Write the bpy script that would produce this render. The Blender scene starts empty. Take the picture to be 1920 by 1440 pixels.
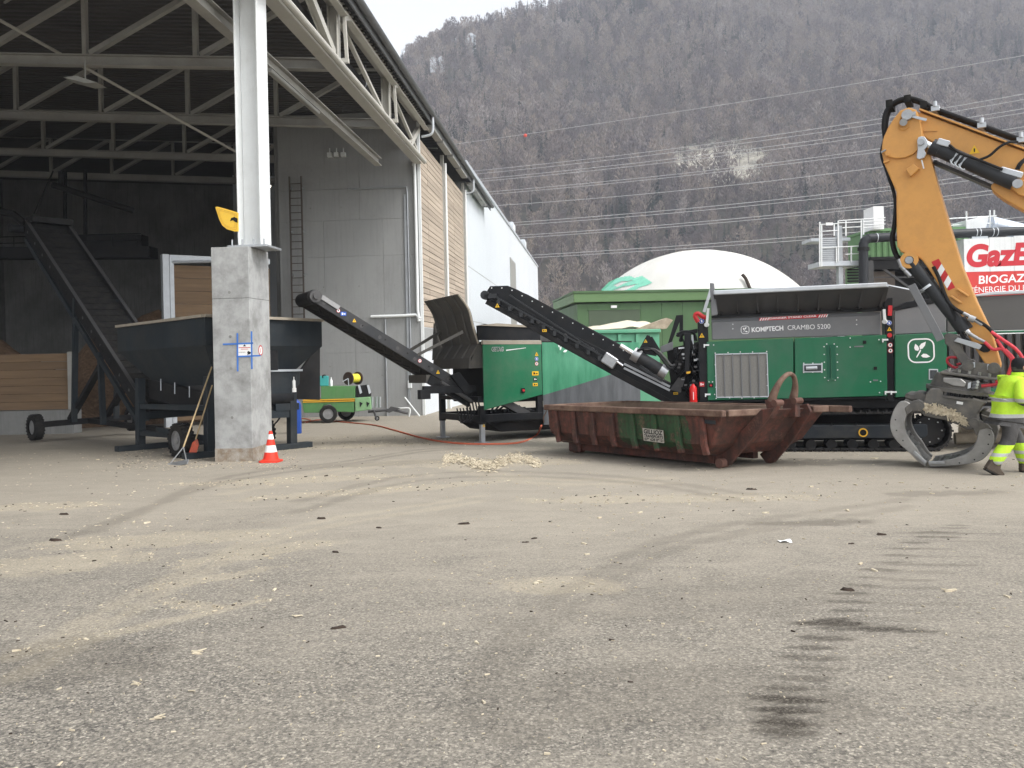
import bpy, bmesh, math, random
from mathutils import Vector, Matrix, noise as mnoise

random.seed(7)
S = bpy.context.scene
COL = S.collection
rad = math.radians

# ------------------------------------------------------------------ camera, sky, sun, exposure
F, CX, CY, ROLL, H, G = 1500.0, 960.0, 648.0, 0.022, 1.7, 0.033
CRR, SRR = math.cos(ROLL), math.sin(ROLL)
cd = bpy.data.cameras.new('camera')
cam = bpy.data.objects.new('camera', cd); COL.objects.link(cam)
cd.sensor_width = 36.0
cd.lens = F / 1920 * 36
cd.shift_y = -(720 - CY) / 1920
cd.clip_start, cd.clip_end = 0.05, 6000
cam.matrix_world = Matrix(((CRR, SRR, 0, 0), (0, 0, -1, 0), (-SRR, CRR, 0, H), (0, 0, 0, 1)))
S.camera = cam

SUN_EL, SUN_AZ = 52.0, 118.0          # azimuth measured clockwise from +Y (the view direction)
w = bpy.data.worlds.new('World'); S.world = w; w.use_nodes = True
nt = w.node_tree; nt.nodes.clear()
sky = nt.nodes.new('ShaderNodeTexSky'); sky.sky_type = 'NISHITA'; sky.sun_disc = False
sky.sun_elevation = rad(SUN_EL); sky.sun_rotation = rad(SUN_AZ)
sky.altitude = 500; sky.air_density = 1.0; sky.dust_density = 4.0; sky.ozone_density = 1.0
hs = nt.nodes.new('ShaderNodeHueSaturation'); hs.inputs['Saturation'].default_value = 0.14
bg = nt.nodes.new('ShaderNodeBackground'); bg.inputs['Strength'].default_value = 0.15
wo = nt.nodes.new('ShaderNodeOutputWorld')
nt.links.new(sky.outputs[0], hs.inputs['Color']); nt.links.new(hs.outputs[0], bg.inputs['Color'])
nt.links.new(bg.outputs[0], wo.inputs['Surface'])

sd = bpy.data.lights.new('sun', 'SUN'); sd.energy = 0.8; sd.angle = rad(25); sd.color = (1.0, 0.97, 0.92)
sun = bpy.data.objects.new('sun', sd); COL.objects.link(sun)
el, az = rad(SUN_EL), rad(SUN_AZ)
sv = Vector((math.sin(az) * math.cos(el), math.cos(az) * math.cos(el), math.sin(el)))
sun.rotation_euler = sv.to_track_quat('Z', 'Y').to_euler()

S.view_settings.view_transform = 'Standard'
S.view_settings.look = 'None'
S.view_settings.gamma = 1.0
S.view_settings.exposure = 1.42
S.view_settings.use_curve_mapping = False
S.cycles.max_bounces = 6
S.cycles.diffuse_bounces = 4
S.cycles.glossy_bounces = 3
S.cycles.transmission_bounces = 4
S.cycles.volume_bounces = 0
S.cycles.use_denoising = True

# ------------------------------------------------------------------ helpers
def ray(u, v):
    a, b = (u - CX) / F, -(v - CY) / F
    return Vector((a * CRR + b * SRR, 1.0, -a * SRR + b * CRR))
def at(u, v, Y):
    d = ray(u, v); return Vector((d.x * Y, Y, H + d.z * Y))
def gz(y):
    return -G * min(y, 75.0) if y > 0 else -G * y
def gnd(u, v):
    d = ray(u, v); t = -H / (d.z + G); return Vector((d.x * t, t, H + d.z * t))

TILT = Matrix.Rotation(-math.atan(G), 4, 'X')
class Fr:
    """A thing's own frame: local x along it, y away from the viewer, z up."""
    def __init__(s, o, yaw=0.0, tilt=True):
        s.M = Matrix.Translation(o) @ (TILT if tilt else Matrix()) @ Matrix.Rotation(rad(yaw), 4, 'Z')
        s.I = s.M.inverted()
    def _r(s, u, v):
        o = s.I @ Vector((0, 0, H)); d = s.I.to_3x3() @ ray(u, v); return o, d
    def py(s, u, v, y=0.0):
        o, d = s._r(u, v); t = (y - o.y) / d.y; p = o + d * t; return (p.x, p.z)
    def px(s, u, v, x=0.0):
        o, d = s._r(u, v); t = (x - o.x) / d.x; p = o + d * t; return (p.y, p.z)
    def pz(s, u, v, z=0.0):
        o, d = s._r(u, v); t = (z - o.z) / d.z; p = o + d * t; return (p.x, p.y)
    def P(s, u, v, y=0.0):
        x, z = s.py(u, v, y); return Vector((x, y, z))
    def poly(s, pts, y=0.0):
        return [s.py(u, v, y) for u, v in pts]
    def ploc(s, X):
        return s.I @ X

def empty(name, fr, label, cat, group=None):
    o = bpy.data.objects.new(name, None); COL.objects.link(o)
    o.empty_display_size = 0.2
    o.matrix_world = fr.M if isinstance(fr, Fr) else Matrix.Translation(fr)
    return tag(o, label, cat, group)
def tag(o, label=None, cat=None, group=None, kind=None):
    if label: o['label'] = label
    if cat: o['category'] = cat
    if group: o['group'] = group
    if kind: o['kind'] = kind
    return o

def V(*a): return Vector(a)
class MB:
    def __init__(s): s.v = []; s.f = []; s.m = []
    def add(s, vs, fs, m=0):
        n = len(s.v); s.v.extend([tuple(p) for p in vs])
        s.f.extend([tuple(i + n for i in f) for f in fs]); s.m.extend([m] * len(fs)); return s
    def box(s, x0, x1, y0, y1, z0, z1, m=0):
        return s.add([(x0,y0,z0),(x1,y0,z0),(x1,y1,z0),(x0,y1,z0),(x0,y0,z1),(x1,y0,z1),(x1,y1,z1),(x0,y1,z1)],
                     [(0,3,2,1),(4,5,6,7),(0,1,5,4),(1,2,6,5),(2,3,7,6),(3,0,4,7)], m)
    def bar(s, a, b, w=0.1, h=0.1, up=(0,0,1), m=0):
        a, b = Vector(a), Vector(b); d = (b - a).normalized(); up = Vector(up)
        if abs(d.dot(up)) > 0.98: up = Vector((0,1,0)) if abs(d.y) < 0.9 else Vector((1,0,0))
        r = d.cross(up).normalized(); q = r.cross(d).normalized()
        r *= w / 2; q *= h / 2
        return s.add([a-r-q,a+r-q,a+r+q,a-r+q,b-r-q,b+r-q,b+r+q,b-r+q],
                     [(0,1,2,3),(7,6,5,4),(0,4,5,1),(1,5,6,2),(2,6,7,3),(3,7,4,0)], m)
    def cyl(s, a, b, r, r2=None, n=14, m=0, caps=True):
        a, b = Vector(a), Vector(b); d = (b - a).normalized()
        t = Vector((0,0,1)) if abs(d.z) < 0.9 else Vector((1,0,0))
        e = d.cross(t).normalized(); g = d.cross(e)
        r2 = r if r2 is None else r2
        vs = [a + (e*math.cos(2*math.pi*i/n) + g*math.sin(2*math.pi*i/n))*r for i in range(n)]
        vs += [b + (e*math.cos(2*math.pi*i/n) + g*math.sin(2*math.pi*i/n))*r2 for i in range(n)]
        fs = [(i,(i+1)%n,(i+1)%n+n,i+n) for i in range(n)]
        if caps: fs += [tuple(range(n-1,-1,-1)), tuple(range(n,2*n))]
        return s.add(vs, fs, m)
    def ring(s, a, b, ro, ri, n=20, m=0):
        a, b = Vector(a), Vector(b); d = (b - a).normalized()
        t = Vector((0,0,1)) if abs(d.z) < 0.9 else Vector((1,0,0))
        e = d.cross(t).normalized(); g = d.cross(e); vs = []
        for (c, r) in ((a,ro),(b,ro),(b,ri),(a,ri)):
            vs += [c + (e*math.cos(2*math.pi*i/n) + g*math.sin(2*math.pi*i/n))*r for i in range(n)]
        fs = []
        for k in range(4):
            k2 = (k+1) % 4
            fs += [(k*n+i, k*n+(i+1)%n, k2*n+(i+1)%n, k2*n+i) for i in range(n)]
        return s.add(vs, fs, m)
    def tube(s, pts, r, n=8, m=0, smooth=0):
        pts = [Vector(p) for p in pts]
        n0 = len(pts)
        if smooth: pts = crv(pts, smooth)
        vs = []; k = len(pts); e = None
        if isinstance(r, (list, tuple)) and k != n0:
            r = [r[min(int(i/smooth), n0-2)]*(1-(i/smooth-min(int(i/smooth), n0-2))) + r[min(int(i/smooth), n0-2)+1]*(i/smooth-min(int(i/smooth), n0-2)) for i in range(k)]
        for i, p in enumerate(pts):
            d = (pts[min(i+1,k-1)] - pts[max(i-1,0)]).normalized()
            if e is None:
                t = Vector((0,0,1)) if abs(d.z) < 0.9 else Vector((1,0,0)); e = d.cross(t).normalized()
            else:
                e = (e - d*e.dot(d)); e = e.normalized() if e.length > 1e-6 else d.orthogonal().normalized()
            g = d.cross(e); rr = r[i] if isinstance(r, (list, tuple)) else r
            vs += [p + (e*math.cos(2*math.pi*j/n) + g*math.sin(2*math.pi*j/n))*rr for j in range(n)]
        fs = [(i*n+j, i*n+(j+1)%n, (i+1)*n+(j+1)%n, (i+1)*n+j) for i in range(k-1) for j in range(n)]
        fs += [tuple(range(n-1,-1,-1)), tuple(range((k-1)*n, k*n))]
        return s.add(vs, fs, m)
    def prism(s, poly, a0, a1, axis='y', m=0):
        n = len(poly)
        if axis == 'y': f = lambda p, a: (p[0], a, p[1])
        elif axis == 'x': f = lambda p, a: (a, p[0], p[1])
        else: f = lambda p, a: (p[0], p[1], a)
        vs = [f(p, a0) for p in poly] + [f(p, a1) for p in poly]
        fs = [tuple(range(n)), tuple(range(2*n-1, n-1, -1))] + [(i, i+n, (i+1)%n+n, (i+1)%n) for i in range(n)]
        return s.add(vs, fs, m)
    def grid(s, fn, nu, nv, m=0):
        vs = [fn(i/nu, j/nv) for j in range(nv+1) for i in range(nu+1)]
        fs = [(j*(nu+1)+i, j*(nu+1)+i+1, (j+1)*(nu+1)+i+1, (j+1)*(nu+1)+i) for j in range(nv) for i in range(nu)]
        return s.add(vs, fs, m)
    def lathe(s, prof, c=(0,0,0), n=24, m=0):
        c = Vector(c); vs = []
        for r, z in prof: vs += [c + Vector((r*math.cos(2*math.pi*i/n), r*math.sin(2*math.pi*i/n), z)) for i in range(n)]
        fs = [(k*n+i, k*n+(i+1)%n, (k+1)*n+(i+1)%n, (k+1)*n+i) for k in range(len(prof)-1) for i in range(n)]
        return s.add(vs, fs, m)
    def sphere(s, c, r, n=12, m=0, sz=1.0):
        return s.lathe([(max(r*math.sin(math.pi*i/n),1e-4), -r*sz*math.cos(math.pi*i/n)) for i in range(n+1)], c, n*2, m)
    def build(s, name, mat, parent=None, smooth=None, bevel=0, seg=1):
        me = bpy.data.meshes.new(name); me.from_pydata(s.v, [], s.f)
        mats = mat if isinstance(mat, (list, tuple)) else [mat]
        for q in mats: me.materials.append(MT(q))
        if len(mats) > 1: me.polygons.foreach_set('material_index', s.m)
        bm = bmesh.new(); bm.from_mesh(me); bmesh.ops.recalc_face_normals(bm, faces=bm.faces); bm.to_mesh(me); bm.free()
        if smooth:
            me.polygons.foreach_set('use_smooth', [True]*len(me.polygons)); me.set_sharp_from_angle(angle=rad(smooth))
        o = bpy.data.objects.new(name, me); COL.objects.link(o)
        if parent is not None: o.parent = parent
        if bevel:
            b = o.modifiers.new('bevel', 'BEVEL'); b.width = bevel; b.segments = seg; b.limit_method = 'ANGLE'; b.angle_limit = rad(40)
        return o

def crv(pts, n=6):
    """Catmull-Rom through the points."""
    pts = [Vector(p) for p in pts]; out = []
    q = [pts[0]*2-pts[1]] + pts + [pts[-1]*2-pts[-2]]
    for i in range(1, len(q)-2):
        p0, p1, p2, p3 = q[i-1], q[i], q[i+1], q[i+2]
        for k in range(n):
            t = k/n
            out.append(0.5*((2*p1)+(p2-p0)*t+(2*p0-5*p1+4*p2-p3)*t*t+(3*p1-p0-3*p2+p3)*t**3))
    out.append(pts[-1]); return out
def crv2(pts, n=5, closed=False):
    p = [Vector((a, b, 0)) for a, b in pts]
    return [(q.x, q.y) for q in crv(p, n)]

def inst(src, parent, M=None, name=None):
    c = src.copy(); COL.objects.link(c); c.parent = parent
    if M is not None: c.matrix_local = M
    return c

def text(fr, root, s, u0, v0, u1, v1, y, mat, hpx=None, bold=0.0, shear=0.0, name='lettering', depth=0.004, space=1.0):
    """Lettering on the local plane y from baseline start (u0,v0) to baseline end (u1,v1)."""
    cu = bpy.data.curves.new('t', 'FONT'); cu.body = s; cu.size = 1; cu.offset = bold; cu.shear = shear; cu.space_character = space
    cu.extrude = 0.0
    o = bpy.data.objects.new('t', cu); COL.objects.link(o)
    dg = bpy.context.evaluated_depsgraph_get(); me = bpy.data.meshes.new_from_object(o.evaluated_get(dg))
    bpy.data.objects.remove(o); bpy.data.curves.remove(cu)
    xs = [v.co.x for v in me.vertices]; x0, x1 = min(xs), max(xs)
    a, b = fr.P(u0, v0, y), fr.P(u1, v1, y)
    d = b - a; sc = d.length / (x1 - x0); d.normalize(); up = Vector((0,-1,0)).cross(d)
    if up.z < 0: up = -up
    hs = sc
    if hpx:
        ys = [v.co.y for v in me.vertices]
        pm = fr.P(u0, v0 - hpx, y); hs = (pm - a).length / max(ys)
    for v in me.vertices:
        v.co = a + d*((v.co.x - x0)*sc) + up*(v.co.y*hs)
    me.materials.clear(); me.materials.append(MT(mat)); me.name = name
    o = bpy.data.objects.new(name, me); COL.objects.link(o); o.parent = root
    return o

# ------------------------------------------------------------------ materials
_M = {}
def hexlin(h):
    h = h.lstrip('#'); c = [int(h[i:i+2],16)/255 for i in (0,2,4)]
    return tuple((x/12.92 if x <= .04045 else ((x+.055)/1.055)**2.4) for x in c)
def N(nt, t, **k):
    n = nt.nodes.new(t)
    for a, b in k.items():
        if hasattr(n, a) and a not in n.inputs: setattr(n, a, b)
        else: n.inputs[a].default_value = b
    return n
def noise(nt, co, scale, detail=3.0, rough=0.6, dist=0.0):
    n = N(nt, 'ShaderNodeTexNoise'); n.inputs['Scale'].default_value = scale; n.inputs['Detail'].default_value = detail
    n.inputs['Roughness'].default_value = rough; n.inputs['Distortion'].default_value = dist
    nt.links.new(co, n.inputs['Vector']); return n.outputs['Fac']
def ramp(nt, fac, stops):
    r = N(nt, 'ShaderNodeValToRGB'); e = r.color_ramp.elements
    while len(e) < len(stops): e.new(0.5)
    for q, (p, c) in zip(e, stops):
        q.position = p; q.color = (*c, 1) if not isinstance(c, (int, float)) else (c, c, c, 1)
    nt.links.new(fac, r.inputs['Fac']); return r.outputs['Color']
def mix(nt, fac, a, b, mode='MIX'):
    m = N(nt, 'ShaderNodeMix'); m.data_type = 'RGBA'; m.blend_type = mode
    for sock, val in ((m.inputs['Factor'], fac), (m.inputs['A'], a), (m.inputs['B'], b)):
        pass
    ins = [i for i in m.inputs if i.type == 'RGBA']
    for sock, val in ((m.inputs[0], fac), (ins[0], a), (ins[1], b)):
        if isinstance(val, bpy.types.NodeSocket): nt.links.new(val, sock)
        elif isinstance(val, (int, float)): sock.default_value = val if sock.type == 'VALUE' else (val, val, val, 1)
        else: sock.default_value = (*val, 1) if len(val) == 3 else val
    return [q for q in m.outputs if q.type == 'RGBA'][0]
def math_(nt, op, a, b=None, clamp=False):
    m = N(nt, 'ShaderNodeMath', operation=op); m.use_clamp = clamp
    for i, val in enumerate((a, b)):
        if val is None: continue
        if isinstance(val, bpy.types.NodeSocket): nt.links.new(val, m.inputs[i])
        else: m.inputs[i].default_value = val
    return m.outputs[0]
def coord(nt, kind='Object'):
    return N(nt, 'ShaderNodeTexCoord').outputs[kind]
def mapping(nt, co, scale=(1,1,1), rot=(0,0,0), loc=(0,0,0)):
    m = N(nt, 'ShaderNodeMapping'); m.inputs['Scale'].default_value = scale; m.inputs['Rotation'].default_value = rot
    m.inputs['Location'].default_value = loc
    nt.links.new(co, m.inputs['Vector']); return m.outputs[0]
def newmat(name):
    m = bpy.data.materials.new(name); m.use_nodes = True; nt = m.node_tree
    b = nt.nodes['Principled BSDF']; _M[name] = m; return m, nt, b
def bumpto(nt, b, h, strength=0.3, dist=0.02):
    n = N(nt, 'ShaderNodeBump'); n.inputs['Strength'].default_value = strength; n.inputs['Distance'].default_value = dist
    nt.links.new(h, n.inputs['Height']); nt.links.new(n.outputs[0], b.inputs['Normal'])
def M(name, col, rough=0.5, metal=0.0, var=0.12, vs=2.0, dirt=None, damt=0.5, dscale=1.5, bump=0.0, bs=60.0, streak=0.0, rand=0.0, stretch=None):
    if isinstance(col, str): col = hexlin(col)
    m, nt, b = newmat(name); co = coord(nt)
    if stretch: co = mapping(nt, co, stretch)
    n1 = noise(nt, co, vs, 4.0)
    lo = tuple(c*(1-var) for c in col); hi = tuple(min(c*(1+var),1) for c in col)
    c = ramp(nt, n1, [(0.3, lo), (0.7, hi)])
    if rand:
        oi = N(nt, 'ShaderNodeObjectInfo').outputs['Random']
        k = math_(nt, 'MULTIPLY_ADD', oi, 2*rand); nt.nodes[-1].inputs[2].default_value = 1 - rand
        c = mix(nt, 1.0, c, k, 'MULTIPLY')
    if streak:
        st = noise(nt, mapping(nt, co, (6,6,0.35)), 1.6, 3.0)
        c = mix(nt, math_(nt,'MULTIPLY', ramp(nt, st, [(0.5,0.0),(0.72,1.0)]), streak), c, tuple(x*0.45 for x in col))
    if dirt is not None:
        dc = hexlin(dirt) if isinstance(dirt, str) else dirt
        n2 = noise(nt, co, dscale, 6.0, 0.7)
        c = mix(nt, math_(nt,'MULTIPLY', ramp(nt, n2, [(0.42,0.0),(0.68,1.0)]), damt), c, dc)
    nt.links.new(c, b.inputs['Base Color'])
    rr = math_(nt, 'MULTIPLY_ADD', n1, 0.3); nt.nodes[-1].inputs[2].default_value = max(rough-0.15, 0.05)
    nt.links.new(rr, b.inputs['Roughness'])
    b.inputs['Metallic'].default_value = metal
    b.inputs['Specular IOR Level'].default_value = 0.18 if max(col) < 0.05 else 0.35
    if bump: bumpto(nt, b, noise(nt, co, bs, 3.0), bump, 0.01)
    return m
def MT(k): return k if not isinstance(k, str) else _M[k]

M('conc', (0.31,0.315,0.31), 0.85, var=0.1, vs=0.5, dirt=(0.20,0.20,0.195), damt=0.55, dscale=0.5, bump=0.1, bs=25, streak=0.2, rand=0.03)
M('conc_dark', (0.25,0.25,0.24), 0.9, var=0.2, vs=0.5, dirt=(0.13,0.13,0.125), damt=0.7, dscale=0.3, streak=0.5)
M('white_wall', (0.60,0.63,0.66), 0.8, var=0.05, vs=0.3, dirt=(0.5,0.52,0.54), damt=0.4, dscale=0.15, streak=0.15)
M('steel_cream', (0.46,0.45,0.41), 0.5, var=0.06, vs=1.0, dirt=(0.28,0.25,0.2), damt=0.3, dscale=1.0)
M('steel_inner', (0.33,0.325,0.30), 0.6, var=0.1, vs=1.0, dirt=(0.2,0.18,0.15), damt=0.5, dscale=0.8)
M('steel_white', (0.72,0.74,0.74), 0.45, var=0.04, dirt=(0.42,0.42,0.4), damt=0.3, dscale=2)
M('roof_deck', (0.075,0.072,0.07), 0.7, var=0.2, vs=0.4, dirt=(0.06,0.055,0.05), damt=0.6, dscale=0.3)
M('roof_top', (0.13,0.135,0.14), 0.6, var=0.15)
M('galv', (0.42,0.44,0.46), 0.45, 0.6, var=0.15, vs=6, dirt=(0.2,0.2,0.2), damt=0.4)
M('galv_light', (0.5,0.53,0.56), 0.45, 0.2, var=0.08, vs=4)
M('wood_clad', (0.42,0.35,0.28), 0.85, var=0.18, vs=1.6, dirt=(0.26,0.215,0.17), damt=0.5, dscale=1.5, rand=0.13, stretch=(1,.12,6))
M('wood_tan', (0.19,0.125,0.072), 0.8, var=0.2, vs=1.5, dirt=(0.12,0.075,0.045), damt=0.4, dscale=1.2, rand=0.12, stretch=(.3,1,5))
M('chips', (0.16,0.10,0.06), 0.95, var=0.5, vs=9, dirt=(0.09,0.055,0.03), damt=0.7, dscale=1.5, bump=0.8, bs=30)
M('chip_pale', (0.50,0.44,0.33), 0.9, var=0.35, vs=14, dirt=(0.3,0.22,0.13), damt=0.4, dscale=6, bump=0.4, bs=60)
M('black_paint', (0.010,0.011,0.013), 0.4, var=0.25, vs=3, dirt=(0.035,0.032,0.028), damt=0.35, dscale=2.5)
M('black_matt', (0.014,0.014,0.015), 0.7, var=0.3, vs=3, dirt=(0.04,0.036,0.03), damt=0.35, dscale=2)
M('rubber', (0.014,0.014,0.014), 0.8, var=0.3, vs=8, dirt=(0.06,0.053,0.043), damt=0.4, dscale=5)
M('anthracite', (0.024,0.031,0.037), 0.5, var=0.15, vs=1.2, dirt=(0.07,0.063,0.053), damt=0.28, dscale=1.6, streak=0.25)
M('hood_grey', (0.065,0.062,0.056), 0.55, var=0.12, vs=2, dirt=(0.12,0.105,0.082), damt=0.4, dscale=3)
M('mach_green', (0.007,0.125,0.055), 0.33, var=0.1, vs=0.8, dirt=(0.065,0.125,0.085), damt=0.55, dscale=1.1, streak=0.12)
M('getag_green', (0.012,0.15,0.068), 0.4, var=0.08, vs=1.2, dirt=(0.10,0.17,0.11), damt=0.5, dscale=1.4, streak=0.12)
M('recess_green', (0.006,0.085,0.045), 0.5)
M('mach_grey2', (0.09,0.089,0.087), 0.45, var=0.06)
M('dark_rail', (0.035,0.037,0.04), 0.45, var=0.1, dirt=(0.1,0.09,0.08), damt=0.3)
M('mach_grey', (0.155,0.16,0.168), 0.4, var=0.05, vs=1.0, dirt=(0.28,0.27,0.25), damt=0.15, dscale=2)
M('dark_grey', (0.055,0.055,0.057), 0.5, var=0.12, vs=2, dirt=(0.10,0.09,0.08), damt=0.35, dscale=3)
M('track_beam', (0.020,0.025,0.031), 0.45, var=0.12, vs=2, dirt=(0.08,0.072,0.06), damt=0.4, dscale=3)
M('grill_grey', (0.20,0.195,0.18), 0.8, var=0.1, vs=30, bump=0.6, bs=160)
M('white_print', (0.82,0.82,0.82), 0.5, var=0.02)
M('red_print', (0.50,0.025,0.03), 0.5, var=0.05)
M('yellow_print', (0.75,0.45,0.02), 0.5, var=0.05)
M('blue_print', (0.03,0.10,0.45), 0.5, var=0.05)
M('black_print', (0.01,0.01,0.01), 0.5, var=0.05)
M('tape_blue', (0.05,0.17,0.52), 0.6, var=0.08)
M('paper', (0.75,0.75,0.73), 0.7, var=0.04)
M('orange', (0.63,0.315,0.085), 0.42, var=0.05, vs=0.8, dirt=(0.33,0.17,0.06), damt=0.35, dscale=2.2, rand=0.0)
M('cyl_grey', (0.035,0.037,0.04), 0.38, 0.1, var=0.12, vs=3)
M('chrome', (0.75,0.76,0.78), 0.22, 1.0, var=0.05)
M('bright_steel', (0.36,0.37,0.38), 0.4, 0.7, var=0.15, vs=10)
M('grapple', (0.10,0.096,0.09), 0.5, 0.1, var=0.15, vs=3, dirt=(0.26,0.23,0.18), damt=0.4, dscale=3.5)
M('grapple_worn', (0.29,0.285,0.275), 0.42, 0.4, var=0.18, vs=4, dirt=(0.15,0.14,0.12), damt=0.4, dscale=3)
M('red_hose', (0.62,0.05,0.07), 0.5, var=0.12, vs=20)
M('extinguisher', (0.6,0.012,0.012), 0.3, var=0.05)
M('cone_red', (0.72,0.035,0.015), 0.5, var=0.08, dirt=(0.3,0.05,0.03), damt=0.3, dscale=8)
M('cone_white', (0.8,0.8,0.78), 0.5, var=0.05, dirt=(0.45,0.42,0.38), damt=0.3, dscale=8)
M('yellow_sign', (0.80,0.50,0.045), 0.4, var=0.08, dirt=(0.5,0.33,0.08), damt=0.3, dscale=6)
M('lid_yellow', (0.65,0.36,0.03), 0.5, var=0.08)
M('trailer_green', (0.075,0.20,0.065), 0.5, var=0.12, vs=2, dirt=(0.13,0.2,0.1), damt=0.4, dscale=3, streak=0.2)
M('trailer_light', (0.20,0.36,0.18), 0.55, var=0.12, vs=3, dirt=(0.1,0.16,0.08), damt=0.4, dscale=4)
M('teal', (0.05,0.33,0.32), 0.45, var=0.1, vs=4)
M('reel_brown', (0.055,0.032,0.025), 0.7, var=0.2, vs=4)
M('yellow_cable', (0.72,0.62,0.05), 0.5, var=0.15, vs=30)
M('rim_grey', (0.26,0.26,0.26), 0.45, 0.3, var=0.15, vs=6)
M('cable_red', (0.52,0.12,0.06), 0.6, var=0.15, vs=8)
M('shed_green', (0.075,0.145,0.062), 0.6, var=0.08, vs=0.8, dirt=(0.05,0.09,0.045), damt=0.3, dscale=0.6)
M('shed_fascia', (0.115,0.205,0.085), 0.55, var=0.06, vs=0.8)
M('shed_door', (0.072,0.10,0.062), 0.6, var=0.06)
M('cont_green', (0.10,0.33,0.20), 0.5, var=0.1, vs=1.2, dirt=(0.2,0.35,0.24), damt=0.4, dscale=1.5)
M('tarp', (0.62,0.57,0.45), 0.8, var=0.12, vs=2, dirt=(0.4,0.34,0.24), damt=0.4, dscale=2)
M('box_green', (0.115,0.235,0.10), 0.6, var=0.1, vs=0.8, dirt=(0.2,0.28,0.17), damt=0.3, dscale=0.8)
M('pipe_black', (0.03,0.032,0.036), 0.4, var=0.15)
M('duct', (0.55,0.60,0.68), 0.35, 0.5, var=0.08)
M('plant_wood', (0.18,0.15,0.13), 0.85, var=0.2)
M('sign_white', (0.72,0.74,0.74), 0.6, var=0.05, vs=1, dirt=(0.4,0.42,0.42), damt=0.35, dscale=0.8, streak=0.25)
M('sign_red', (0.58,0.045,0.04), 0.6, var=0.06, dirt=(0.42,0.04,0.04), damt=0.3)
M('sign_letter', (0.50,0.022,0.035), 0.6, var=0.06)
M('wire', (0.5,0.5,0.5), 0.6, var=0.05)
M('handle_wood', (0.36,0.27,0.15), 0.7, var=0.2, vs=8)
M('shovel_red', (0.55,0.10,0.05), 0.5, var=0.2, vs=10, dirt=(0.2,0.13,0.1), damt=0.5, dscale=8)
M('cylinder_blue', (0.02,0.07,0.32), 0.4, var=0.1)
M('glass_dark', (0.04,0.045,0.05), 0.15, var=0.1)
M('bark', (0.045,0.033,0.026), 0.95, var=0.4, vs=12, bump=0.5, bs=50)
M('log_wood', (0.38,0.32,0.24), 0.9, var=0.25, vs=4, dirt=(0.2,0.15,0.1), damt=0.5, dscale=3, bump=0.3, bs=20)
M('skin', (0.45,0.25,0.18), 0.55, var=0.06, vs=15)
M('hivis', (0.50,0.78,0.03), 0.65, var=0.08, vs=6, bump=0.25, bs=14)
M('reflect', (0.50,0.51,0.50), 0.4, 0.1, var=0.06, vs=10)
M('work_grey', (0.055,0.052,0.05), 0.85, var=0.2, vs=8, bump=0.3, bs=18)
M('cap_black', (0.014,0.014,0.016), 0.8, var=0.2, vs=12)
M('boot', (0.075,0.058,0.042), 0.75, var=0.25, vs=12)
M('lamp_grey', (0.30,0.30,0.28), 0.5, var=0.05)
def emat(name, col, s):
    m, nt, b = newmat(name); b.inputs['Base Color'].default_value = (*col, 1)
    b.inputs['Emission Color'].default_value = (*col, 1); b.inputs['Emission Strength'].default_value = s
emat('tube_light', (1.0, 0.93, 0.75), 2.5)

def sticker(fr, root, kind, u, v, r, y, dy=0.006):
    """Small safety stickers: yellow triangle, blue / red-ring disc, plates."""
    c = fr.P(u, v, y); e = fr.P(u + r, v, y); R = (e - c).length
    mb = MB(); yy = y - dy
    def disc(rad_, m, yo, n=18): mb.prism([(c.x+rad_*math.cos(2*math.pi*i/n), c.z+rad_*math.sin(2*math.pi*i/n)) for i in range(n)], yo, yo+0.002, 'y', m)
    def tri(k, m, yo): mb.prism([(c.x-R*k, c.z-R*.8*k), (c.x+R*k, c.z-R*.8*k), (c.x, c.z+R*k)], yo, yo+0.002, 'y', m)
    if kind == 'tri':
        tri(1, 0, yy); mb.prism([(c.x-R*.12,c.z-R*.45),(c.x+R*.12,c.z-R*.45),(c.x+R*.14,c.z+R*.3),(c.x-R*.14,c.z+R*.3)], yy-.003, yy-.001, 'y', 1)
        return mb.build('warning_sticker', ['yellow_print','black_print'], root)
    if kind == 'blue':
        disc(R, 0, yy); disc(R*.9, 1, yy-.003); mb.prism([(c.x-R*.2,c.z-R*.5),(c.x+R*.35,c.z-R*.5),(c.x+R*.2,c.z+R*.55),(c.x-R*.3,c.z+R*.4)], yy-.006, yy-.004, 'y', 0)
        return mb.build('safety_sticker', ['white_print','blue_print'], root)
    if kind == 'ban':
        disc(R, 0, yy); disc(R*.78, 1, yy-.003); mb.prism([(c.x-R*.3,c.z-R*.4),(c.x+R*.3,c.z-R*.2),(c.x+R*.2,c.z+R*.5),(c.x-R*.2,c.z+R*.4)], yy-.006, yy-.004, 'y', 2)
        return mb.build('safety_sticker', ['red_print','white_print','black_print'], root)
    if kind == 'red':
        disc(R, 0, yy); return mb.build('safety_sticker', 'red_print', root)
    w_, h_, cols = {'fire': (R, R, ['red_print','white_print']), 'plate': (R, R*.55, ['yellow_print','black_print']), 'bplate': (R, R*.7, ['blue_print','white_print']), 'kplate': (R*.7,R*.6,['black_print','white_print'])}[kind]
    mb.prism([(c.x-w_,c.z-h_),(c.x+w_,c.z-h_),(c.x+w_,c.z+h_),(c.x-w_,c.z+h_)], yy, yy+.002, 'y', 0)
    mb.prism([(c.x-w_*.6,c.z-h_*.5),(c.x-w_*.1,c.z-h_*.5),(c.x-w_*.1,c.z+h_*.5),(c.x-w_*.6,c.z+h_*.5)], yy-.004, yy-.002, 'y', 1)
    mb.prism([(c.x+w_*.15,c.z-h_*.3),(c.x+w_*.7,c.z-h_*.3),(c.x+w_*.7,c.z+h_*.2),(c.x+w_*.15,c.z+h_*.2)], yy-.004, yy-.002, 'y', 1)
    return mb.build('information_plate', cols, root)
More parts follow.
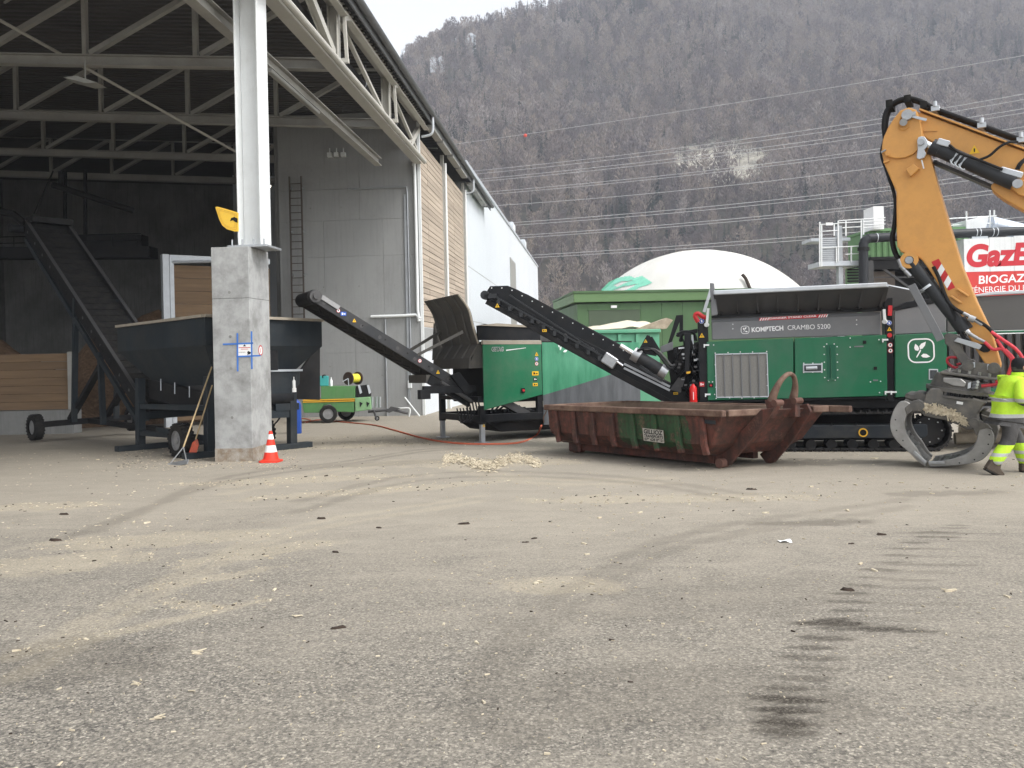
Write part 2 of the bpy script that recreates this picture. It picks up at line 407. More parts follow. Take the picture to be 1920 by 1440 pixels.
# ------------------------------------------------------------------ ground
def ground_mat():
    m, nt, b = newmat('yard'); co = coord(nt)
    sx = N(nt, 'ShaderNodeSeparateXYZ'); nt.links.new(co, sx.inputs[0])
    # aggregate: pale and dark stones in grey binder
    vo = N(nt, 'ShaderNodeTexVoronoi'); vo.inputs['Scale'].default_value = 88; nt.links.new(co, vo.inputs['Vector'])
    sp = N(nt, 'ShaderNodeSeparateColor'); nt.links.new(vo.outputs['Color'], sp.inputs[0])
    agg = ramp(nt, sp.outputs[0], [(0.0,(0.03,0.028,0.026)),(0.35,(0.09,0.085,0.076)),(0.72,(0.20,0.184,0.158)),(0.9,(0.40,0.365,0.30)),(1.0,(0.68,0.62,0.52))])
    n_f = noise(nt, co, 33, 6, 0.82)
    agg = mix(nt, 0.6, agg, ramp(nt, n_f, [(0.37,(0.026,0.024,0.023)),(0.5,(0.145,0.134,0.116)),(0.63,(0.37,0.335,0.275))]))
    # dust of sawdust and dry mud on top
    n_l = noise(nt, co, 0.22, 5, 0.65, 0.6)
    n_m = noise(nt, mapping(nt, co, (1.0, 2.2, 1)), 1.1, 6, 0.7, 0.8)
    n_s = noise(nt, co, 60, 3, 0.8)
    yr = N(nt, 'ShaderNodeMapRange'); yr.interpolation_type = 'SMOOTHSTEP'
    for k, v_ in (('From Min', 3.5), ('From Max', 13.0), ('To Min', -0.06), ('To Max', 0.36)): yr.inputs[k].default_value = v_
    nt.links.new(sx.outputs[1], yr.inputs[0])
    xr = N(nt, 'ShaderNodeMapRange')
    for k, v_ in (('From Min', -3.0), ('From Max', 3.0), ('To Min', -0.03), ('To Max', 0.05)): xr.inputs[k].default_value = v_
    nt.links.new(sx.outputs[0], xr.inputs[0])
    d = math_(nt, 'ADD', math_(nt, 'MULTIPLY', n_l, 0.62), math_(nt, 'MULTIPLY', n_m, 0.42))
    d = math_(nt, 'ADD', d, yr.outputs[0]); d = math_(nt, 'ADD', d, xr.outputs[0])
    d = math_(nt, 'ADD', d, math_(nt, 'MULTIPLY', n_s, 0.42))
    dust = ramp(nt, d, [(0.56, 0.0), (1.08, 0.92)])
    dustcol = ramp(nt, n_m, [(0.25,(0.25,0.222,0.181)),(0.75,(0.36,0.32,0.26))])
    dustcol = mix(nt, 0.45, dustcol, ramp(nt, n_s, [(0.3,(0.13,0.118,0.098)),(0.7,(0.44,0.40,0.325))]))
    c = mix(nt, dust, agg, dustcol)
    def attr(n):
        a = N(nt, 'ShaderNodeAttribute'); a.attribute_name = n; return a.outputs['Fac']
    brk = ramp(nt, n_s, [(0.33, 0.3), (0.55, 1.0)])
    c = mix(nt, math_(nt, 'MULTIPLY', attr('sawdust'), brk), c, (0.50,0.43,0.30))
    c = mix(nt, math_(nt, 'MULTIPLY', attr('mud'), brk), c, (0.035,0.029,0.022))
    nt.links.new(c, b.inputs['Base Color']); b.inputs['Roughness'].default_value = 0.93
    b.inputs['Specular IOR Level'].default_value = 0.25
    hgt = math_(nt, 'ADD', math_(nt, 'MULTIPLY', n_f, 0.7), math_(nt, 'MULTIPLY', sp.outputs[1], 0.3))
    bumpto(nt, b, hgt, 0.55, 0.012)
    return m
ground_mat()
SAW = ((300,1012,1.4,0.45,6),(110,1055,1.0,0.5,15),(60,950,1.2,0.4,0),(250,1180,1.35,0.10,42),(395,1085,0.7,0.16,35),(355,1135,0.4,0.12,-30),
                             (490,1035,0.9,0.3,35),(1060,1098,0.6,0.3,-10),(700,920,2.2,0.35,20),(1250,935,2.2,0.4,-4),(560,900,2.2,0.5,8),(930,868,1.9,0.8,0),(640,835,3.5,1.0,10),(760,822,3.0,1.0,-10))
MUD = ((1560,1170,0.28,0.06,-6,.9),(1680,1182,0.42,0.05,-10,.8),(1530,980,0.8,0.2,0,.5),(1760,925,1.0,0.25,0,.35),(1420,868,1.7,.55,5,.5),(1330,1120,1.8,.6,10,.15),(1560,868,1.6,.35,8,.45),(60,1250,1.0,.5,10,.3),(1180,1300,1.2,.5,10,.22),(700,870,2.5,.5,10,.25),(1500,1330,.4,.35,0,.3),(1478,1292,.17,.05,-10,.8),(1484,1312,.2,.055,-11,1.),(1490,1333,.22,.055,-11,1.),(1482,1357,.2,.05,-9,1.),(1455,1345,.1,.04,-9,.8),(1545,1166,.12,.05,-4,1.),(1590,1168,.16,.045,-8,1.),(1650,1178,.22,.035,-9,1.))
for k in range(26):                          # lug prints of a wheel crossing the right foreground
    t = k/25; vv = 1372*(1-t)**1.35 + 985*(1-(1-t)**1.35); uu = 1478 + 330*t**1.25 - 30*math.sin(t*3)
    MUD += ((uu + random.uniform(-14,14), vv, random.uniform(.15,.26), .04 + .015*random.random(), -10 + random.uniform(-3,3), (1.0 if t < .14 or .3 < t < .45 else .75)*random.uniform(.6,1.0)),)
for k in range(14):
    t = k/13; MUD += ((1640 + 150*t + random.uniform(-20,20), 1190 - 190*t, random.uniform(.3,.6), .05, -8, random.uniform(.15,.4)),)
def axis(a, b, st, far): return far[0] + [a + st*i for i in range(int((b-a)/st)+1)] + far[1]
xs = axis(-9.0, 11.0, .065, ([-3000,-300,-60,-25,-14], [14,25,60,300,3000])); ys = axis(2.0, 8.5, .03, ([-80,-20,0], [8.6 + .1*i for i in range(115)] + [25,32,40,55,75,110,300,900,4000]))
nX, nY = len(xs), len(ys)
verts = [(x, y, gz(y)) for y in ys for x in xs]
me = bpy.data.meshes.new('ground')
me.from_pydata(verts, [], [(j*nX+i, j*nX+i+1, (j+1)*nX+i+1, (j+1)*nX+i) for j in range(nY-1) for i in range(nX-1)])
sa, mu = [0.0]*len(verts), [0.0]*len(verts)
blots = [(gnd(t[0], t[1]), t[2], t[3], t[4], .27, sa) for t in SAW] + [(gnd(t[0], t[1]), t[2], t[3], t[4], t[5], mu) for t in MUD]
for p, a, bb, r, k, dst in blots:
    c_, s_ = math.cos(rad(r)), math.sin(rad(r)); R_ = max(a, bb)
    for j, y in enumerate(ys):
        if abs(y - p.y) > R_: continue
        for i, x in enumerate(xs):
            dx, dy = x - p.x, y - p.y
            if abs(dx) > R_: continue
            l = math.hypot((dx*c_ + dy*s_)/a, (-dx*s_ + dy*c_)/bb)
            if l < 1.15:
                q = 1.0 - l + .45*mnoise.fractal(Vector((x*3.1, y*3.1, 2.0)), 0.9, 2.0, 4)
                dst[j*nX+i] = max(dst[j*nX+i], min(max(q*3.4, 0.0), 1.0)*k)
import numpy as np
VX = np.array([v_[0] for v_ in verts]); VY = np.array([v_[1] for v_ in verts])
def arc(dst, pix, wd, k):                    # wheel arcs swept through the dust
    P = crv([gnd(u, v) for u, v in pix], 24); best = np.full(len(VX), 9.0)
    for a, b in zip(P[:-1], P[1:]):
        dx, dy = b.x-a.x, b.y-a.y; L2 = dx*dx+dy*dy
        t = np.clip(((VX-a.x)*dx+(VY-a.y)*dy)/L2, 0, 1); best = np.minimum(best, np.hypot(VX-a.x-t*dx, VY-a.y-t*dy))
    for i in np.nonzero(best < wd)[0]:
        q = 1 - best[i]/wd + .6*mnoise.fractal(Vector((VX[i]*2.6, VY[i]*2.6, 5.0)), 0.9, 2.0, 3)
        dst[i] = max(dst[i], min(max(q*1.5, 0), 1)*k)
for o in (0, 1):
    arc(mu, [(120+60*o,1010-14*o),(420,905-9*o),(640,872-6*o),(800,846-4*o),(900,842)], .16, .30)
    arc(mu, [(560,960-20*o),(760,905-12*o),(960,893-9*o),(1180,905-9*o),(1400,940-14*o)], .18, .26)
    arc(mu, [(900,1330-60*o),(1060,1150-36*o),(1300,1020-22*o),(1700,950-14*o)], .15, .24)
    arc(sa, [(430,925-12*o),(620,890-8*o),(780,868-5*o),(1000,905-8*o),(1250,905-8*o)], .22, .2)
    arc(sa, [(30,1270-40*o),(330,1100-20*o),(560,1000-14*o),(900,940-10*o)], .14, .2)
for nm, dat in (('sawdust', sa), ('mud', mu)):
    at_ = me.attributes.new(nm, 'FLOAT', 'POINT'); at_.data.foreach_set('value', dat)
me.materials.append(MT('yard')); go_ = bpy.data.objects.new('ground', me); COL.objects.link(go_); tag(go_, kind='structure')
# ------------------------------------------------------------------ mountain and its wood
def smin(a, b, k):
    h = max(k - abs(a - b), 0.0) / k
    return min(a, b) - h*h*k*0.25
def terr(x, y):
    n = mnoise.fractal(Vector((x/140, y/140, 3.1)), 1.0, 2.0, 4) * 14 + mnoise.noise(Vector((x/48, y/260, 5.5))) * 11 + mnoise.noise(Vector((x/38, y/38, 9.0))) * 3.5
    face = 0.74*(y - 268) + n - 0.03*x
    if y < 300: face += 0.0
    top = 262 + (0.40*x if x > -44 else -17.6 + max(1.15*(x + 44), -110)) + (0.42*(x-50) if x > 50 else 0) + 0.10*(y-740) + n*0.35
    return max(min(smin(face, top, 22.0), 480.0), -4.0)
def on_terr(u, v):
    d = ray(u, v); t = 240.0
    while t < 1100:
        if H + d.z*t < terr(d.x*t, t): break
        t += 1.5
    return Vector((d.x*t, t, terr(d.x*t, t)))
_rk = on_terr(1347, 312); ROCK = (_rk.x, _rk.y)
def terrain_mat():
    m, nt, b = newmat('mountain_soil'); co = coord(nt)
    n1 = noise(nt, co, 0.03, 6, 0.7); n2 = noise(nt, co, 0.22, 6, 0.75)
    c = ramp(nt, n2, [(0.3,(0.030,0.025,0.022)),(0.55,(0.060,0.050,0.042)),(0.75,(0.10,0.085,0.066))])
    c = mix(nt, ramp(nt, n1, [(0.45,0.0),(0.65,0.5)]), c, (0.075,0.08,0.045))
    mp = N(nt, 'ShaderNodeMapping'); mp.vector_type = 'TEXTURE'
    mp.inputs['Location'].default_value = (ROCK[0], ROCK[1], _rk.z); mp.inputs['Scale'].default_value = (30, 32, 50)
    nt.links.new(co, mp.inputs['Vector'])
    ln = N(nt, 'ShaderNodeVectorMath', operation='LENGTH'); nt.links.new(mp.outputs[0], ln.inputs[0])
    e = math_(nt, 'SUBTRACT', 1.15, ln.outputs['Value']); e = math_(nt, 'ADD', e, math_(nt, 'MULTIPLY', math_(nt, 'SUBTRACT', n2, 0.5), 2.2))
    rk = ramp(nt, noise(nt, co, 0.45, 5, 0.8), [(0.35,(0.24,0.22,0.17)),(0.6,(0.58,0.55,0.47))])
    c = mix(nt, ramp(nt, e, [(0.1,0.0),(0.5,1.0)]), c, rk)
    nt.links.new(c, b.inputs['Base Color']); b.inputs['Roughness'].default_value = 1.0; b.inputs['Specular IOR Level'].default_value = 0.1
    bumpto(nt, b, n2, 0.8, 1.5)
terrain_mat()
tb = MB()
nx, ny = 150, 110
tb.grid(lambda a, c: (-520 + 1700*a, 232 + 900*c, terr(-520 + 1700*a, 232 + 900*c)), nx, ny)
tag(tb.build('mountain', 'mountain_soil', smooth=60), kind='structure')

def tree_mats():
    m, nt, b = newmat('bare_twigs')
    oi = N(nt, 'ShaderNodeObjectInfo').outputs['Random']; co = coord(nt, 'Generated')
    pn = noise(nt, mapping(nt, N(nt, 'ShaderNodeNewGeometry').outputs['Position'], (.018,.018,.018)), 1.0, 4, .6)
    oi = math_(nt, 'ADD', math_(nt, 'MULTIPLY', oi, .75), math_(nt, 'MULTIPLY', math_(nt, 'SUBTRACT', pn, .38), 1.5), True)
    c = ramp(nt, oi, [(0.0,(0.065,0.052,0.05)),(0.22,(0.17,0.138,0.125)),(0.42,(0.11,0.093,0.096)),(0.66,(0.27,0.222,0.18)),(0.86,(0.225,0.19,0.175)),(1.0,(0.29,0.255,0.235))])
    nt.links.new(c, b.inputs['Base Color']); b.inputs['Roughness'].default_value = 1.0; b.inputs['Specular IOR Level'].default_value = 0.05
    m, nt, b = newmat('spruce_needles')
    oi = N(nt, 'ShaderNodeObjectInfo').outputs['Random']
    c = ramp(nt, oi, [(0.0,(0.018,0.028,0.018)),(0.5,(0.028,0.042,0.026)),(1.0,(0.045,0.055,0.034))])
    nt.links.new(c, b.inputs['Base Color']); b.inputs['Roughness'].default_value = 1.0; b.inputs['Specular IOR Level'].default_value = 0.05
tree_mats()
def bare_tree(seed, h=12.0, w_=3.0, n=150):
    r = random.Random(seed); mb = MB()
    mb.tube([(0,0,-1),(r.uniform(-.2,.2),r.uniform(-.2,.2),h*.4),(r.uniform(-.5,.5),r.uniform(-.5,.5),h*.95)], [0.16,0.12,0.03], 4)
    for k in range(9):
        a = r.uniform(0, 6.28); z = h*r.uniform(.3,.7); L = w_*r.uniform(.5,.9)
        mb.tube([(0,0,z),(math.cos(a)*L*.6, math.sin(a)*L*.6, z+h*.13),(math.cos(a)*L, math.sin(a)*L, z+h*.24)], [.06,.045,.015], 3)
    for k in range(n):
        z = h*(.28 + .72*r.random()**.8); t = (z/h - .28)/.72
        rad_ = w_*(math.sin(math.pi*min(t*.86+.14,1))**.7)*math.sqrt(r.random())
        a = r.uniform(0, 6.28); p = Vector((math.cos(a)*rad_, math.sin(a)*rad_, z))
        d = Vector((math.cos(a)*.55+r.uniform(-.4,.4), math.sin(a)*.55+r.uniform(-.4,.4), r.uniform(.5,1.3))).normalized()*r.uniform(.8,1.9)
        s_ = d.cross(Vector((r.uniform(-1,1),r.uniform(-1,1),r.uniform(-.3,.3)))).normalized()*r.uniform(.15,.34)
        mb.add([p-s_, p+s_, p+d], [(0,1,2)])
    return mb
def spruce(seed, h=14.0, w_=2.3, n=170):
    r = random.Random(seed); tr = MB(); cr = MB()
    tr.tube([(0,0,-1),(0,0,h*.5),(0,0,h*.97)], [.22,.14,.03], 5)
    for k in range(n):
        t = r.random()**.8; z = h*(.08 + .92*t); R = w_*(1-t)*r.uniform(.55,1.1) + .12; a = r.uniform(0, 6.28)
        d = Vector((math.cos(a), math.sin(a), 0)); s_ = Vector((-math.sin(a), math.cos(a), 0))*R*.34
        p = Vector((0,0,z)); e = p + d*R - Vector((0,0,R*r.uniform(.25,.6)))
        cr.add([p, p+d*R*.6-s_-Vector((0,0,R*.25)), e, p+d*R*.6+s_-Vector((0,0,R*.25))], [(0,1,2,3)])
    return tr, cr
protos = bpy.data.collections.new('tree_shapes')
def proto(mb, name, mat):
    o = mb.build(name, mat); COL.objects.unlink(o); protos.objects.link(o); return o
PB = [proto(bare_tree(11+i, 11.5+1.3*(i%3), 2.6+.35*(i%4), 150), 'bare_tree_shape', 'bare_twigs') for i in range(6)]
PS = []
for i in range(3):
    t_, c_ = spruce(40+i, 13+i, 2.1+.2*i, 150); c_.v and t_.add(c_.v, c_.f); PS.append(proto(t_, 'spruce_shape', 'spruce_needles'))

def scatter(name, pts, shapes, label, cat):
    me = bpy.data.meshes.new(name); me.from_pydata([p[0] for p in pts], [], [])
    for an, ty, k in (('tidx','INT',1),('tsc','FLOAT',2),('trot','FLOAT',3)):
        a = me.attributes.new(an, ty, 'POINT'); a.data.foreach_set('value', [p[k] for p in pts])
    o = bpy.data.objects.new(name, me); COL.objects.link(o)
    col = bpy.data.collections.new(name + '_shapes')
    for s_ in shapes: col.objects.link(s_)
    gt = bpy.data.node_groups.new(name, 'GeometryNodeTree')
    gt.interface.new_socket('Geometry', in_out='INPUT', socket_type='NodeSocketGeometry'); gt.interface.new_socket('Geometry', in_out='OUTPUT', socket_type='NodeSocketGeometry')
    gi = gt.nodes.new('NodeGroupInput'); go = gt.nodes.new('NodeGroupOutput')
    ci = gt.nodes.new('GeometryNodeCollectionInfo'); ci.inputs['Collection'].default_value = col
    ci.inputs['Separate Children'].default_value = True; ci.inputs['Reset Children'].default_value = True
    iop = gt.nodes.new('GeometryNodeInstanceOnPoints'); iop.inputs['Pick Instance'].default_value = True
    def att(nm, ty):
        a = gt.nodes.new('GeometryNodeInputNamedAttribute'); a.data_type = ty; a.inputs['Name'].default_value = nm
        return [q for q in a.outputs if q.enabled][0]
    L = gt.links.new
    L(gi.outputs[0], iop.inputs['Points']); L(ci.outputs[0], iop.inputs['Instance'])
    L(att('tidx','INT'), iop.inputs['Instance Index'])
    cx = gt.nodes.new('ShaderNodeCombineXYZ'); L(att('trot','FLOAT'), cx.inputs[2]); L(cx.outputs[0], iop.inputs['Rotation'])
    L(att('tsc','FLOAT'), iop.inputs['Scale']); L(iop.outputs[0], go.inputs[0])
    md = o.modifiers.new('scatter', 'NODES'); md.node_group = gt
    return tag(o, label, cat, kind='stuff')
rr = random.Random(5)
pb, ps = [], []
y = 262.0
while y < 860:
    st = 4.3 if y < 420 else 5.0
    x = -0.30*y - 10
    while x < 0.70*y + 10:
        X = x + rr.uniform(-.5,.5)*st; Y_ = y + rr.uniform(-.5,.5)*st
        dr = math.hypot((X-ROCK[0]+2)/22, (Y_-ROCK[1]+13)/31)
        dens = 0.93 + 0.2*mnoise.noise(Vector((X/60, Y_/60, 1)))
        if dr < 1.0 and rr.random() > 0.12: x += st; continue
        if rr.random() < dens:
            z = terr(X, Y_)
            cn = mnoise.noise(Vector((X/85, Y_/85, 7.7)))
            pc = 0.035 + max(cn-.05, 0)*0.95
            if z > 230 and X < 110: pc += 0.45
            if Y_ < 330: pc += 0.05
            sc = rr.uniform(.62, 1.3)*(0.72 if Y_ < 330 else 1.0)
            if rr.random() < pc: ps.append(((X, Y_, z), rr.randrange(3), sc*rr.uniform(.8,1.1), rr.uniform(0,6.28)))
            else: pb.append(((X, Y_, z), rr.randrange(6), sc, rr.uniform(0,6.28)))
        x += st
    y += st
scatter('bare_forest', pb, PB, 'grey brown leafless wood covering the whole mountainside', 'forest')
scatter('conifer_forest', ps, PS, 'dark conifers mixed through the leafless mountain wood', 'forest')
SP = [(1576,78,'dark pointed spruce high on slope, left of a taller pair',1.0),(1698,66,'tallest dark spruce high on the slope near the top right',1.25),(1722,76,'slim dark spruce just right of the tallest high spruce',.95),
      (1336,212,'lone dark spruce on the slope just above the pale rock scar',1.05),(1822,182,'broad dark spruce right above the orange boom',1.5),(1906,140,'big dark spruce touching the right edge of the picture',1.6),
      (1014,292,'dark spruce beside the red marker ball of the overhead wire',1.1),(985,322,'dark spruce on the lower slope just right of the hall eave',1.1),(1672,30,'small dark spruce near the top edge of the slope',.9)]
for u, v, lb, sc in SP:
    p = on_terr(u, v); t_, c_ = spruce(int(u), 15*sc, 2.5*sc, 240)
    r_ = empty('spruce_tree', p, lb, 'tree', 'single spruces standing out on the slope')
    t_.build('trunk', 'bark', r_); c_.build('crown', 'spruce_needles', r_)
# small white chalets near the ridge
for u, v, lb in ((882,96,'largest white chalet high on the slope under the ridge'),(812,133,'lower left white chalet high on the mountainside'),(827,132,'small white chalet right beside the lower left one')):
    p = on_terr(u, v); fr = Fr(p, 10, False); s_ = .9 if u == 882 else .55
    r_ = empty('chalet', fr, lb, 'house', 'white chalets high on the mountain')
    MB().box(-3.6*s_,3.6*s_,-6*s_,3*s_,-3,5.2*s_+4).build('wall', 'white_wall', r_)
    MB().prism([(-4*s_,5.2*s_+3.9),(4*s_,5.2*s_+3.9),(0,7.4*s_+4)], -6.5*s_, 3.4*s_).build('roof', 'galv_light', r_)
# overhead wires: (left, middle, right) image points, far on the left, nearer on the right
WI = [((820,275),(1300,205),(1990,92),165,100,'topmost thin wire over the valley carrying the red ball'),((820,327),(1300,274),(1990,163),160,96,'second overhead wire from the top, upper of a close pair'),
      ((820,333),(1300,281),(1990,174),160,96,'third overhead wire from the top, lower of a close pair'),((820,343),(1300,293),(1990,192),158,95,'fourth overhead wire from the top'),
      ((820,347),(1300,299),(1990,200),158,95,'fifth overhead wire from the top'),((820,367),(1300,323),(1990,226),156,94,'sixth overhead wire, crossing the pale rock scar'),
      ((820,372),(1300,328),(1990,234),156,94,'seventh overhead wire, just under the rock scar pair'),((820,392),(1300,355),(1990,262),152,92,'single overhead wire midway between two lower pairs'),
      ((820,426),(1300,390),(1990,306),150,90,'upper wire of the fourth lowest pair above the dome'),((820,431),(1300,396),(1990,315),150,90,'lower wire of the fourth lowest pair above the dome'),
      ((820,450),(1300,417),(1990,340),148,89,'upper wire of the second lowest pair above the dome'),((820,455),(1300,422),(1990,348),148,89,'lower wire of the second lowest pair above the dome'),
      ((820,488),(1300,459),(1990,400),146,88,'upper wire of the lowest pair just over the dome'),((820,492),(1300,465),(1990,408),146,88,'lower wire of the lowest pair just over the dome')]
for (a, m_, c_, y0, y1, lb) in WI:
    pts = []
    for k in range(33):
        t = k/32; u = a[0] + (c_[0]-a[0])*t; tm = (m_[0]-a[0])/(c_[0]-a[0])
        v = a[1]*(t-tm)*(t-1)/(tm) + m_[1]*t*(t-1)/(tm*(tm-1)) + c_[1]*t*(t-tm)/(1-tm)
        pts.append(at(u, v, 1/(1/y0 + (1/y1-1/y0)*t)))
    tag(MB().tube(pts, 0.04, 5).build('overhead_wire', 'wire', smooth=80), lb, 'power line', 'overhead wires across the mountainside')
p = at(985, 254, 1/(1/165 + (1/100-1/165)*.141)); M('ball_red', (0.7,0.08,0.05), 0.5)
b_ = MB().sphere(p, .33, 8).build('marker_ball', 'ball_red', smooth=80); tag(b_, 'small red warning ball on the topmost overhead wire', 'marker ball')

# ------------------------------------------------------------------ valley air
m, nt, b = newmat('valley_air'); nt.nodes.remove(b)
pv = N(nt, 'ShaderNodeVolumePrincipled'); pv.inputs['Color'].default_value = (0.84, 0.89, 1.0, 1); pv.inputs['Density'].default_value = 0.0005; pv.inputs['Anisotropy'].default_value = 0.0
nt.links.new(pv.outputs[0], nt.nodes['Material Output'].inputs['Volume'])
tag(MB().box(-540, 1200, -90, 1150, -8, 520).build('haze', 'valley_air'), kind='stuff')
# ------------------------------------------------------------------ hall (local y runs along its eave, away from the viewer)
B = Fr((0,0,0), -4.92, False)
SX = -6.5                                   # plane of the hall's open side and clad wall
def bg_z(x, y): return gz((B.M @ Vector((x, y, 0))).y)
EZ = H + 9.65                               # eave height
RS = 0.068                                  # roof pitch, rising to the left
XL, YN, YE = -38.0, 7.0, 55.0
YW, XC = 32.5, -12.45                       # concrete front wall: its depth and its left end
def rz(x): return EZ + RS*(-6.1 - x)
hall = empty('hall', B, 'large open timber and concrete hall with steel roof trusses', 'hall')
# roof: corrugated deck, covering, fascia, gutter
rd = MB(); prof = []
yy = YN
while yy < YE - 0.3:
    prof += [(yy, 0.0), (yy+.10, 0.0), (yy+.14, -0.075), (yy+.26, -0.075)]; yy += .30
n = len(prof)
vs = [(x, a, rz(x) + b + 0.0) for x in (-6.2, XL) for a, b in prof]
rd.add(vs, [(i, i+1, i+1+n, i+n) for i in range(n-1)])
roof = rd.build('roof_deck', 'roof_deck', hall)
RX = -6.03
MB().add([(RX,YN,rz(RX)+.10),(XL,YN,rz(XL)+.10),(XL,YE,rz(XL)+.10),(RX,YE,rz(RX)+.10),(RX,YN,rz(RX)+.22),(XL,YN,rz(XL)+.22),(XL,YE,rz(XL)+.22),(RX,YE,rz(RX)+.22)],
         [(0,1,2,3),(4,7,6,5),(0,4,5,1),(1,5,6,2),(2,6,7,3),(3,7,4,0)]).build('roof_covering', 'roof_top', hall)
MB().box(-6.05,-6.0,YN,YE,EZ-.30,EZ+.20).build('fascia', 'roof_top', hall)
gt = MB(); n = 9
for k in range(n-1):
    a0, a1 = math.pi*(1+k/(n-1)), math.pi*(1+(k+1)/(n-1)); c0 = (-5.88, EZ-.02)
    gt.add([(c0[0]+.12*math.cos(a0),YN,c0[1]+.12*math.sin(a0)),(c0[0]+.12*math.cos(a1),YN,c0[1]+.12*math.sin(a1)),(c0[0]+.12*math.cos(a1),YE,c0[1]+.12*math.sin(a1)),(c0[0]+.12*math.cos(a0),YE,c0[1]+.12*math.sin(a0))], [(0,1,2,3)])
gt.build('gutter', 'roof_top', hall, smooth=50)
# eave purlins (pale channel sections) between brackets
for y0 in (9.8, 15.6, 21.4, 27.2):
    MB().box(-6.30,-6.24,y0+.15,y0+5.65,EZ-.60,EZ-.30).box(-6.30,-6.08,y0+.15,y0+5.65,EZ-.625,EZ-.602).build('eave_purlin', 'steel_cream', hall, bevel=.008)
for y0 in (33.2, 35.8, 38.6, 41.2, 45.2, 47.8, 50.2):
    MB().box(-6.30,-6.0,y0,y0+2.3,EZ-.42,EZ-.30).build('eave_board', 'lamp_grey', hall)
def ibeam(mb, a, b, hgt, wid, t=.03, up=(0,0,1)):
    a, b = Vector(a), Vector(b); u = Vector(up)
    mb.bar(a, b, .03, hgt - 2*t - .002, up); mb.bar(a + u*(hgt/2-t/2), b + u*(hgt/2-t/2), wid, t, up); mb.bar(a - u*(hgt/2-t/2), b - u*(hgt/2-t/2), wid, t, up)
# eave truss along the open side
CZ = H + 7.72
mb = MB(); ibeam(mb, (SX,YN,CZ), (SX,YW-.05,CZ), .34, .34); mb.cyl((SX+.24,YN,CZ-.06),(SX+.24,YW+.1,CZ-.06),.09,n=12)
et = mb.build('eave_truss', 'steel_cream', hall, bevel=.006)
mb = MB(); ibeam(mb, (SX,YN,EZ-.17), (SX,YW+.4,EZ-.17), .3, .3); mb.build('top_chord', 'steel_cream', et, bevel=.006)
for y0 in (9.6, 15.45, 21.25, 27.1):
    if y0 != 15.45:
        mb = MB(); mb.box(SX-.14,SX-.11,y0-.14,y0+.14,CZ+.19,EZ-.33).box(SX+.11,SX+.14,y0-.14,y0+.14,CZ+.19,EZ-.33).box(SX-.109,SX+.109,y0-.015,y0+.015,CZ+.19,EZ-.33)
        mb.build('vertical_post', 'steel_cream', et, bevel=.004)
        mb = MB(); mb.bar((SX,y0+.05,EZ-.38),(SX,y0+5.6,CZ+.22),.11,.11); mb.build('diagonal', 'steel_cream', et)
        if y0 > 27: continue
        mb = MB(); ibeam(mb, (SX,y0-.2,CZ+.25),(SX,y0-2.6,EZ-.62),.20,.22,.02,(1,0,0)); mb.build('diagonal', 'steel_cream', et)
for y0 in (9.6, 15.45, 21.25, 27.1):
    mb = MB(); mb.box(SX+.16,-6.1,y0-.06,y0+.06,CZ+.04,CZ+.16); mb.build('outrigger', 'steel_cream', et); MB().bar((-6.15,y0,CZ+.17),(-6.2,y0,EZ-.64),.08,.10,(0,1,0)).build('outrigger_post', 'steel_cream', et)
MB().bar((SX,YW-1.6,CZ+.25),(SX,YW+.1,EZ-.6),.16,.2).build('diagonal', 'steel_cream', et)
# cross trusses inside, each with chords and webs
def truss(y0, mat, full=True, dep=2.0):
    sl = lambda x: RS*(SX - x)
    mb = MB(); ibeam(mb, (SX-.2,y0,CZ+.02), (XL+.2,y0,CZ+.02+sl(XL)), .30, .26); t = mb.build('roof_truss', mat, hall)
    mb = MB(); ibeam(mb, (SX-.2,y0,CZ+dep), (XL+.2,y0,CZ+dep+sl(XL)), .26, .24); mb.build('top_chord', mat, t)
    x = SX - 3.9; k = 0
    while x > XL + 4:
        MB().bar((x,y0,CZ+.17+sl(x)),(x,y0,CZ+dep-.13+sl(x)),.12,.14,(0,1,0)).build('web_post', mat, t)
        MB().bar((x+.15,y0,CZ+.2+sl(x)),(x+3.05,y0,CZ+dep-.16+sl(x+3.05)),.14,.16,(0,1,0)).build('web_diagonal', mat, t)
        x -= 3.2; k += 1
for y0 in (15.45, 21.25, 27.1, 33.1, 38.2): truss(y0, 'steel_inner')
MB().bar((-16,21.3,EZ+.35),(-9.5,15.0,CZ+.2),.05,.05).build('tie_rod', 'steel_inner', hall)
a = B.ploc(at(0,38,21)); c = B.ploc(at(470,300,31)); MB().cyl(a, c, .045, n=8).build('tie_rod', 'steel_cream', hall)
# longitudinal galvanised rail beam, duct and pipe inside the eave
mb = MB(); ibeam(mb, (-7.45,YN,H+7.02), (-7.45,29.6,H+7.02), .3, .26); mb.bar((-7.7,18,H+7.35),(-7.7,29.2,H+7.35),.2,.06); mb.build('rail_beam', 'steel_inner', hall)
MB().cyl((-7.35,18.8,H+6.80),(-7.35,22.4,H+6.80),.05,n=8).build('strip_lamp', 'lamp_grey', hall)
mb = MB(); mb.cyl((-6.85,YN,H+8.5),(-6.85,YW-.2,H+8.5),.15,n=14); mb.build('duct_pipe', 'black_matt', hall, smooth=40)
for k in range(9):
    y0 = 12 + k*2.2; MB().tube([(-6.85+.17*math.cos(a_), y0, H+8.5+.17*math.sin(a_)) for a_ in [math.pi*(j/8-1) for j in range(9)]]+[(-6.68,y0,H+9.1)], .012, 5).build('pipe_strap', 'galv', hall)
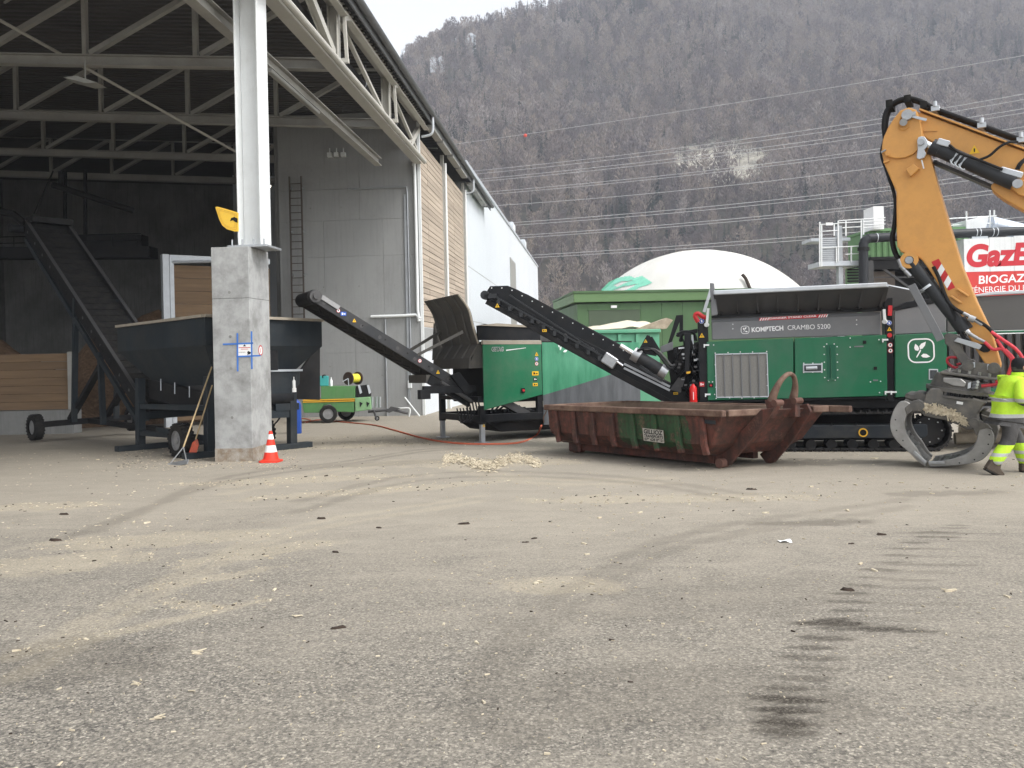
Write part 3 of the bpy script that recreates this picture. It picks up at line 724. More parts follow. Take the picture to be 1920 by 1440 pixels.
# concrete front wall, formed in panels with open joints
cw = MB().box(XC+.03,SX-.03,YW+.02,YW+.35,bg_z(-9,YW)-.4,rz(XC)-.3).build('concrete_wall', 'conc', hall)
zb = bg_z(-9, YW) - .3
rows = [zb, 1.55, 2.95, 5.55, 7.05, 8.35, rz(-9)-.32]; colsx = [XC, -11.65, -10.55, -8.05, SX]
for i in range(len(rows)-1):
    cs = colsx if i in (2,3) else ([XC,-11.6,-9.3,SX] if i < 2 else [XC,-9.0,SX])
    for j in range(len(cs)-1):
        MB().box(cs[j]+.0035,cs[j+1]-.0035,YW-.002*((i*3+j)%3)-.012,YW+.018,rows[i]+.0035,rows[i+1]-.0035).build('concrete_panel', 'conc', cw, bevel=.003)
for x_, z_ in ((-11.1,7.6),(-9.8,7.6),(-8.4,7.2),(-10.6,4.3),(-9.1,4.3),(-7.6,4.3),(-8.6,2.3),(-10.4,1.0),(-8.2,.6)):
    MB().cyl((x_,YW-.03,z_),(x_,YW-.012,z_),.028,n=8).build('tie_hole', 'conc_dark', cw)
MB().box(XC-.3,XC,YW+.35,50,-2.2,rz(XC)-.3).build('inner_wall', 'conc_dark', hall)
# side wall: plinth, wood planks in two bays, white trims and downpipes
zp = 2.55
MB().box(SX-.32,SX+.0,YW+.36,45.2,-2.2,zp).build('side_plinth', 'white_wall', hall)
MB().box(SX-.02,SX+.012,YW+.3,36,1.55,zp-.02).build('plinth_band', 'conc', hall)
MB().box(SX-.30,SX-.08,YW+.36,45.2,zp+.02,EZ-1.25).build('backing_wall', 'black_matt', hall)
cl = MB().box(SX-.075,SX-.03,YW+.05,45.1,zp,zp+.05).build('cladding', 'wood_clad', hall)
nz = 33; ph = (EZ-.95-zp)/nz
for k in range(nz):
    for (y0, y1, jn) in ((YW+.08,38.25,34.4),(38.55,45.0,41.6)):
        for (a0, a1) in ((y0,jn-.004),(jn+.004,y1)):
            o = random.uniform(0,.014)
            MB().box(SX-.03+o,SX+o,a0,a1,zp+k*ph+.012,zp+(k+1)*ph-.012*random.uniform(.6,1.6)).build('plank', 'wood_clad', cl)
for y0 in (38.4, 45.15):
    MB().box(SX-.1,SX+.06,y0-.1,y0+.1,-1.6,EZ-.35).build('wall_post', 'steel_cream', hall)
    MB().cyl((SX+.14,y0,-1.4),(SX+.14,y0,EZ-.75),.06,n=10).build('downpipe', 'steel_white', hall, smooth=50)
    MB().box(SX-.9,SX-.05,y0-.08,y0+.08,EZ-1.15,EZ-.75).build('bracket', 'galv', hall)
for y0 in (YW+.2, 45.3):
    MB().tube([(-5.9,y0,EZ-.1),(-5.9,y0,EZ-.6),(-6.0,y0,EZ-.85),(SX+.12,y0,EZ-.92)], .055, 8, smooth=4).build('downpipe_elbow', 'galv_light', hall, smooth=60)
MB().box(SX-.04,SX+.07,YW-.05,YW+.09,-1.5,EZ-.35).build('corner_trim', 'steel_white', hall)
# white pipe at the corner running down and along the front wall
MB().tube([(SX-.18,YW-.12,CZ-.25),(SX-.14,YW-.12,CZ-.6),(SX-.14,YW-.12,3.25),(SX-.22,YW-.12,3.05),(SX-2.1,YW-.12,3.02)], .065, 10, smooth=3).build('corner_pipe', 'steel_white', hall, smooth=60)
MB().tube([(-9.45,YW-.07,CZ-1.1),(-7.0,YW-.07,CZ-1.1),(-6.98,YW-.07,CZ-1.3),(-6.98,YW-.07,.35)], .035, 8).build('conduit', 'galv', hall)
mb = MB(); mb.bar((-7.08,YW-.05,CZ-1.4),(-7.08,YW-.05,-.6),.1,.04,(0,1,0)); mb.build('cable_tray', 'galv', hall)
MB().box(-7.12,-6.96,YW-.14,YW-.02,.05,.35).build('junction_box', 'steel_white', hall, bevel=.01)
MB().cyl((-8.02,YW-.06,-1.1),(-8.02,YW-.06,2.9),.035,n=8).build('conduit', 'galv', hall)
for k in range(3):
    c = B.ploc(at(606+k*13.5, 281, 32.3)); o = MB()
    o.box(c.x-.09,c.x+.09,YW-.2,YW-.02,c.z-.09,c.z+.08).cyl((c.x,YW-.1,c.z+.08),(c.x,YW-.1,c.z+.28),.025,n=6).build('socket_box', 'steel_white', hall)
# fixed ladder
M('ladder_steel', (0.075,0.06,0.05), 0.7, var=0.2)
l0 = B.ploc(at(552,548,32.2)); l1 = B.ploc(at(546,292,32.2)); lx = -11.63
ld = MB().bar((lx-.25,YW-.25,2.4),(lx-.25,YW-.25,8.9),.05,.07,(0,1,0)).bar((lx+.25,YW-.25,2.4),(lx+.25,YW-.25,8.9),.05,.07,(0,1,0)).build('ladder', 'ladder_steel', hall)
for k in range(21): MB().cyl((lx-.25,YW-.25,2.6+.3*k),(lx+.25,YW-.25,2.6+.3*k),.018,n=6).build('rung', 'ladder_steel', ld)
for k in range(4): MB().box(lx-.28,lx-.22,YW-.25,YW,3+1.8*k,3.05+1.8*k).box(lx+.22,lx+.28,YW-.25,YW,3+1.8*k,3.05+1.8*k).build('wall_bracket', 'galv', ld)
# closed back and left of the hall
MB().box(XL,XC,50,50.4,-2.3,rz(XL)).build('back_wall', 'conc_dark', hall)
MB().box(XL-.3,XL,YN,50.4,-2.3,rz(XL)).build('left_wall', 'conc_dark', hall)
MB().box(XL,XC,50.1,50.2,6,rz(XL)).build('upper_cladding', 'black_matt', hall)
# hanging flood lamp under the second truss
c = B.ploc(at(160,148,20)); lp = MB()
lp.prism([(c.x-.45,c.z),(c.x+.1,c.z-.17),(c.x+.42,c.z-.17),(c.x-.1,c.z+.02)], c.y-.2, c.y+.25).cyl((c.x,c.y,c.z-.03),(c.x,c.y,c.z+.5),.02,n=6).build('flood_lamp', 'lamp_grey', hall)
a = B.ploc(at(487,341,40)); c = B.ploc(at(507,350,40)); MB().cyl(a, c, .06, n=8).build('tube_lamp', 'tube_light', hall)
MB().box(-14.2,-12.5,40.6,40.8,5.0,9.2).build('black_panel', 'black_matt', hall)  # plain matt black panel deep in the hall
# ------------------------------------------------------------------ concrete pillar with steel column
p0 = B.ploc(gnd(404, 866)); yb = p0.y; x0 = p0.x
x1 = B.py(474, 866, yb)[0]; dp = 1.05
zt = B.py(396, 464, yb)[1]; zg = bg_z(x0, yb)
PF = Fr(B.M @ Vector(((x0+x1)/2, yb + dp/2, zg)), -4.92, False)
hw, hd, ht = (x1-x0)/2, dp/2, zt - zg
pil = empty('concrete_pillar', PF, 'tall grey concrete pillar carrying a cream steel column', 'pillar')
M('conc_pillar', (0.37,0.375,0.37), 0.85, var=0.12, vs=1.2, dirt=(0.15,0.15,0.142), damt=0.7, dscale=2.0, bump=0.2, bs=25, streak=0.12)
MB().box(-hw,hw,-hd,hd,-.3,ht-1.053).build('shaft', 'conc_pillar', pil, bevel=.01, seg=2)
MB().box(-hw,hw,-hd,hd,ht-1.05,ht).build('shaft_head', 'conc_pillar', pil, bevel=.01, seg=2)
M('base_stain', (0.24,0.19,0.14), 0.9, var=0.2, vs=6, dirt=(0.4,0.39,0.36), damt=0.8, dscale=7)
MB().box(-hw-.004,hw+.003,-hd-.004,hd,-.01,.27).build('base_dirt', 'base_stain', pil)
for z_ in (.9,1.9,2.55,3.45): MB().cyl((-.02,-hd-.006,z_),(-.02,-hd+.02,z_),.03,n=10).build('tie_hole', 'conc_dark', pil)
cx0 = PF.py(440, 455, -.2)[0]; cx1 = PF.py(487, 455, -.2)[0]; ch = .31; cm = (cx0+cx1)/2 + .08
MB().box(cm-.42,cm+.42,-.40,.40,ht+.002,ht+.05).build('base_plate', 'galv', pil, bevel=.006)
for sx_ in (-.34,-.12,.12,.34): MB().cyl((cm+sx_,-.34,ht+.05),(cm+sx_,-.34,ht+.17),.018,n=6).build('anchor_bolt', 'galv', pil)
tz = (PF.ploc(B.M @ Vector((SX,15.45,CZ+.1)))).z + 3
mb = MB(); mb.box(cm-.25,cm-.222,-.27,.27,ht+.05,tz).box(cm+.222,cm+.25,-.27,.27,ht+.05,tz).box(cm-.22,cm+.22,-.012,.012,ht+.05,tz); mb.build('steel_column', 'steel_white', pil, bevel=.005)
# yellow sign plate on the column
c = PF.P(428, 411, -.35)
ys_ = empty('warning_sign', Fr(PF.M @ c, -4.92, False), 'yellow round-cornered sign plate tilted beside the steel column', 'sign')
def rrect(w_, h_, r, n=5):
    out = []
    for (sx_, sy_, a0) in ((1,1,0),(-1,1,90),(-1,-1,180),(1,-1,270)):
        for k in range(n+1):
            a = rad(a0 + 90*k/n); out.append((sx_*(w_-r)+r*math.cos(a), sy_*(h_-r)+r*math.sin(a)))
    return out
sg_ = [(404,389),(408,387.5),(440,396.5),(447,399),(447.5,434),(441,434.5),(426,430),(417,423),(411,411)]
SF = Fr(PF.M @ c, -4.92, False)
def shr(k): 
    q0 = SF.poly(sg_, 0); mx, mz = sum(p[0] for p in q0)/len(q0), sum(p[1] for p in q0)/len(q0)
    return [(mx+(x-mx)*k, mz+(z-mz)*k) for x, z in q0]
MB().prism(shr(1.0), -.012, .012).build('plate', 'yellow_sign', ys_, bevel=.004)
mb = MB()
for k_ in (.86,.72):
    o_, i_ = shr(k_), shr(k_-.05); n = len(o_)
    mb.add([(x,-.0145,z) for x,z in o_]+[(x,-.0145,z) for x,z in i_], [(i,(i+1)%n,(i+1)%n+n,i+n) for i in range(n)])
mb.build('border_line', 'lid_yellow', ys_)
MB().prism(SF.poly([(432,415),(434,409),(440,407),(446,410),(446,418),(441,416),(437,413)]),-.0165,-.0135).build('pictogram', 'black_print', ys_)
# notice sheet held with blue tape
c0 = PF.P(445,645,-hd); c1 = PF.P(473,668,-hd)
ns_ = empty('notice', Fr(PF.M @ Vector(((c0.x+c1.x)/2,-hd,(c0.z+c1.z)/2)), -4.92, False), 'white printed notice stuck to the pillar with blue tape', 'notice')
wx, wz = abs(c1.x-c0.x)/2, abs(c0.z-c1.z)/2
MB().box(-wx,wx,-.008,-.004,-wz,wz).build('sheet', 'paper', ns_)
for (a, b_, w__) in (((-wx-.30,wz),(wx+.03,wz+.01),0),((-wx-.02,-wz),(wx+.18,-wz+.01),0),((-wx,-wz-.3),(-wx+.01,wz+.22),1),((wx-.01,-wz-.26),(wx,wz+.25),1)):
    MB().bar((a[0],-.0105,a[1]),(b_[0],-.0105,b_[1]),.003,.032,(0,0,1) if not w__ else (1,0,0)).build('tape_strip', 'tape_blue', ns_)
NF = Fr(PF.M @ Vector(((c0.x+c1.x)/2,-hd,(c0.z+c1.z)/2)), -4.92, False)
mb = MB(); mb.box(-wx*.8,wx*.8,-.0095,-.0085,wz*.36,wz*.46).box(-wx*.5,wx*.5,-.0095,-.0085,wz*.12,wz*.2); mb.build('printed_line', 'red_print', ns_)
mb = MB(); mb.prism([(-.035,wz*.6),(.035,wz*.6),(0,wz*.93)],-.0095,-.0085).bar((.06,-.009,-wz*.3),(wx*.8,-.009,-wz*.55),.002,.05).bar((.09,-.009,-wz*.5),(.06,-.009,-wz*.75),.002,.02); mb.build('pictogram', 'black_print', ns_)
text(PF, ns_, 'ATTENTION', 447.5, 661.5, 460, 661.3, -hd-.009, 'black_print', bold=.02)
for ch_ in ns_.children:
    if ch_.name.startswith('lettering'):
        T_ = NF.I @ PF.M; ch_.data.transform(T_)
# round prohibition sticker on the pillar's right face
c = PF.px(488.5, 657, hw); mb = MB(); 
mb.ring((hw+.001,c[0],c[1]),(hw+.005,c[0],c[1]),.11,.085,20,0).cyl((hw+.0005,c[0],c[1]),(hw+.003,c[0],c[1]),.085,n=20,m=1).bar((hw+.004,c[0]-.02,c[1]-.05),(hw+.004,c[0]+.01,c[1]+.05),.02,.003,(1,0,0),0)
st_ = mb.build('prohibition_sticker', ['red_print','paper']); st_.matrix_world = PF.M; tag(st_, 'round red-ringed white sticker on side of the pillar', 'sticker')
# traffic cone
q = gnd(508, 866); cf = Fr(q, 0); kc = .62/.62
cone = empty('traffic_cone', cf, 'red and white striped traffic cone at the pillar foot', 'traffic cone')
r_ = lambda z: .155 - .125*(z-.05)/.57
MB().prism(rrect(.205,.205,.09), 0, .035, 'z').lathe([(.2,.035),(.165,.06),(.158,.062)],n=24).build('base', 'cone_red', cone, bevel=.004)
zz = [.05,.20,.335,.455,.555,.62]
for k in range(5): MB().lathe([(r_(zz[k]),zz[k]),(r_(zz[k+1]),zz[k+1])] + ([(.02,.622)] if k==4 else []), n=24).build('band', 'cone_red' if k%2==0 else 'cone_white', cone, smooth=50)
# ------------------------------------------------------------------ white building behind
wb = empty('white_building', B, 'long white rendered building beyond the clad hall wall', 'building')
top = [B.px(u, v, SX+.02) for u, v in ((880,330),(927,386),(1008,501))]
(ya, za), (yb_, zb_) = top[1], top[2]
zf = lambda y: za + (zb_-za)*(y-ya)/(yb_-ya)
mb = MB(); mb.prism([(46.2,-2.3),(yb_,-2.3),(yb_,zf(yb_)),(46.2,zf(46.2))], SX-14, SX+.02, 'x'); mb.build('wall', 'white_wall', wb)
mb = MB(); mb.add([(x,y,zf(y)+o) for y in (46.2,yb_+.2) for x,o in ((SX+.12,.0),(SX+.12,.25),(SX-14,.25),(SX-14,.0))], [(0,1,5,4),(1,2,6,5),(2,3,7,6),(3,0,4,7),(0,3,2,1),(4,5,6,7)]); mb.build('parapet', 'galv_light', wb)
d0, d1 = B.px(956,480,SX+.03), B.px(966,480,SX+.03)
MB().box(SX+.025,SX+.06,d0[0],d1[0],-2,d0[1]-.1).build('grey_strip', 'lamp_grey', wb)  # upright grey strip set on the white wall
for u, v in ((962,432),(984,462)):
    yy_, z_ = B.px(u, v, SX-1); MB().box(SX-2.4,SX-1,yy_,yy_+3.5,zf(yy_)-.5,z_+1.0).build('roof_vent', 'white_wall', wb)
for z_ in (3.2, 6.4): 
    MB().box(SX+.021,SX+.026,46.3,yb_-.3,z_,z_+.04).build('joint', 'lamp_grey', wb)
# ------------------------------------------------------------------ conveyor builder (local x along, z up)
def belt_unit(root, A, Bp, y0, y1, sh, rail='black_paint', belt='rubber', drum=.17, rollers=10, bd=.16, chev=True, flange=None):
    """Side rails, troughed belt with return strand, idlers and end drums between two (x,z) points."""
    A, Bp = Vector((A[0],0,A[1])), Vector((Bp[0],0,Bp[1])); d = (Bp-A).normalized(); L = (Bp-A).length; nrm = Vector((-d.z,0,d.x))
    if nrm.z < 0: nrm = -nrm
    for yy in (y0, y1):
        MB().bar(A+Vector((0,yy,0)), Bp+Vector((0,yy,0)), .05, sh, tuple(nrm)).build('side_rail', rail, root, bevel=.006)
        if flange: MB().bar(A+Vector((0,yy,0))+nrm*(sh/2+.012), Bp+Vector((0,yy,0))+nrm*(sh/2+.012), .10, .02, tuple(nrm)).build('rail_flange', flange, root)
    a, b = y0+.04, y1-.04
    mb = MB()
    for off in (bd/2, -bd/2-.05):
        mb.bar(A+Vector((0,(a+b)/2,0))+nrm*off, Bp+Vector((0,(a+b)/2,0))+nrm*off, b-a, .02, tuple(nrm))
    bl = mb.build('belt', belt, root)
    if chev:
        mb = MB(); k = 0.25
        while k < L-.3:
            for sg in (-1, 1):
                p = A + d*k + Vector((0,(a+b)/2,0)) - nrm*(bd/2+.065); q = p + d*.22 + Vector((0,sg*(b-a)*.42,0))
                mb.bar(p, q, .035, .02, tuple(nrm))
            k += .26
        mb.build('belt_cleats', 'black_matt', bl)['kind'] = 'stuff'
    for e in (A, Bp):
        MB().cyl(e+Vector((0,a,0)), e+Vector((0,b,0)), drum, n=18).build('drum', 'black_matt', root, smooth=50)
    for k in range(rollers):
        p = A + d*(L*(k+.5)/rollers)
        MB().cyl(p+Vector((0,y0-.03,0))-nrm*.02, p+Vector((0,y1+.03,0))-nrm*.02, .045, n=8).build('idler', 'dark_grey', root)
    return d, nrm, L
def wheel(root, c, axis, R, wdt, name='wheel', tread=True, rim='rim_grey'):
    c, ax = Vector(c), Vector(axis).normalized()
    w_ = bpy.data.objects.new(name, None); COL.objects.link(w_); w_.parent = root; w_.empty_display_size = .1
    mb = MB(); t = Vector((0,0,1)) if abs(ax.z) < .9 else Vector((1,0,0)); e = ax.cross(t).normalized(); g_ = ax.cross(e); n = 28
    prof = [(R*.58,-wdt*.46),(R*.8,-wdt*.5),(R*.96,-wdt*.42),(R,-wdt*.25),(R,wdt*.25),(R*.96,wdt*.42),(R*.8,wdt*.5),(R*.58,wdt*.46)]
    vs = []
    for r_, o in prof: vs += [c + ax*o + (e*math.cos(2*math.pi*i/n)+g_*math.sin(2*math.pi*i/n))*r_ for i in range(n)]
    mb.add(vs, [(k*n+i,k*n+(i+1)%n,(k+1)*n+(i+1)%n,(k+1)*n+i) for k in range(len(prof)-1) for i in range(n)])
    if tread:
        for i in range(22):
            a0 = 2*math.pi*i/22; dr = e*math.cos(a0)+g_*math.sin(a0); tg = -e*math.sin(a0)+g_*math.cos(a0)
            for sg in (-1,1): mb.bar(c+dr*(R+.004)+ax*sg*.02, c+dr*(R-.005)+ax*sg*wdt*.45+tg*.03, R*.13, R*.07, tuple(dr))
    mb.build('tyre', 'rubber', w_, smooth=40)
    mb = MB(); mb.cyl(c-ax*wdt*.30, c+ax*wdt*.30, R*.6, n=24); mb.ring(c-ax*wdt*.40, c-ax*wdt*.28, R*.62, R*.50, 24); mb.cyl(c-ax*wdt*.42, c-ax*wdt*.28, R*.20, n=12)
    mb.build('rim', rim, w_, smooth=40)
    return w_
# ------------------------------------------------------------------ dark feed hopper on skids behind the pillar
FH = Fr(gnd(392, 857), 49)
fh = empty('feed_hopper', FH, 'dark grey steel feed hopper on skids behind the pillar', 'hopper')
LX, LY, ZR, ZS, ZB = 2.8, 4.1, 3.02, 2.42, 1.55
def rng(x0,x1,y0,y1,z): return [(x0,y0,z),(x1,y0,z),(x1,y1,z),(x0,y1,z)]
t0, t1, t2 = rng(-.2,LX,-.25,LY,ZR), rng(-.2,LX,-.25,LY,ZS), rng(.35,LX-.85,.25,LY-1.0,ZB)
ti0, ti1, ti2 = rng(-.14,LX-.06,-.19,LY-.06,ZR), rng(-.14,LX-.06,-.19,LY-.06,ZS), rng(.41,LX-.91,.31,LY-1.06,ZB)
fc = []
for o in (0, 4):
    for i in range(4): fc.append((o+i, o+(i+1)%4, o+4+(i+1)%4, o+4+i))
for o in (12, 16):
    for i in range(4): fc.append((o+i, o+4+i, o+4+(i+1)%4, o+(i+1)%4))
for i in range(4): fc.append((i, 12+i, 12+(i+1)%4, (i+1)%4))
MB().add(t0+t1+t2+ti0+ti1+ti2, fc).build('bin', 'anthracite', fh, bevel=.008)
M('rim_dusty', (0.34,0.30,0.24), 0.7, var=0.15, vs=4)
rm = MB()
for (a, b_) in (((-.22,-.27),(LX+.02,-.27)),((LX,-.25),(LX,LY)),((LX,LY),(-.22,LY)),((-.2,LY),(-.2,-.25))):
    rm.bar((a[0],a[1],ZR+.03),(b_[0],b_[1],ZR+.03),.12,.06)
rm.build('rim', 'rim_dusty', fh)
for (x, y_) in ((.02,.02),(LX-.7,.02),(.02,LY-.75),(LX-.7,LY-.75)):
    MB().box(x-.09,x+.09,y_-.09,y_+.09,.12,1.75).build('leg', 'anthracite', fh, bevel=.008)
for y_ in (.02, LY-.75):
    MB().box(-.55,LX-.2,y_-.12,y_+.12,.0,.13).build('skid', 'anthracite', fh, bevel=.008)
    MB().box(.1,LX-.8,y_-.06,y_+.06,.75,.92).build('cross_beam', 'anthracite', fh)
MB().box(-.04,.08,.12,LY-.86,1.0,1.12).build('side_beam', 'anthracite', fh)
MB().box(-.04,.08,.12,LY-.86,.35,.47).build('side_beam', 'anthracite', fh)
# belt trough under the bin, dipping towards the viewer
mb = MB(); mb.prism([(.05,.85),(.05,1.32),(LY-.7,1.72),(LY-.7,1.25)], .25, LX-1.0, 'x'); mb.build('belt_trough', 'black_matt', fh)
for k in range(4): MB().cyl((.18,.5+.7*k,1.2+.08*k),(.18,.5+.7*k,1.45+.09*k),.012,n=6).build('hanger_rod', 'galv_light', fh)
MB().prism([FH.py(600,642,.9),FH.py(566,692,.9),FH.py(545,695,.9),FH.py(545,748,.9),FH.py(600,750,.9)], .9, .98).build('rear_plate', 'black_matt', fh)
# discharge chute, motor and platform on the right
x0, z0 = FH.py(505,693,.0); x1, _ = FH.py(563,692,.0)
MB().box(x0-.4,x1,-.1,.9,z0-.05,z0).build('chute_edge', 'galv_light', fh)
MB().prism([(x0-.4,z0-.06),(x1-.05,z0-.06),(x1-.06,z0-.35),(x1-.35,z0-.6),(x0-.3,z0-.75)], -.06, .85).build('chute', 'anthracite', fh, bevel=.01)
p = FH.P(505,745,.1); q_ = FH.P(543,745,.1); MB().cyl(p-Vector((.5,0,0)), q_, .19, n=20).build('drive_motor', 'black_paint', fh, smooth=50)
p = FH.P(553,765,.0); MB().box(p.x-.55,p.x+.08,-.06,.1,p.z-.04,p.z+.12).build('platform_beam', 'anthracite', fh)
p = FH.P(507,690-12,-.26); MB().box(p.x-.1,p.x+.12,-.40,-.27,p.z-.2,p.z+.25).build('switch_box', 'black_paint', fh, bevel=.01)
MB().tube([FH.P(500,797,.2),FH.P(515,795,.2),FH.P(530,775,.2),FH.P(537,765,.2)],.018,6,smooth=4).build('cable', 'black_matt', fh)
wheel(fh, (-.35,.55,.37), (1,0,0), .37, .28)
wheel(fh, (LX-.9,.95,.37), (1,0,0), .37, .28)
MB().cyl((-.3,.55,.37),(LX-.9,.55,.37),.05,n=8).bar((-.1,.55,.45),(-.1,2.2,.55),.08,.1).build('axle', 'anthracite', fh)
# ------------------------------------------------------------------ tall inclined conveyor in the hall
P0, P1 = at(273, 782, 20.6), at(47, 424, 25.0)
dxy = Vector((P1.x-P0.x, P1.y-P0.y, 0)); yaw = math.degrees(math.atan2(dxy.y, dxy.x))
LC = Fr(Vector((P0.x, P0.y, gz(P0.y))), yaw, False)
lc = empty('inclined_conveyor', LC, 'tall dark inclined belt conveyor rising into the hall', 'conveyor')
a = LC.ploc(P0); b_ = LC.ploc(P1)
w1 = -1.25                                   # local y is to the left of travel: the far rail lies to the right
d, nrm, L = belt_unit(lc, (a.x,a.z+.1), (b_.x,b_.z), w1, 0.0, .40, rail='black_matt', flange='dark_grey', rollers=14, chev=False)
A3 = Vector((a.x,0,a.z+.1)); 
for k in range(15):                          # lightening slots along the near rail
    p = A3 + d*(L*(.06+.06*k)); MB().bar(p+Vector((0,.028,0))-nrm*.05, p+d*.2+Vector((0,.028,0))-nrm*.05, .01, .13, tuple(nrm)).build('slot', 'black_matt', lc)
mb = MB(); k = .3
while k < L-.2:
    p = A3 + d*k + nrm*.1; mb.bar(p+Vector((0,-.08,0)), p+Vector((0,w1+.08,0)), .03, .022, tuple(nrm)); k += .30
mb.build('belt_cleats', 'rubber', lc)['kind'] = 'stuff'
MB().bar(A3-nrm*.42, A3+d*L*.97-nrm*.30, .08, .14, tuple(nrm)).build('lower_chord', 'anthracite', lc)
p = A3 + d*L
MB().box(p.x-.5,p.x+.12,w1+.02,-.02,p.z+.1,p.z+.28).build('head_cover', 'black_matt', lc)
MB().cyl((p.x+.05,.05,p.z-.1),(p.x+.05,.42,p.z-.1),.13,n=14).build('head_motor', 'black_paint', lc, smooth=40)
for (s0, s1) in ((.16,.62),(.22,.34)):
    for yy in (-.02, w1+.02):
        q_ = A3 + d*L*s0; e_ = A3 + d*L*s1
        MB().bar((q_.x + (e_.x-q_.x)*.9, yy, .45), (e_.x if s1<.5 else e_.x-.6, yy, e_.z-.3), .1, .14, (0,1,0)).build('strut', 'anthracite', lc)
cw_ = A3 + d*L*.55
MB().bar((cw_.x+.6,w1-.6,.42),(cw_.x+.6,.75,.42),.16,.16).build('axle_beam', 'black_matt', lc)
MB().bar((a.x+.4,w1/2,.35),(cw_.x+.6,w1/2,.42),.14,.14).build('draw_beam', 'black_matt', lc)
for yy in (w1-.7, .85): wheel(lc, (cw_.x+.6,yy,.36), (0,1,0), .36, .26)
mb = MB(); mb.bar((cw_.x+.6,-.1,.5),(cw_.x-1.4,-.1,2.1),.12,.16,(0,1,0)).bar((cw_.x+.6,w1+.1,.5),(cw_.x-1.4,w1+.1,2.1),.12,.16,(0,1,0)); mb.build('lift_arm', 'black_matt', lc)
# ------------------------------------------------------------------ inside the hall: bays, partition, chip heaps, gantry
def board_wall(fr, name, label, x0, x1, z0, z1, nb, th=.07, mat='wood_tan', posts=(), base=None):
    r = empty(name, fr, label, 'partition'); hb = (z1-z0)/nb
    for k in range(nb): MB().box(x0,x1,random.uniform(0,.006),th,z0+k*hb+.006,z0+(k+1)*hb-.006).build('board', mat, r)
    for px_ in posts: MB().box(px_-.08,px_+.08,-.09,-.01,z0,z1+.05).build('post', 'steel_inner', r)
    if base: MB().box(x0-.1,x1+.1,-.18,th+.2,base,z0-.01).build('kerb', 'conc_dark', r)
    return r
p = at(60, 790, 26.5); fr = Fr(Vector((p.x, p.y, gz(p.y))), -2, False)
xr, zr = fr.py(136, 662, 0); _, zb0 = fr.py(100, 768, 0)
board_wall(fr, 'board_bay', 'tan horizontal board wall holding the left chip heap', -9, xr, max(zb0,.4), zr, 7, posts=(xr-.05,), base=-.3)
p = at(350, 760, 29.0); fr = Fr(Vector((p.x, p.y, gz(p.y))), 35, False)
x0_, zt_ = fr.py(318, 478, 0); _, zb1 = fr.py(318, 640, 0)
bw = board_wall(fr, 'board_partition', 'tan board partition in a pale steel frame behind the hopper', x0_+.1, x0_+3.6, .2, zt_-.35, 12, posts=(x0_+1.8,))
mb = MB(); mb.box(x0_-.28,x0_-.06,-.2,.15,-.1,zt_).box(x0_-.05,x0_+.09,-.22,.17,-.1,zt_-.02); mb.build('frame_post', 'galv_light', bw)
MB().bar((x0_,0,zt_-.1),(x0_+3.6,0,zt_-.1),.16,.2).build('frame_beam', 'galv_light', bw)
MB().cyl((x0_,-.15,zt_-.28),(x0_+2.4,-1.9,zt_-.28),.05,n=8).build('frame_brace', 'galv_light', bw)
def heap(name, label, cx, cy, rx, ry, h, mat='chips', sd=0):
    mb = MB(); n1, n2 = 40, 14; vs = []
    for j in range(n2+1):
        for i in range(n1):
            t = j/n2; a = 2*math.pi*i/n1; r_ = t*(1+.12*mnoise.noise(Vector((math.cos(a)*1.5,math.sin(a)*1.5,sd))))
            x, y_ = cx+rx*r_*math.cos(a), cy+ry*r_*math.sin(a)
            z = gz(y_) + h*(1-t)**1.05*(1+.15*mnoise.noise(Vector((x*.9,y_*.9,sd+3)))) + .05*mnoise.noise(Vector((x*4,y_*4,sd)))*(1-t)
            vs.append((x,y_,z - .02*t))
    mb.add(vs, [(j*n1+i,j*n1+(i+1)%n1,(j+1)*n1+(i+1)%n1,(j+1)*n1+i) for j in range(n2) for i in range(n1)])
    o = mb.build(name, mat, smooth=80); tag(o, label, 'heap', kind=None); return o
q_ = at(40,700,29.5); heap('chip_heap', 'brown wood chip heap behind the board wall at far left', q_.x-2.5, q_.y+1.5, 6.0, 4.0, 3.9, sd=1)
q_ = at(150,700,31); heap('chip_heap', 'brown wood chip heap under the inclined conveyor', q_.x+.3, q_.y+2.2, 4.2, 3.4, 4.3, sd=4)
q_ = at(300,700,37); heap('chip_heap', 'dark chip heap deep in the hall behind the partition', q_.x, q_.y, 5.5, 4.5, 5.2, sd=8)
GA = Fr(Vector((0,0,0)), -4.92, False)
def gp(u, v, Y): return GA.ploc(at(u, v, Y))
ga = empty('gantry', GA, 'dark steel gantry walkway with handrail across the hall', 'gantry')
a, b_ = gp(-60,476,36), gp(288,474,36)
MB().bar(a,b_,.9,.5).build('deck_beam', 'black_matt', ga)
MB().bar(gp(150,455,36),gp(272,453,36),.7,.55).build('machine_box', 'black_matt', ga)
for v1, v2 in ((446,438),(458,450)):
    MB().cyl(gp(-60,v1,35.6),gp(264,v2,35.6),.025,n=6).build('handrail', 'black_paint', ga)
for u in range(-20,270,46): MB().cyl(gp(u,444,35.6),gp(u,472,35.6),.022,n=6).build('rail_post', 'black_paint', ga)
for u in (122,160): MB().bar(gp(u,320,36),gp(u,470,36),.12,.12,(0,1,0)).build('hanger', 'black_matt', ga)
hg = empty('hanging_chute', GA, 'dark sloping pipe hung high above the inclined conveyor', 'pipe')
MB().cyl(gp(97,346,33),gp(250,395,35),.13,n=10).build('pipe', 'black_matt', hg); MB().cyl(gp(114,350,33.2),gp(114,322,33.2),.1,n=8).build('hanger', 'black_matt', hg)
MB().cyl(gp(100,320,33.2),gp(64,402,33.2),.03,n=6).build('stay_rod', 'black_matt', hg)
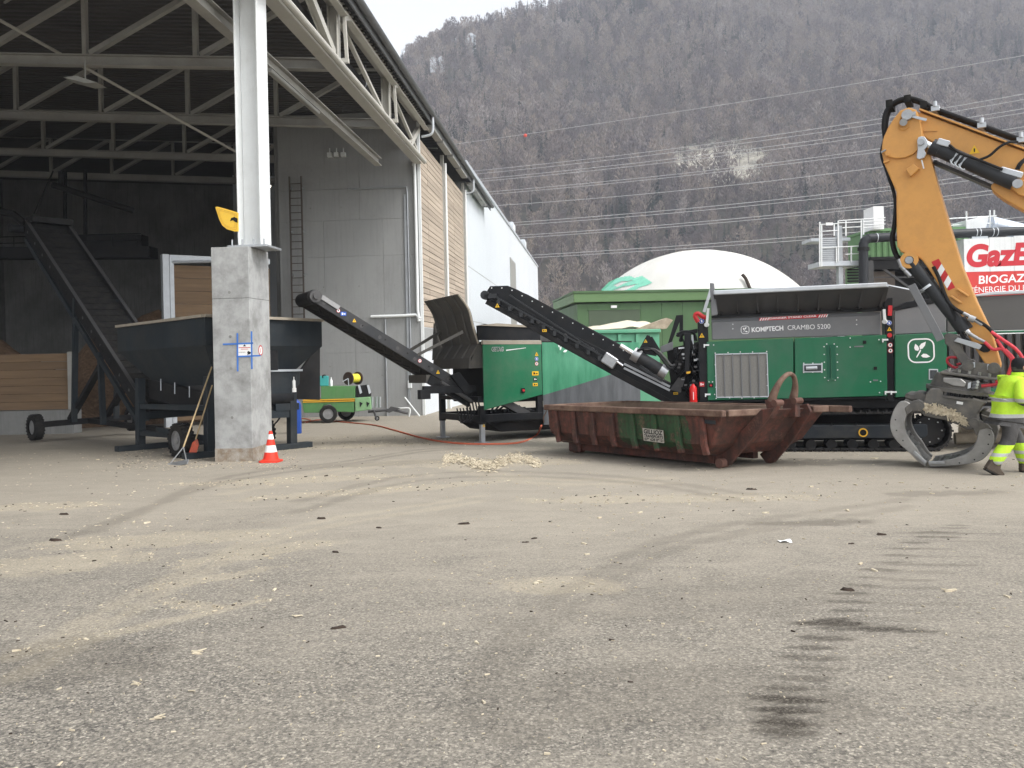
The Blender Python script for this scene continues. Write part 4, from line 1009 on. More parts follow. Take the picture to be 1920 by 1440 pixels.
a2 = empty('spout', GA, 'dark bent spout above the conveyor head at far left', 'pipe')
MB().tube([gp(-30,392,31),gp(5,397,31),gp(25,402,31),gp(45,418,31)],.14,8).build('pipe', 'black_matt', a2)
# ------------------------------------------------------------------ shovel and scraper leaning by the pillar
def tool(label, foot, topp, Yf, Yt, kind):
    f_, t_ = gnd(*foot), at(topp[0], topp[1], Yt); fr = Fr(f_, 0, False); r = empty('shovel' if kind else 'scraper', fr, label, 'tool')
    t_ = t_ - f_; dr = t_.normalized()
    side = Vector((0.8,-.45,.1)).normalized(); side = (side - dr*side.dot(dr)).normalized(); nn = dr.cross(side)
    s0 = dr*.42 if kind else dr*.40
    MB().tube([s0, s0+(t_-s0)*.5, t_], .017, 8).build('handle', 'handle_wood', r, smooth=60)
    if kind:
        mb = MB(); pts = [(-.02,.44),(.03,.42),(.11,.33),(.12,.08),(.09,.0),(-.09,.0),(-.12,.08),(-.11,.33),(-.03,.42)]
        vs = [side*a + dr*b + nn*(.03-.25*a*a*8*.2) for a, b in pts]; vs2 = [v_+nn*.008 for v_ in vs]; n = len(vs)
        mb.add(vs+vs2, [tuple(range(n)), tuple(range(2*n-1,n-1,-1))]+[(i,i+n,(i+1)%n+n,(i+1)%n) for i in range(n)]); mb.build('blade', 'shovel_red', r)
    else:
        mb = MB(); mb.bar(s0, side*-.26+dr*.03, .02, .02).bar(s0, side*.26+dr*.03, .02, .02); mb.build('fork', 'bright_steel', r)
        MB().bar(side*-.30+dr*.03, side*.30+dr*.03, .10, .015, tuple(nn)).build('blade', 'bright_steel', r)
tool('wooden-handled scraper with a wide steel blade leaning left of the pillar', (332,872), (397,688), 0, 17.2, 0)
tool('wooden-handled shovel with an orange red blade beside the pillar', (356,860), (398,722), 0, 17.3, 1)
# ------------------------------------------------------------------ green screening machine with its rear conveyor
GT = Fr(gnd(905, 831), 30)
gm = empty('screening_machine', GT, 'green and black screening machine with raised grey rear hood', 'machine')
WID = 2.35
xA, zA = GT.py(904,646); xB, zB = GT.py(1013,645); _, zC = GT.py(1013,740); _, zD = GT.py(904,769)
MB().prism([(xA,zA),(xB,zB),(xB,zC),(xA,zD)], -.05, 0.0).build('side_panel', 'getag_green', gm, bevel=.012)
MB().box(xA,xB,-.055,.05,zA+.004,zA+.10).build('dusty_ledge', 'rim_dusty', gm)
MB().prism([(xA-.08,zA+.11),(xB+.02,zA+.11),(xB+.02,zA+.42),(xA+.1,zA+.50),(xA-.1,zA+.46)], 0.02, .10).build('side_board', 'black_paint', gm)
MB().prism([(xA-.12,zA+.46),(xA+.4,zA+.52),(xB,zA+.46),(xB,zA+.42)], -.03, .13).build('board_edge', 'rim_dusty', gm)
text(GT, gm, 'GETAG', 922, 658.5, 944, 658, -.056, 'white_print', hpx=8, bold=.045)
text(GT, gm, 'GETAG', 922.6, 658.2, 943.4, 657.8, -.060, 'black_print', hpx=7.4, bold=.0)
o = GT.P(948,657.5,-.056); MB().prism([GT.py(947,656),GT.py(984,652),GT.py(984,652.8),GT.py(947,658)],-.058,-.054).build('print_streak', 'white_print', gm)
for v_, k_ in ((664,'tri'),(673,'blue'),(682,'ban'),(700,'plate'),(711,'kplate'),(721,'plate')): sticker(GT, gm, k_, 1006 if v_ < 690 else 1003.5, v_, 3.2 if v_ < 690 else 6.0 if v_ == 700 else 4.5, -.052)
p = GT.P(980,732,-.05); MB().box(p.x-.05,p.x+.05,-.08,-.05,p.z-.06,p.z+.06).cyl((p.x,-.11,p.z),(p.x,-.08,p.z),.03,n=10,m=1).build('stop_button', ['black_print','red_print'], gm)
# long flank beyond the panel, green over dark with the slanting colour edge
xE = GT.py(1196, 660)[0]
nu, nv = 26, 10
zt0 = zB + .04
def flank(a, c):
    x = xB + .03 + (xE-xB)*a; z = .35 + (zt0-.35)*c
    return (x, -.02 - .05*math.sin(math.pi*c)*math.sin(math.pi*min(a*1.2,1))-.02*mnoise.noise(Vector((x*2,z*2,1))), z)
mb = MB(); mb.grid(flank, nu, nv)
m0 = GT.py(1014,742); m1 = GT.py(1160,697)
mb.m = []
for f in mb.f:
    cx_ = sum(mb.v[i][0] for i in f)/4; cz_ = sum(mb.v[i][2] for i in f)/4
    mb.m.append(0)
m_, nt, b = newmat('flank_paint'); co = coord(nt); sx = N(nt,'ShaderNodeSeparateXYZ'); nt.links.new(co, sx.inputs[0])
sl_ = (m1[1]-m0[1])/(m1[0]-m0[0])
e_ = math_(nt,'SUBTRACT', sx.outputs[2], math_(nt,'MULTIPLY', sx.outputs[0], sl_)); e_ = math_(nt,'GREATER_THAN', e_, m0[1]-sl_*m0[0])
n_ = noise(nt, mapping(nt, co, (3,3,.6)), 1.5, 4)
gcol = ramp(nt, n_, [(0.35,(0.02,0.17,0.085)),(0.7,(0.06,0.27,0.15))]); dcol = ramp(nt, n_, [(0.3,(0.045,0.05,0.055)),(0.7,(0.10,0.105,0.115))])
nt.links.new(mix(nt, e_, dcol, gcol), b.inputs['Base Color']); b.inputs['Roughness'].default_value = .45
fl = mb.build('side_flank', 'flank_paint', gm, smooth=60)
# sprig mark on the flank
for (a, c_, L_, r_) in ((1050,657,5,70),(1056,660,6,20),(1049,652,4,110)):
    q = GT.P(a,c_,-.10); l_ = .11*L_/5; cs, sn = math.cos(rad(r_)), math.sin(rad(r_))
    pts = [(0,0),(.35,.2),(.7,.2),(1,0),(.7,-.2),(.35,-.2)]
    MB().prism([(q.x+l_*(x*cs-z*sn), q.z+l_*(x*sn+z*cs)) for x,z in pts], -.102, -.098).build('leaf_mark', 'white_print', gm)
# chassis, legs, trough, inner works
for (x,y_) in ((.02,.05),(.02,WID-.05)):
    MB().box(x-.07,x+.07,y_-.07,y_+.07,.45,zD+.1 if y_ < 1 else 1.4).build('corner_post', 'black_paint', gm)
    MB().box(x-.055,x+.055,y_-.055,y_+.055,.02,.5).build('leg', 'galv', gm, bevel=.006); MB().box(x-.14,x+.14,y_-.14,y_+.14,0,.025).build('foot_plate', 'galv', gm)
for y_ in (.3, WID-.3): MB().box(xE-.5,xE-.36,y_-.07,y_+.07,0,.6).build('leg', 'galv', gm)
sticker(GT, gm, 'tri', 907, 798, 2.6, -.03)
for y_ in (.05, WID-.05): MB().box(-.05,xE,y_-.07,y_+.07,.50,.68).build('chassis_beam', 'black_paint', gm, bevel=.008)
MB().box(-.06,.06,.05,WID-.05,.50,.66).build('end_beam', 'black_paint', gm)
MB().box(-.06,.06,.05,WID-.05,1.02,1.12).build('end_beam', 'black_paint', gm)
MB().prism([(.3,.48),(.7,.22),(xE-.4,.18),(xE,.48)], .3, WID-.3).build('belly_pan', 'black_matt', gm)
MB().box(xB-.12,xB+.04,.0,.1,.5,zC+.1).build('mid_post', 'black_paint', gm)
MB().box(.35,xE,.25,WID-.05,.95,zA+.1).build('core', 'black_matt', gm)
mb = MB()
for k in range(9): mb.cyl((.3+.12*k,.12,.72+.03*(k%3)),(.5+.16*k,.14,1.05-.05*k%2),.025,n=6)
mb.build('hose', 'black_paint', gm)
MB().bar((.5,.15,1.05),(1.35,.15,.62),.18,.2,(0,1,0)).build('screen_arm', 'dark_grey', gm)
MB().cyl((1.2,.06,.70),(1.2,.25,.70),.12,n=14).build('bearing', 'black_paint', gm)
# raised rear hood: ribbed sheet, leaning outwards over the rear belt
pf = [GT.py(u, v, .1) for u, v in ((860,551),(878,579),(887,613),(897,644))]
pf = crv2(pf, 4); nseg = len(pf)
pf += [(pf[-1][0]-.25, pf[-1][1]-.35), (pf[-1][0]-.28, pf[-1][1]-.6)]
mb = MB()
for side in (0, .03):
    pass
def hoodpt(k, t, off=0.0):
    x, z = pf[k]; inset = .0 if k > 3 else .10*(1-k/4); return (x+off, .1+inset*.3+(WID-.25-inset*.6)*t, z)
nk = len(pf)
for k in range(nk-1):
    mb.add([hoodpt(k,0),hoodpt(k,1),hoodpt(k+1,1),hoodpt(k+1,0),hoodpt(k,0,.04),hoodpt(k,1,.04),hoodpt(k+1,1,.04),hoodpt(k+1,0,.04)], [(0,1,2,3),(7,6,5,4),(0,3,7,4),(1,5,6,2)])
mb.add([hoodpt(0,0),hoodpt(0,1),hoodpt(0,1,.04),hoodpt(0,0,.04)], [(0,1,2,3)])
hd_ = mb.build('rear_hood', 'hood_grey', gm, smooth=50)
for t in (.18,.42,.68,.93):
    MB().tube([Vector(hoodpt(k,t))+Vector((-.015,0,0)) for k in range(nk-1)], .022, 4).build('hood_rib', 'hood_grey', hd_)
MB().tube([Vector(hoodpt(k,0)) for k in range(nk-2)], .025, 4).build('hood_edge', 'rim_dusty', hd_)
MB().prism([pf[nseg//2],pf[-2],(pf[-2][0]+.5,pf[-2][1]),(pf[nseg//2][0]+.45,pf[nseg//2][1])], WID-.1, WID-.06).build('hood_cheek', 'hood_grey', hd_)
MB().prism([(pf[-3][0],pf[-3][1]),pf[-1],(.2,pf[-1][1]),(.2,pf[-3][1]-.1)], .12, .16).build('hood_cheek', 'hood_grey', hd_)
# rear conveyor climbing to the left over the feed hopper
Y0, Y1 = .62, 1.72
a = GT.py(886,738,Y0); b_ = GT.py(590,556,Y0)
rc = bpy.data.objects.new('rear_conveyor', None); COL.objects.link(rc); rc.parent = gm
d, nrm, L = belt_unit(rc, a, b_, Y0, Y1, .24, rail='dark_rail' if 'dark_rail' in _M else 'track_beam', rollers=9, bd=.12, drum=.16)
Bv = Vector((b_[0],0,b_[1])); Av = Vector((a[0],0,a[1]))
mb = MB(); mb.cyl(Bv+Vector((0,Y0-.1,0)), Bv+Vector((0,Y0-.03,0)), .14, n=14).cyl(Bv+Vector((0,Y0-.16,0)), Bv+Vector((0,Y0-.1,0)), .07, n=10); mb.build('head_bearing', 'dark_grey', rc, smooth=40)
MB().bar(Bv+Vector((.1,Y0-.04,.02))-d*.05, Bv-d*.6+Vector((0,Y0-.04,0))+nrm*.06, .04, .1, tuple(nrm)).build('tension_bracket', 'rim_grey', rc)
for t, kind, r_ in ((.865,'ban',4.5),(.835,'bplate',6.5),(.77,'tri',4.5),(.36,'ban',4.2),(.24,'tri',4.5),(.10,'tri',4.0)):
    p = Av + d*L*t; w_ = GT.M @ Vector((p.x, Y0-.03, p.z)); 
    dv = w_ - Vector((0,0,H)); u_ = CX + F*(dv.x*CRR - dv.z*SRR)/dv.y; v_ = CY - F*(dv.x*SRR + dv.z*CRR)/dv.y
    sticker(GT, rc, kind, u_, v_, r_*.8, Y0-.03)
for t in (.16,.30,.44,.58,.72,.86): 
    p = Av + d*L*t + Vector((0,Y0-.028,0)); MB().cyl(p, p+Vector((0,-.004,0)), .022, n=8).build('bolt_hole', 'black_print', rc)
MB().bar(Av+d*L*.30+Vector((0,Y0,-.30)), Av+d*L*.02+Vector((0,Y0,-.28)), .08, .22, tuple(nrm)).build('lower_frame', 'black_paint', rc)
MB().bar(Av+d*L*.30+Vector((0,Y0,-.30)), Av+d*L*.30+Vector((0,Y1,-.30)), .12, .2).build('cross_member', 'hood_grey', rc)
MB().bar((-1.35,Y0-.2,1.32),(.05,Y0-.2,1.30),.1,.18).build('tow_arm', 'black_paint', gm)
MB().box(-1.45,-1.2,Y0-.3,Y0-.1,1.1,1.32).build('tow_head', 'black_paint', gm)
mb = MB(); mb.cyl(Av+Vector((-.1,Y0-.2,-.2)), Av+d*1.1+Vector((0,Y0-.2,-.25)), .05, n=10); mb.build('lift_cylinder', 'dark_grey', gm)
for yy in (Y0, Y1):
    q = GT.P(868,622,.2) if yy == Y0 else GT.P(826,622,1.9); p = Av + d*L*.37 + Vector((0,yy,.12)); MB().bar(p, q, .05, .07).build('hood_strut', 'hood_grey', gm)
for k in range(5): 
    p = Vector((.1-.1*k, Y0-.25-.03*k, 1.0)); MB().tube([p, p+Vector((.05,0,-.35)), p+Vector((-.12,.05,-.5)), p+Vector((-.2,.1,-.15))], .018, 6, smooth=4).build('hose', 'black_matt', gm)
MB().prism([GT.py(846,704,.3),GT.py(862,698,.3),GT.py(880,722,.3),GT.py(872,738,.3)], .3, .42).build('guard_plate', 'black_paint', gm)
# ------------------------------------------------------------------ pale green container with a tarpaulin behind
p = gnd(1180, 772); CT = Fr(Vector((p.x+.35, 24.3, gz(24.3))), 6)
ct = empty('waste_container', CT, 'pale green open container under a cream tarpaulin', 'container')
xa, zt_ = CT.py(1060,627); xb, _ = CT.py(1236,627); zr_ = CT.py(1236,617)[1]; zr2 = CT.py(1060,619)[1]
MB().box(xa,xb,0,.06,.1,zt_).build('side', 'cont_green', ct)
for k in range(int((xb-xa-.5)/.55)): MB().box(xa+.5+.55*k,xa+.6+.55*k,-.06,0,.15,zt_-.02).build('rib', 'cont_green', ct)
MB().box(xa-.05,xb+.03,-.1,.08,zt_,zr_).build('top_rail', 'cont_green', ct, bevel=.02)
MB().box(xb-.06,xb,.06,2.3,.1,zt_).build('end', 'cont_green', ct); MB().box(xb-.08,xb+.05,.08,2.4,zt_,zr_).build('top_rail', 'cont_green', ct)
MB().box(xa,xb,2.24,2.3,.1,zt_).build('side', 'cont_green', ct)
text(CT, ct, 'E', 1173, 655, 1180, 655, -.01, 'white_print', bold=.03)
r0, r1, r2, r3 = CT.P(1110,618,.1), CT.P(1190,601,.9), CT.P(1258,593,.7), CT.P(1236,617,.1)
mb = MB()
def tp(a, c):
    base = Vector((xa+.2,.1,zr_)).lerp(Vector((xb,.1,zr_)), a); back = Vector((xa+.2,2.2,zr_)).lerp(Vector((xb,2.2,zr_)), a)
    pk = (.05+.30*max(0,1-abs(a-.72)/.7)**1.3)*min(1,c*3+.1)*(1-.3*c) + .10*max(0,mnoise.noise(Vector((a*5,c*4,2))))
    q = base.lerp(back, c); q.z += .02 + pk + .03*mnoise.noise(q*2.5); return tuple(q)
mb.grid(tp, 24, 12); mb.build('tarpaulin', 'tarp', ct, smooth=70)
MB().prism([CT.py(1192,617,-.02),CT.py(1250,596,-.02),CT.py(1262,600,-.02),CT.py(1250,616,-.02)], -.02, .5).build('tarp_fold', 'log_wood', ct)
# ------------------------------------------------------------------ tracked shredder with discharge belt
CF = Fr(gnd(1640, 846), -12)
sh = empty('tracked_shredder', CF, 'green and grey tracked wood shredder with long discharge belt', 'shredder')
def cp(*pts, y=0.0): return CF.poly(pts, y)
def panel(name, pts, y0, th, mat, bev=.01, parent=None): return MB().prism(cp(*pts, y=y0), y0, y0+th).build(name, mat, parent or sh, bevel=bev)
# crawler track (near side): beam, shoes, rollers, sprocket
xl = CF.py(1345,846)[0]; xr = CF.py(1784,806)[0]; zt_ = CF.py(1640,769)[1]; R_ = zt_/2
tk = bpy.data.objects.new('track', None); COL.objects.link(tk); tk.parent = sh
yt0, yt1 = -.12, .38
loop = []; x0, x1 = xl+R_, xr-R_; nS = 0
per = 2*(x1-x0) + 2*math.pi*R_; ns = 62; pitch = per/ns
sm = MB().box(-pitch*.46,pitch*.46,yt0,yt1,-.028,.012).box(-pitch*.12,pitch*.12,yt0+.01,yt1-.01,.012,.05).box(-pitch*.40,-pitch*.30,yt0+.02,yt1-.02,.012,.032)
shoe = sm.build('track_shoe', 'black_matt', tk)
for k in range(ns):
    s_ = k*pitch; a_ = x1-x0
    if s_ < a_: p, an = (x0+s_, 2*R_-.04), 0
    elif s_ < a_+math.pi*R_: t = (s_-a_)/R_; p, an = (x1+(R_-.04)*math.sin(t), R_+(R_-.04)*math.cos(t)), t
    elif s_ < 2*a_+math.pi*R_: p, an = (x1-(s_-a_-math.pi*R_), .04), math.pi
    else: t = (s_-2*a_-math.pi*R_)/R_; p, an = (x0-(R_-.04)*math.sin(t), R_-(R_-.04)*math.cos(t)), math.pi+t
    Mx = Matrix.Translation((p[0],0,p[1])) @ Matrix.Rotation(an, 4, 'Y')
    if k == 0: shoe.matrix_local = Mx
    else: inst(shoe, tk, Mx)
zb0, zb1 = CF.py(1600,822,-.1)[1], CF.py(1600,797,-.1)[1]
MB().prism([(x0-.1,zb0),(x1-.12,zb0),(x1-.05,zb0+.06),(x1-.05,zb1),(x0-.1,zb1)], yt0+.02, yt1-.05).build('track_frame', 'track_beam', tk, bevel=.012)
for u in (1560,1606): 
    q = CF.P(u,796,-.1); MB().box(q.x-.01,q.x+.01,yt0+.0,yt0+.04,q.z-.02,q.z+.03).build('frame_lug', 'track_beam', tk)
q = CF.P(1618,811,yt0+.02); mb = MB(); mb.ring((q.x,yt0-.005,q.z),(q.x,yt0+.03,q.z),.085,.062,24,0).cyl((q.x,yt0+.012,q.z),(q.x,yt0+.03,q.z),.062,n=24,m=1); mb.build('port_ring', ['lid_yellow','black_print'], tk)
for k in range(9): MB().cyl((x0+.25+k*(x1-x0-.5)/8,yt0+.06,.14),(x0+.25+k*(x1-x0-.5)/8,yt1-.06,.14),.10,n=14).build('roller', 'black_matt', tk, smooth=40)
for xx in (x0,x1):
    mb = MB(); mb.cyl((xx,yt0+.10,R_),(xx,yt1-.10,R_),R_-.12,n=22)
    for k in range(18): a_ = 2*math.pi*k/18; mb.bar((xx+(R_-.15)*math.cos(a_),(yt0+yt1)/2,R_+(R_-.15)*math.sin(a_)),(xx+(R_-.06)*math.cos(a_),(yt0+yt1)/2,R_+(R_-.06)*math.sin(a_)),.06,.06,(0,1,0))
    mb.build('sprocket', 'black_matt', tk, smooth=35)
for k in range(8): a_ = 2*math.pi*k/8; MB().cyl((x1+.22*math.cos(a_),yt0+.075,R_+.22*math.sin(a_)),(x1+.22*math.cos(a_),yt0+.1,R_+.22*math.sin(a_)),.014,n=6).build('bolt', 'bright_steel', tk)
far = MB().box(x0-.3,x1+.3,1.9,2.35,.03,2*R_-.02).build('far_track', 'black_matt', sh, bevel=.2, seg=3)
# chassis
zc0, zc1 = CF.py(1500,770)[1]-.02, CF.py(1500,750)[1]
xe = CF.py(2150,700)[0]; xp = CF.py(1302,700)[0]
MB().box(xp,xe,.10,2.4,zc0+.06,zc1).build('chassis', 'black_matt', sh)
MB().box(xp+.1,xe,.30,2.2,zc1,CF.py(1500,640,.3)[1]).build('core', 'black_matt', sh)
MB().bar(CF.P(1780,767,.1),CF.P(1930,765,.1),.06,.09).build('rail', 'mach_grey', sh)
# posts
panel('corner_post', [(1308,599),(1327,598),(1333,756),(1312,757)], -.02, .25, 'black_paint')
panel('corner_post', [(1657,560),(1674,558),(1677,752),(1664,752)], -.02, .25, 'black_paint')
for k_, u, v, r in (('blue',1315.5,602,5),('tri',1316,629,5),('fire',1316,720.5,4.6),('blue',1667,605.5,4.8),('tri',1667.5,617,4.6),('red',1668,628.5,4.6),('ban',1669,647,4.8),('ban',1669.5,657.5,4.8)):
    sticker(CF, sh, k_, u, v, r, -.02)
# grey upper panel with lettering
panel('upper_panel', [(1334,604),(1651,590),(1651,627.5),(1335,637)], .02, .08, 'mach_grey')
pt = MB(); q = cp((1334,603.6),(1651,589.6),(1651,584),(1334,597.5), y=.02)
pt.add([(q[0][0],.02,q[0][1]),(q[1][0],.02,q[1][1]),(q[2][0],.10,q[2][1]),(q[3][0],.10,q[3][1]),(q[0][0],.10,q[0][1]),(q[1][0],.1,q[1][1])],[(0,1,2,3),(4,3,2,5),(0,3,4),(1,5,2),(0,4,5,1)]).build('panel_lip', 'mach_grey', sh)
text(CF, sh, 'KOMPTECH', 1409.5, 622.5, 1469, 619, .017, 'white_print', hpx=8.6, bold=.03)
text(CF, sh, 'CRAMBO 5200', 1477, 618.8, 1557, 616, .017, 'white_print', hpx=8.6, bold=-.004)
def rr_outline(u, v, w_, h_, y, r=.35, t=.07):
    c0 = CF.P(u,v,y); ex = CF.P(u+w_,v-w_*.03,y)-c0; W = ex.length; Hh = (CF.P(u,v-h_,y)-c0).length; rr_ = W*r*2
    o_, i_ = rrect(W,Hh,min(rr_,W*.95)), rrect(W*(1-2*t),Hh*(1-2*t),min(rr_,W*.95)*(1-2*t)*.9); n = len(o_); ca = math.atan2(ex.z, ex.x)
    f = lambda p: (c0.x+p[0]*math.cos(ca)-p[1]*math.sin(ca), y-.004, c0.z+p[0]*math.sin(ca)+p[1]*math.cos(ca))
    mb = MB(); mb.add([f(p) for p in o_]+[f(p) for p in i_], [(i,(i+1)%n,(i+1)%n+n,i+n) for i in range(n)])
    def leaf(cx, cz, L, ang, fat):
        pts = [(0,0),(.22,fat),(.55,fat*1.05),(1,0),(.6,-fat*.7),(.2,-fat*.7)]; a0 = rad(ang)
        mb.add([f((W*(cx+L*(x*math.cos(a0)-z*math.sin(a0))), W*(cz+L*(x*math.sin(a0)+z*math.cos(a0))))) for x,z in pts], [tuple(range(6))])
    leaf(-.08,.12,.75,52,.24); leaf(-.22,-.02,.62,108,.30); leaf(-.02,-.40,.68,-8,.26)
    mb.add([f((W*x,W*z)) for x,z in ((-.40,-.52),(-.32,-.54),(-.05,-.1),(.0,.05),(-.07,.1),(-.14,-.04))], [tuple(range(6))])
    return mb.build('leaf_emblem', 'white_print', sh)
rr_outline(1397, 618.5, 8, 7.6, .017)
# danger strip
MB().prism(cp((1423,601.5),(1551,594.5),(1551,588.8),(1424,596), y=.012), .012, .02).build('danger_strip', 'red_print', sh)
text(CF, sh, 'DANGER STAND CLEAR', 1443, 598.8, 1531, 594.0, .007, 'white_print', hpx=3.4, bold=.02)
for k in range(4):
    for u0, dv in ((1424,0),(1534,-6.2)):
        u = u0 + 4.6*k; vv = 601.3 - .052*(u-1424)
        MB().prism(cp((u,vv),(u+2.2,vv-.1),(u+5.2,vv-5.4),(u+3,vv-5.3), y=.008), .008, .0115).build('strip_hatch', 'white_print', sh)
# green doors
panel('door', [(1325,641),(1487.5,634.5),(1488,747),(1327,751)], -.06, .10, 'mach_green')
panel('door', [(1490,634.3),(1662,627.5),(1664,742.5),(1490.5,747)], -.06, .10, 'mach_green')
panel('sill', [(1326,752),(1664,743.5),(1664,747),(1326,756)], -.04, .1, 'black_paint')
for u, v in ((1325,647),(1327.5,739.5),(1660,637),(1665,735),(1676,735)):
    q = CF.P(u,v,-.07); MB().box(q.x-.06,q.x+.05,-.085,-.06,q.z-.016,q.z+.016).cyl((q.x-.05,-.08,q.z-.05),(q.x-.05,-.08,q.z+.02),.014,n=8).build('hinge', 'steel_white', sh)
# grille
gx0, gz0 = CF.py(1343.5,745,-.06); gx1, gz1 = CF.py(1438,662,-.06); gz0r = CF.py(1438,745,-.06)[1]
MB().box(gx0,gx1,-.066,-.061,gz0,gz1).build('grille_mesh', 'grill_grey', sh)
for k in range(7): x = gx0+(gx1-gx0)*k/6; MB().box(x-.008,x+.008,-.082,-.066,gz0,gz1).build('grille_bar', 'galv_light' if k in (0,6) else 'mach_grey', sh)
for z in (gz0,gz1): MB().box(gx0,gx1,-.081,-.067,z-.01,z+.01).build('grille_bar', 'galv_light', sh)
bolt0 = MB().cyl((0,0,0),(0,-.012,0),.012,n=8).build('bolt', 'steel_white', sh)
bl = [(1341,662),(1365,661),(1388,660),(1411,660),(1437.5,659)] + [(1341+.6*k,684+21*k) for k in range(4)] + [(1438.5,681+21*k) for k in range(4)] + [(1368,746),(1391,746.5),(1414,746)] + \
     [(1338,646.8),(1340,739.5),(1329.5,716),(1336,716)] + [(1545+.3*k,650+14.5*k) for k in range(5)] + [(1569.5+.3*k,650+14.5*k) for k in range(5)] + [(1550,645),(1564,645),(1553,713),(1566,712.5)] + \
     [(1507,681),(1524,681),(1541,681),(1507,698.5),(1524,698),(1541,698)] + [(1594,634),(1594,651),(1632,716),(1651,715),(1648,637),(1649,736),(1606,600),(1606,608.5),(1374,608),(1374,616.5)]
for k, (u, v) in enumerate(bl):
    q = CF.P(u,v,-.061 if v > 630 else .019)
    (bolt0 if k == 0 else inst(bolt0, sh)).matrix_local = Matrix.Translation(q)
# window and recess in the right door
panel('window_frame', [(1505.5,682.5),(1542.5,681.5),(1542.5,698),(1505.5,698.5)], -.072, .012, 'galv_light', .003)
panel('window_glass', [(1508,685),(1540,684),(1540,695.5),(1508,696)], -.079, .006, 'glass_dark', 0)
MB().cyl(CF.P(1511,690.5,-.082),CF.P(1532,689.5,-.082),.035,n=10).build('gauge_body', 'galv_light', sh)
panel('handle_recess', [(1549,646.5),(1566,646),(1568.5,710.5),(1551,711.5)], -.064, .003, 'recess_green' if 'recess_green' in _M else 'shed_fascia', 0)
MB().bar(CF.P(1557.5,649,-.07),CF.P(1559,710,-.07),.012,.02,(0,1,0)).build('recess_rib', 'mach_green', sh)
MB().prism(cp((1549,713),(1568.5,712),(1561,709),(1557,709), y=-.075), -.075, -.06).build('recess_lip', 'mach_green', sh)
for u, v in ((1621.5,641.5),(1641.5,690.5)): panel('latch', [(u-3,v-3),(u+3,v-3),(u+3,v+3),(u-3,v+3)], -.075, .014, 'black_print', .003)
panel('latch_plate', [(1602,648.7),(1619,647.8),(1619,650.6),(1602,651)], -.068, .008, 'mach_grey', 0); panel('latch_plate', [(1637.5,711.5),(1646.5,711.5),(1646.5,714.5),(1637.5,714.5)], -.068, .008, 'mach_grey', 0)
q = CF.P(1333,722.5,-.062); MB().box(q.x-.045,q.x+.045,-.075,-.061,q.z-.04,q.z+.04).cyl((q.x,-.10,q.z),(q.x,-.075,q.z),.02,n=10,m=1).build('stop_button', ['black_print','red_print'], sh)
# hopper wall: slanted sheet with ribs, top rim and end plates
b0, b1 = CF.P(1344,592,.12), CF.P(1652,580,.12); t0_, t1_ = CF.P(1338,551,-.30), CF.P(1663,536,-.30)
hp = MB().add([b0,b1,t1_,t0_,b0+Vector((0,.04,0)),b1+Vector((0,.04,0)),t1_+Vector((0,.04,0)),t0_+Vector((0,.04,0))], [(0,1,2,3),(7,6,5,4),(0,4,5,1),(1,5,6,2),(2,6,7,3),(3,7,4,0)]).build('hopper_wall', 'dark_grey', sh)
MB().bar(t0_+Vector((0,.0,.02)), t1_+Vector((0,.0,.02)), .1, .09).build('hopper_rim', 'galv_light', sh, bevel=.015)
for k in range(9):
    t = (k+.12)/8.25; a, c = b0.lerp(b1,t), t0_.lerp(t1_,t)
    MB().add([a+Vector((-.012,-.01,0)),a+Vector((-.012,-.16,.02)),c+Vector((-.012,-.01,-.08)),a+Vector((.012,-.01,0)),a+Vector((.012,-.16,.02)),c+Vector((.012,-.01,-.08))], [(0,1,2),(5,4,3),(0,3,4,1),(1,4,5,2),(2,5,3,0)]).build('hopper_rib', 'dark_grey', hp)
    MB().cyl(a+Vector((-.05,-.13,.03)), a+Vector((.05,-.13,.03)), .028, n=8).build('hinge_pin', 'black_print', hp)
MB().bar(CF.P(1334,595,.1),CF.P(1655,581,.1),.10,.05).build('hinge_beam', 'black_paint', sh)
panel('hopper_end', [(1331,530),(1339,531),(1346,590),(1334,592)], -.2, .06, 'mach_grey')
MB().bar(CF.P(1320,585,.3),CF.P(1333,543,.3),.06,.06,(0,1,0)).build('hopper_stay', 'galv_light', sh)
MB().box(b0.x,b1.x,2.3,2.36,b0.z,t0_.z-.15).build('hopper_wall', 'dark_grey', sh)
mb = MB(); q = [t1_, CF.P(1722,548,1.2), CF.P(1700,575,1.2), b1]; mb.add([*q, *[p+Vector((.04,0,0)) for p in q]], [(0,1,2,3),(7,6,5,4),(0,4,5,1),(1,5,6,2),(2,6,7,3),(3,7,4,0)]); mb.build('hopper_end', 'dark_grey', sh)
MB().bar(t1_, CF.P(1722,547,1.2), .04, .05).build('hopper_rim', 'galv_light', sh)
for u0, v0, u1, v1 in ((1328,578,1325,609),(1657,580,1659,603)):
    MB().bar(CF.P(u0,v0,-.1),CF.P(u1,v1,-.1),.05,.06,(0,1,0)).cyl(CF.P(u1-1,v1,-.13),CF.P(u1+1,v1,-.07),.045,n=8).build('lock_lever', 'steel_white', sh)
MB().bar(CF.P(1669,573,-.05),CF.P(1668,592,-.05),.07,.06,(0,1,0)).build('hook', 'red_print', sh)
mb = MB(); mb.tube([CF.P(1309,604,-.03),CF.P(1303,592,-.03),CF.P(1309,588,-.03),CF.P(1318,594,-.03),CF.P(1327,596,-.03)], .05, 6, smooth=3); mb.build('hook', 'red_print', sh)
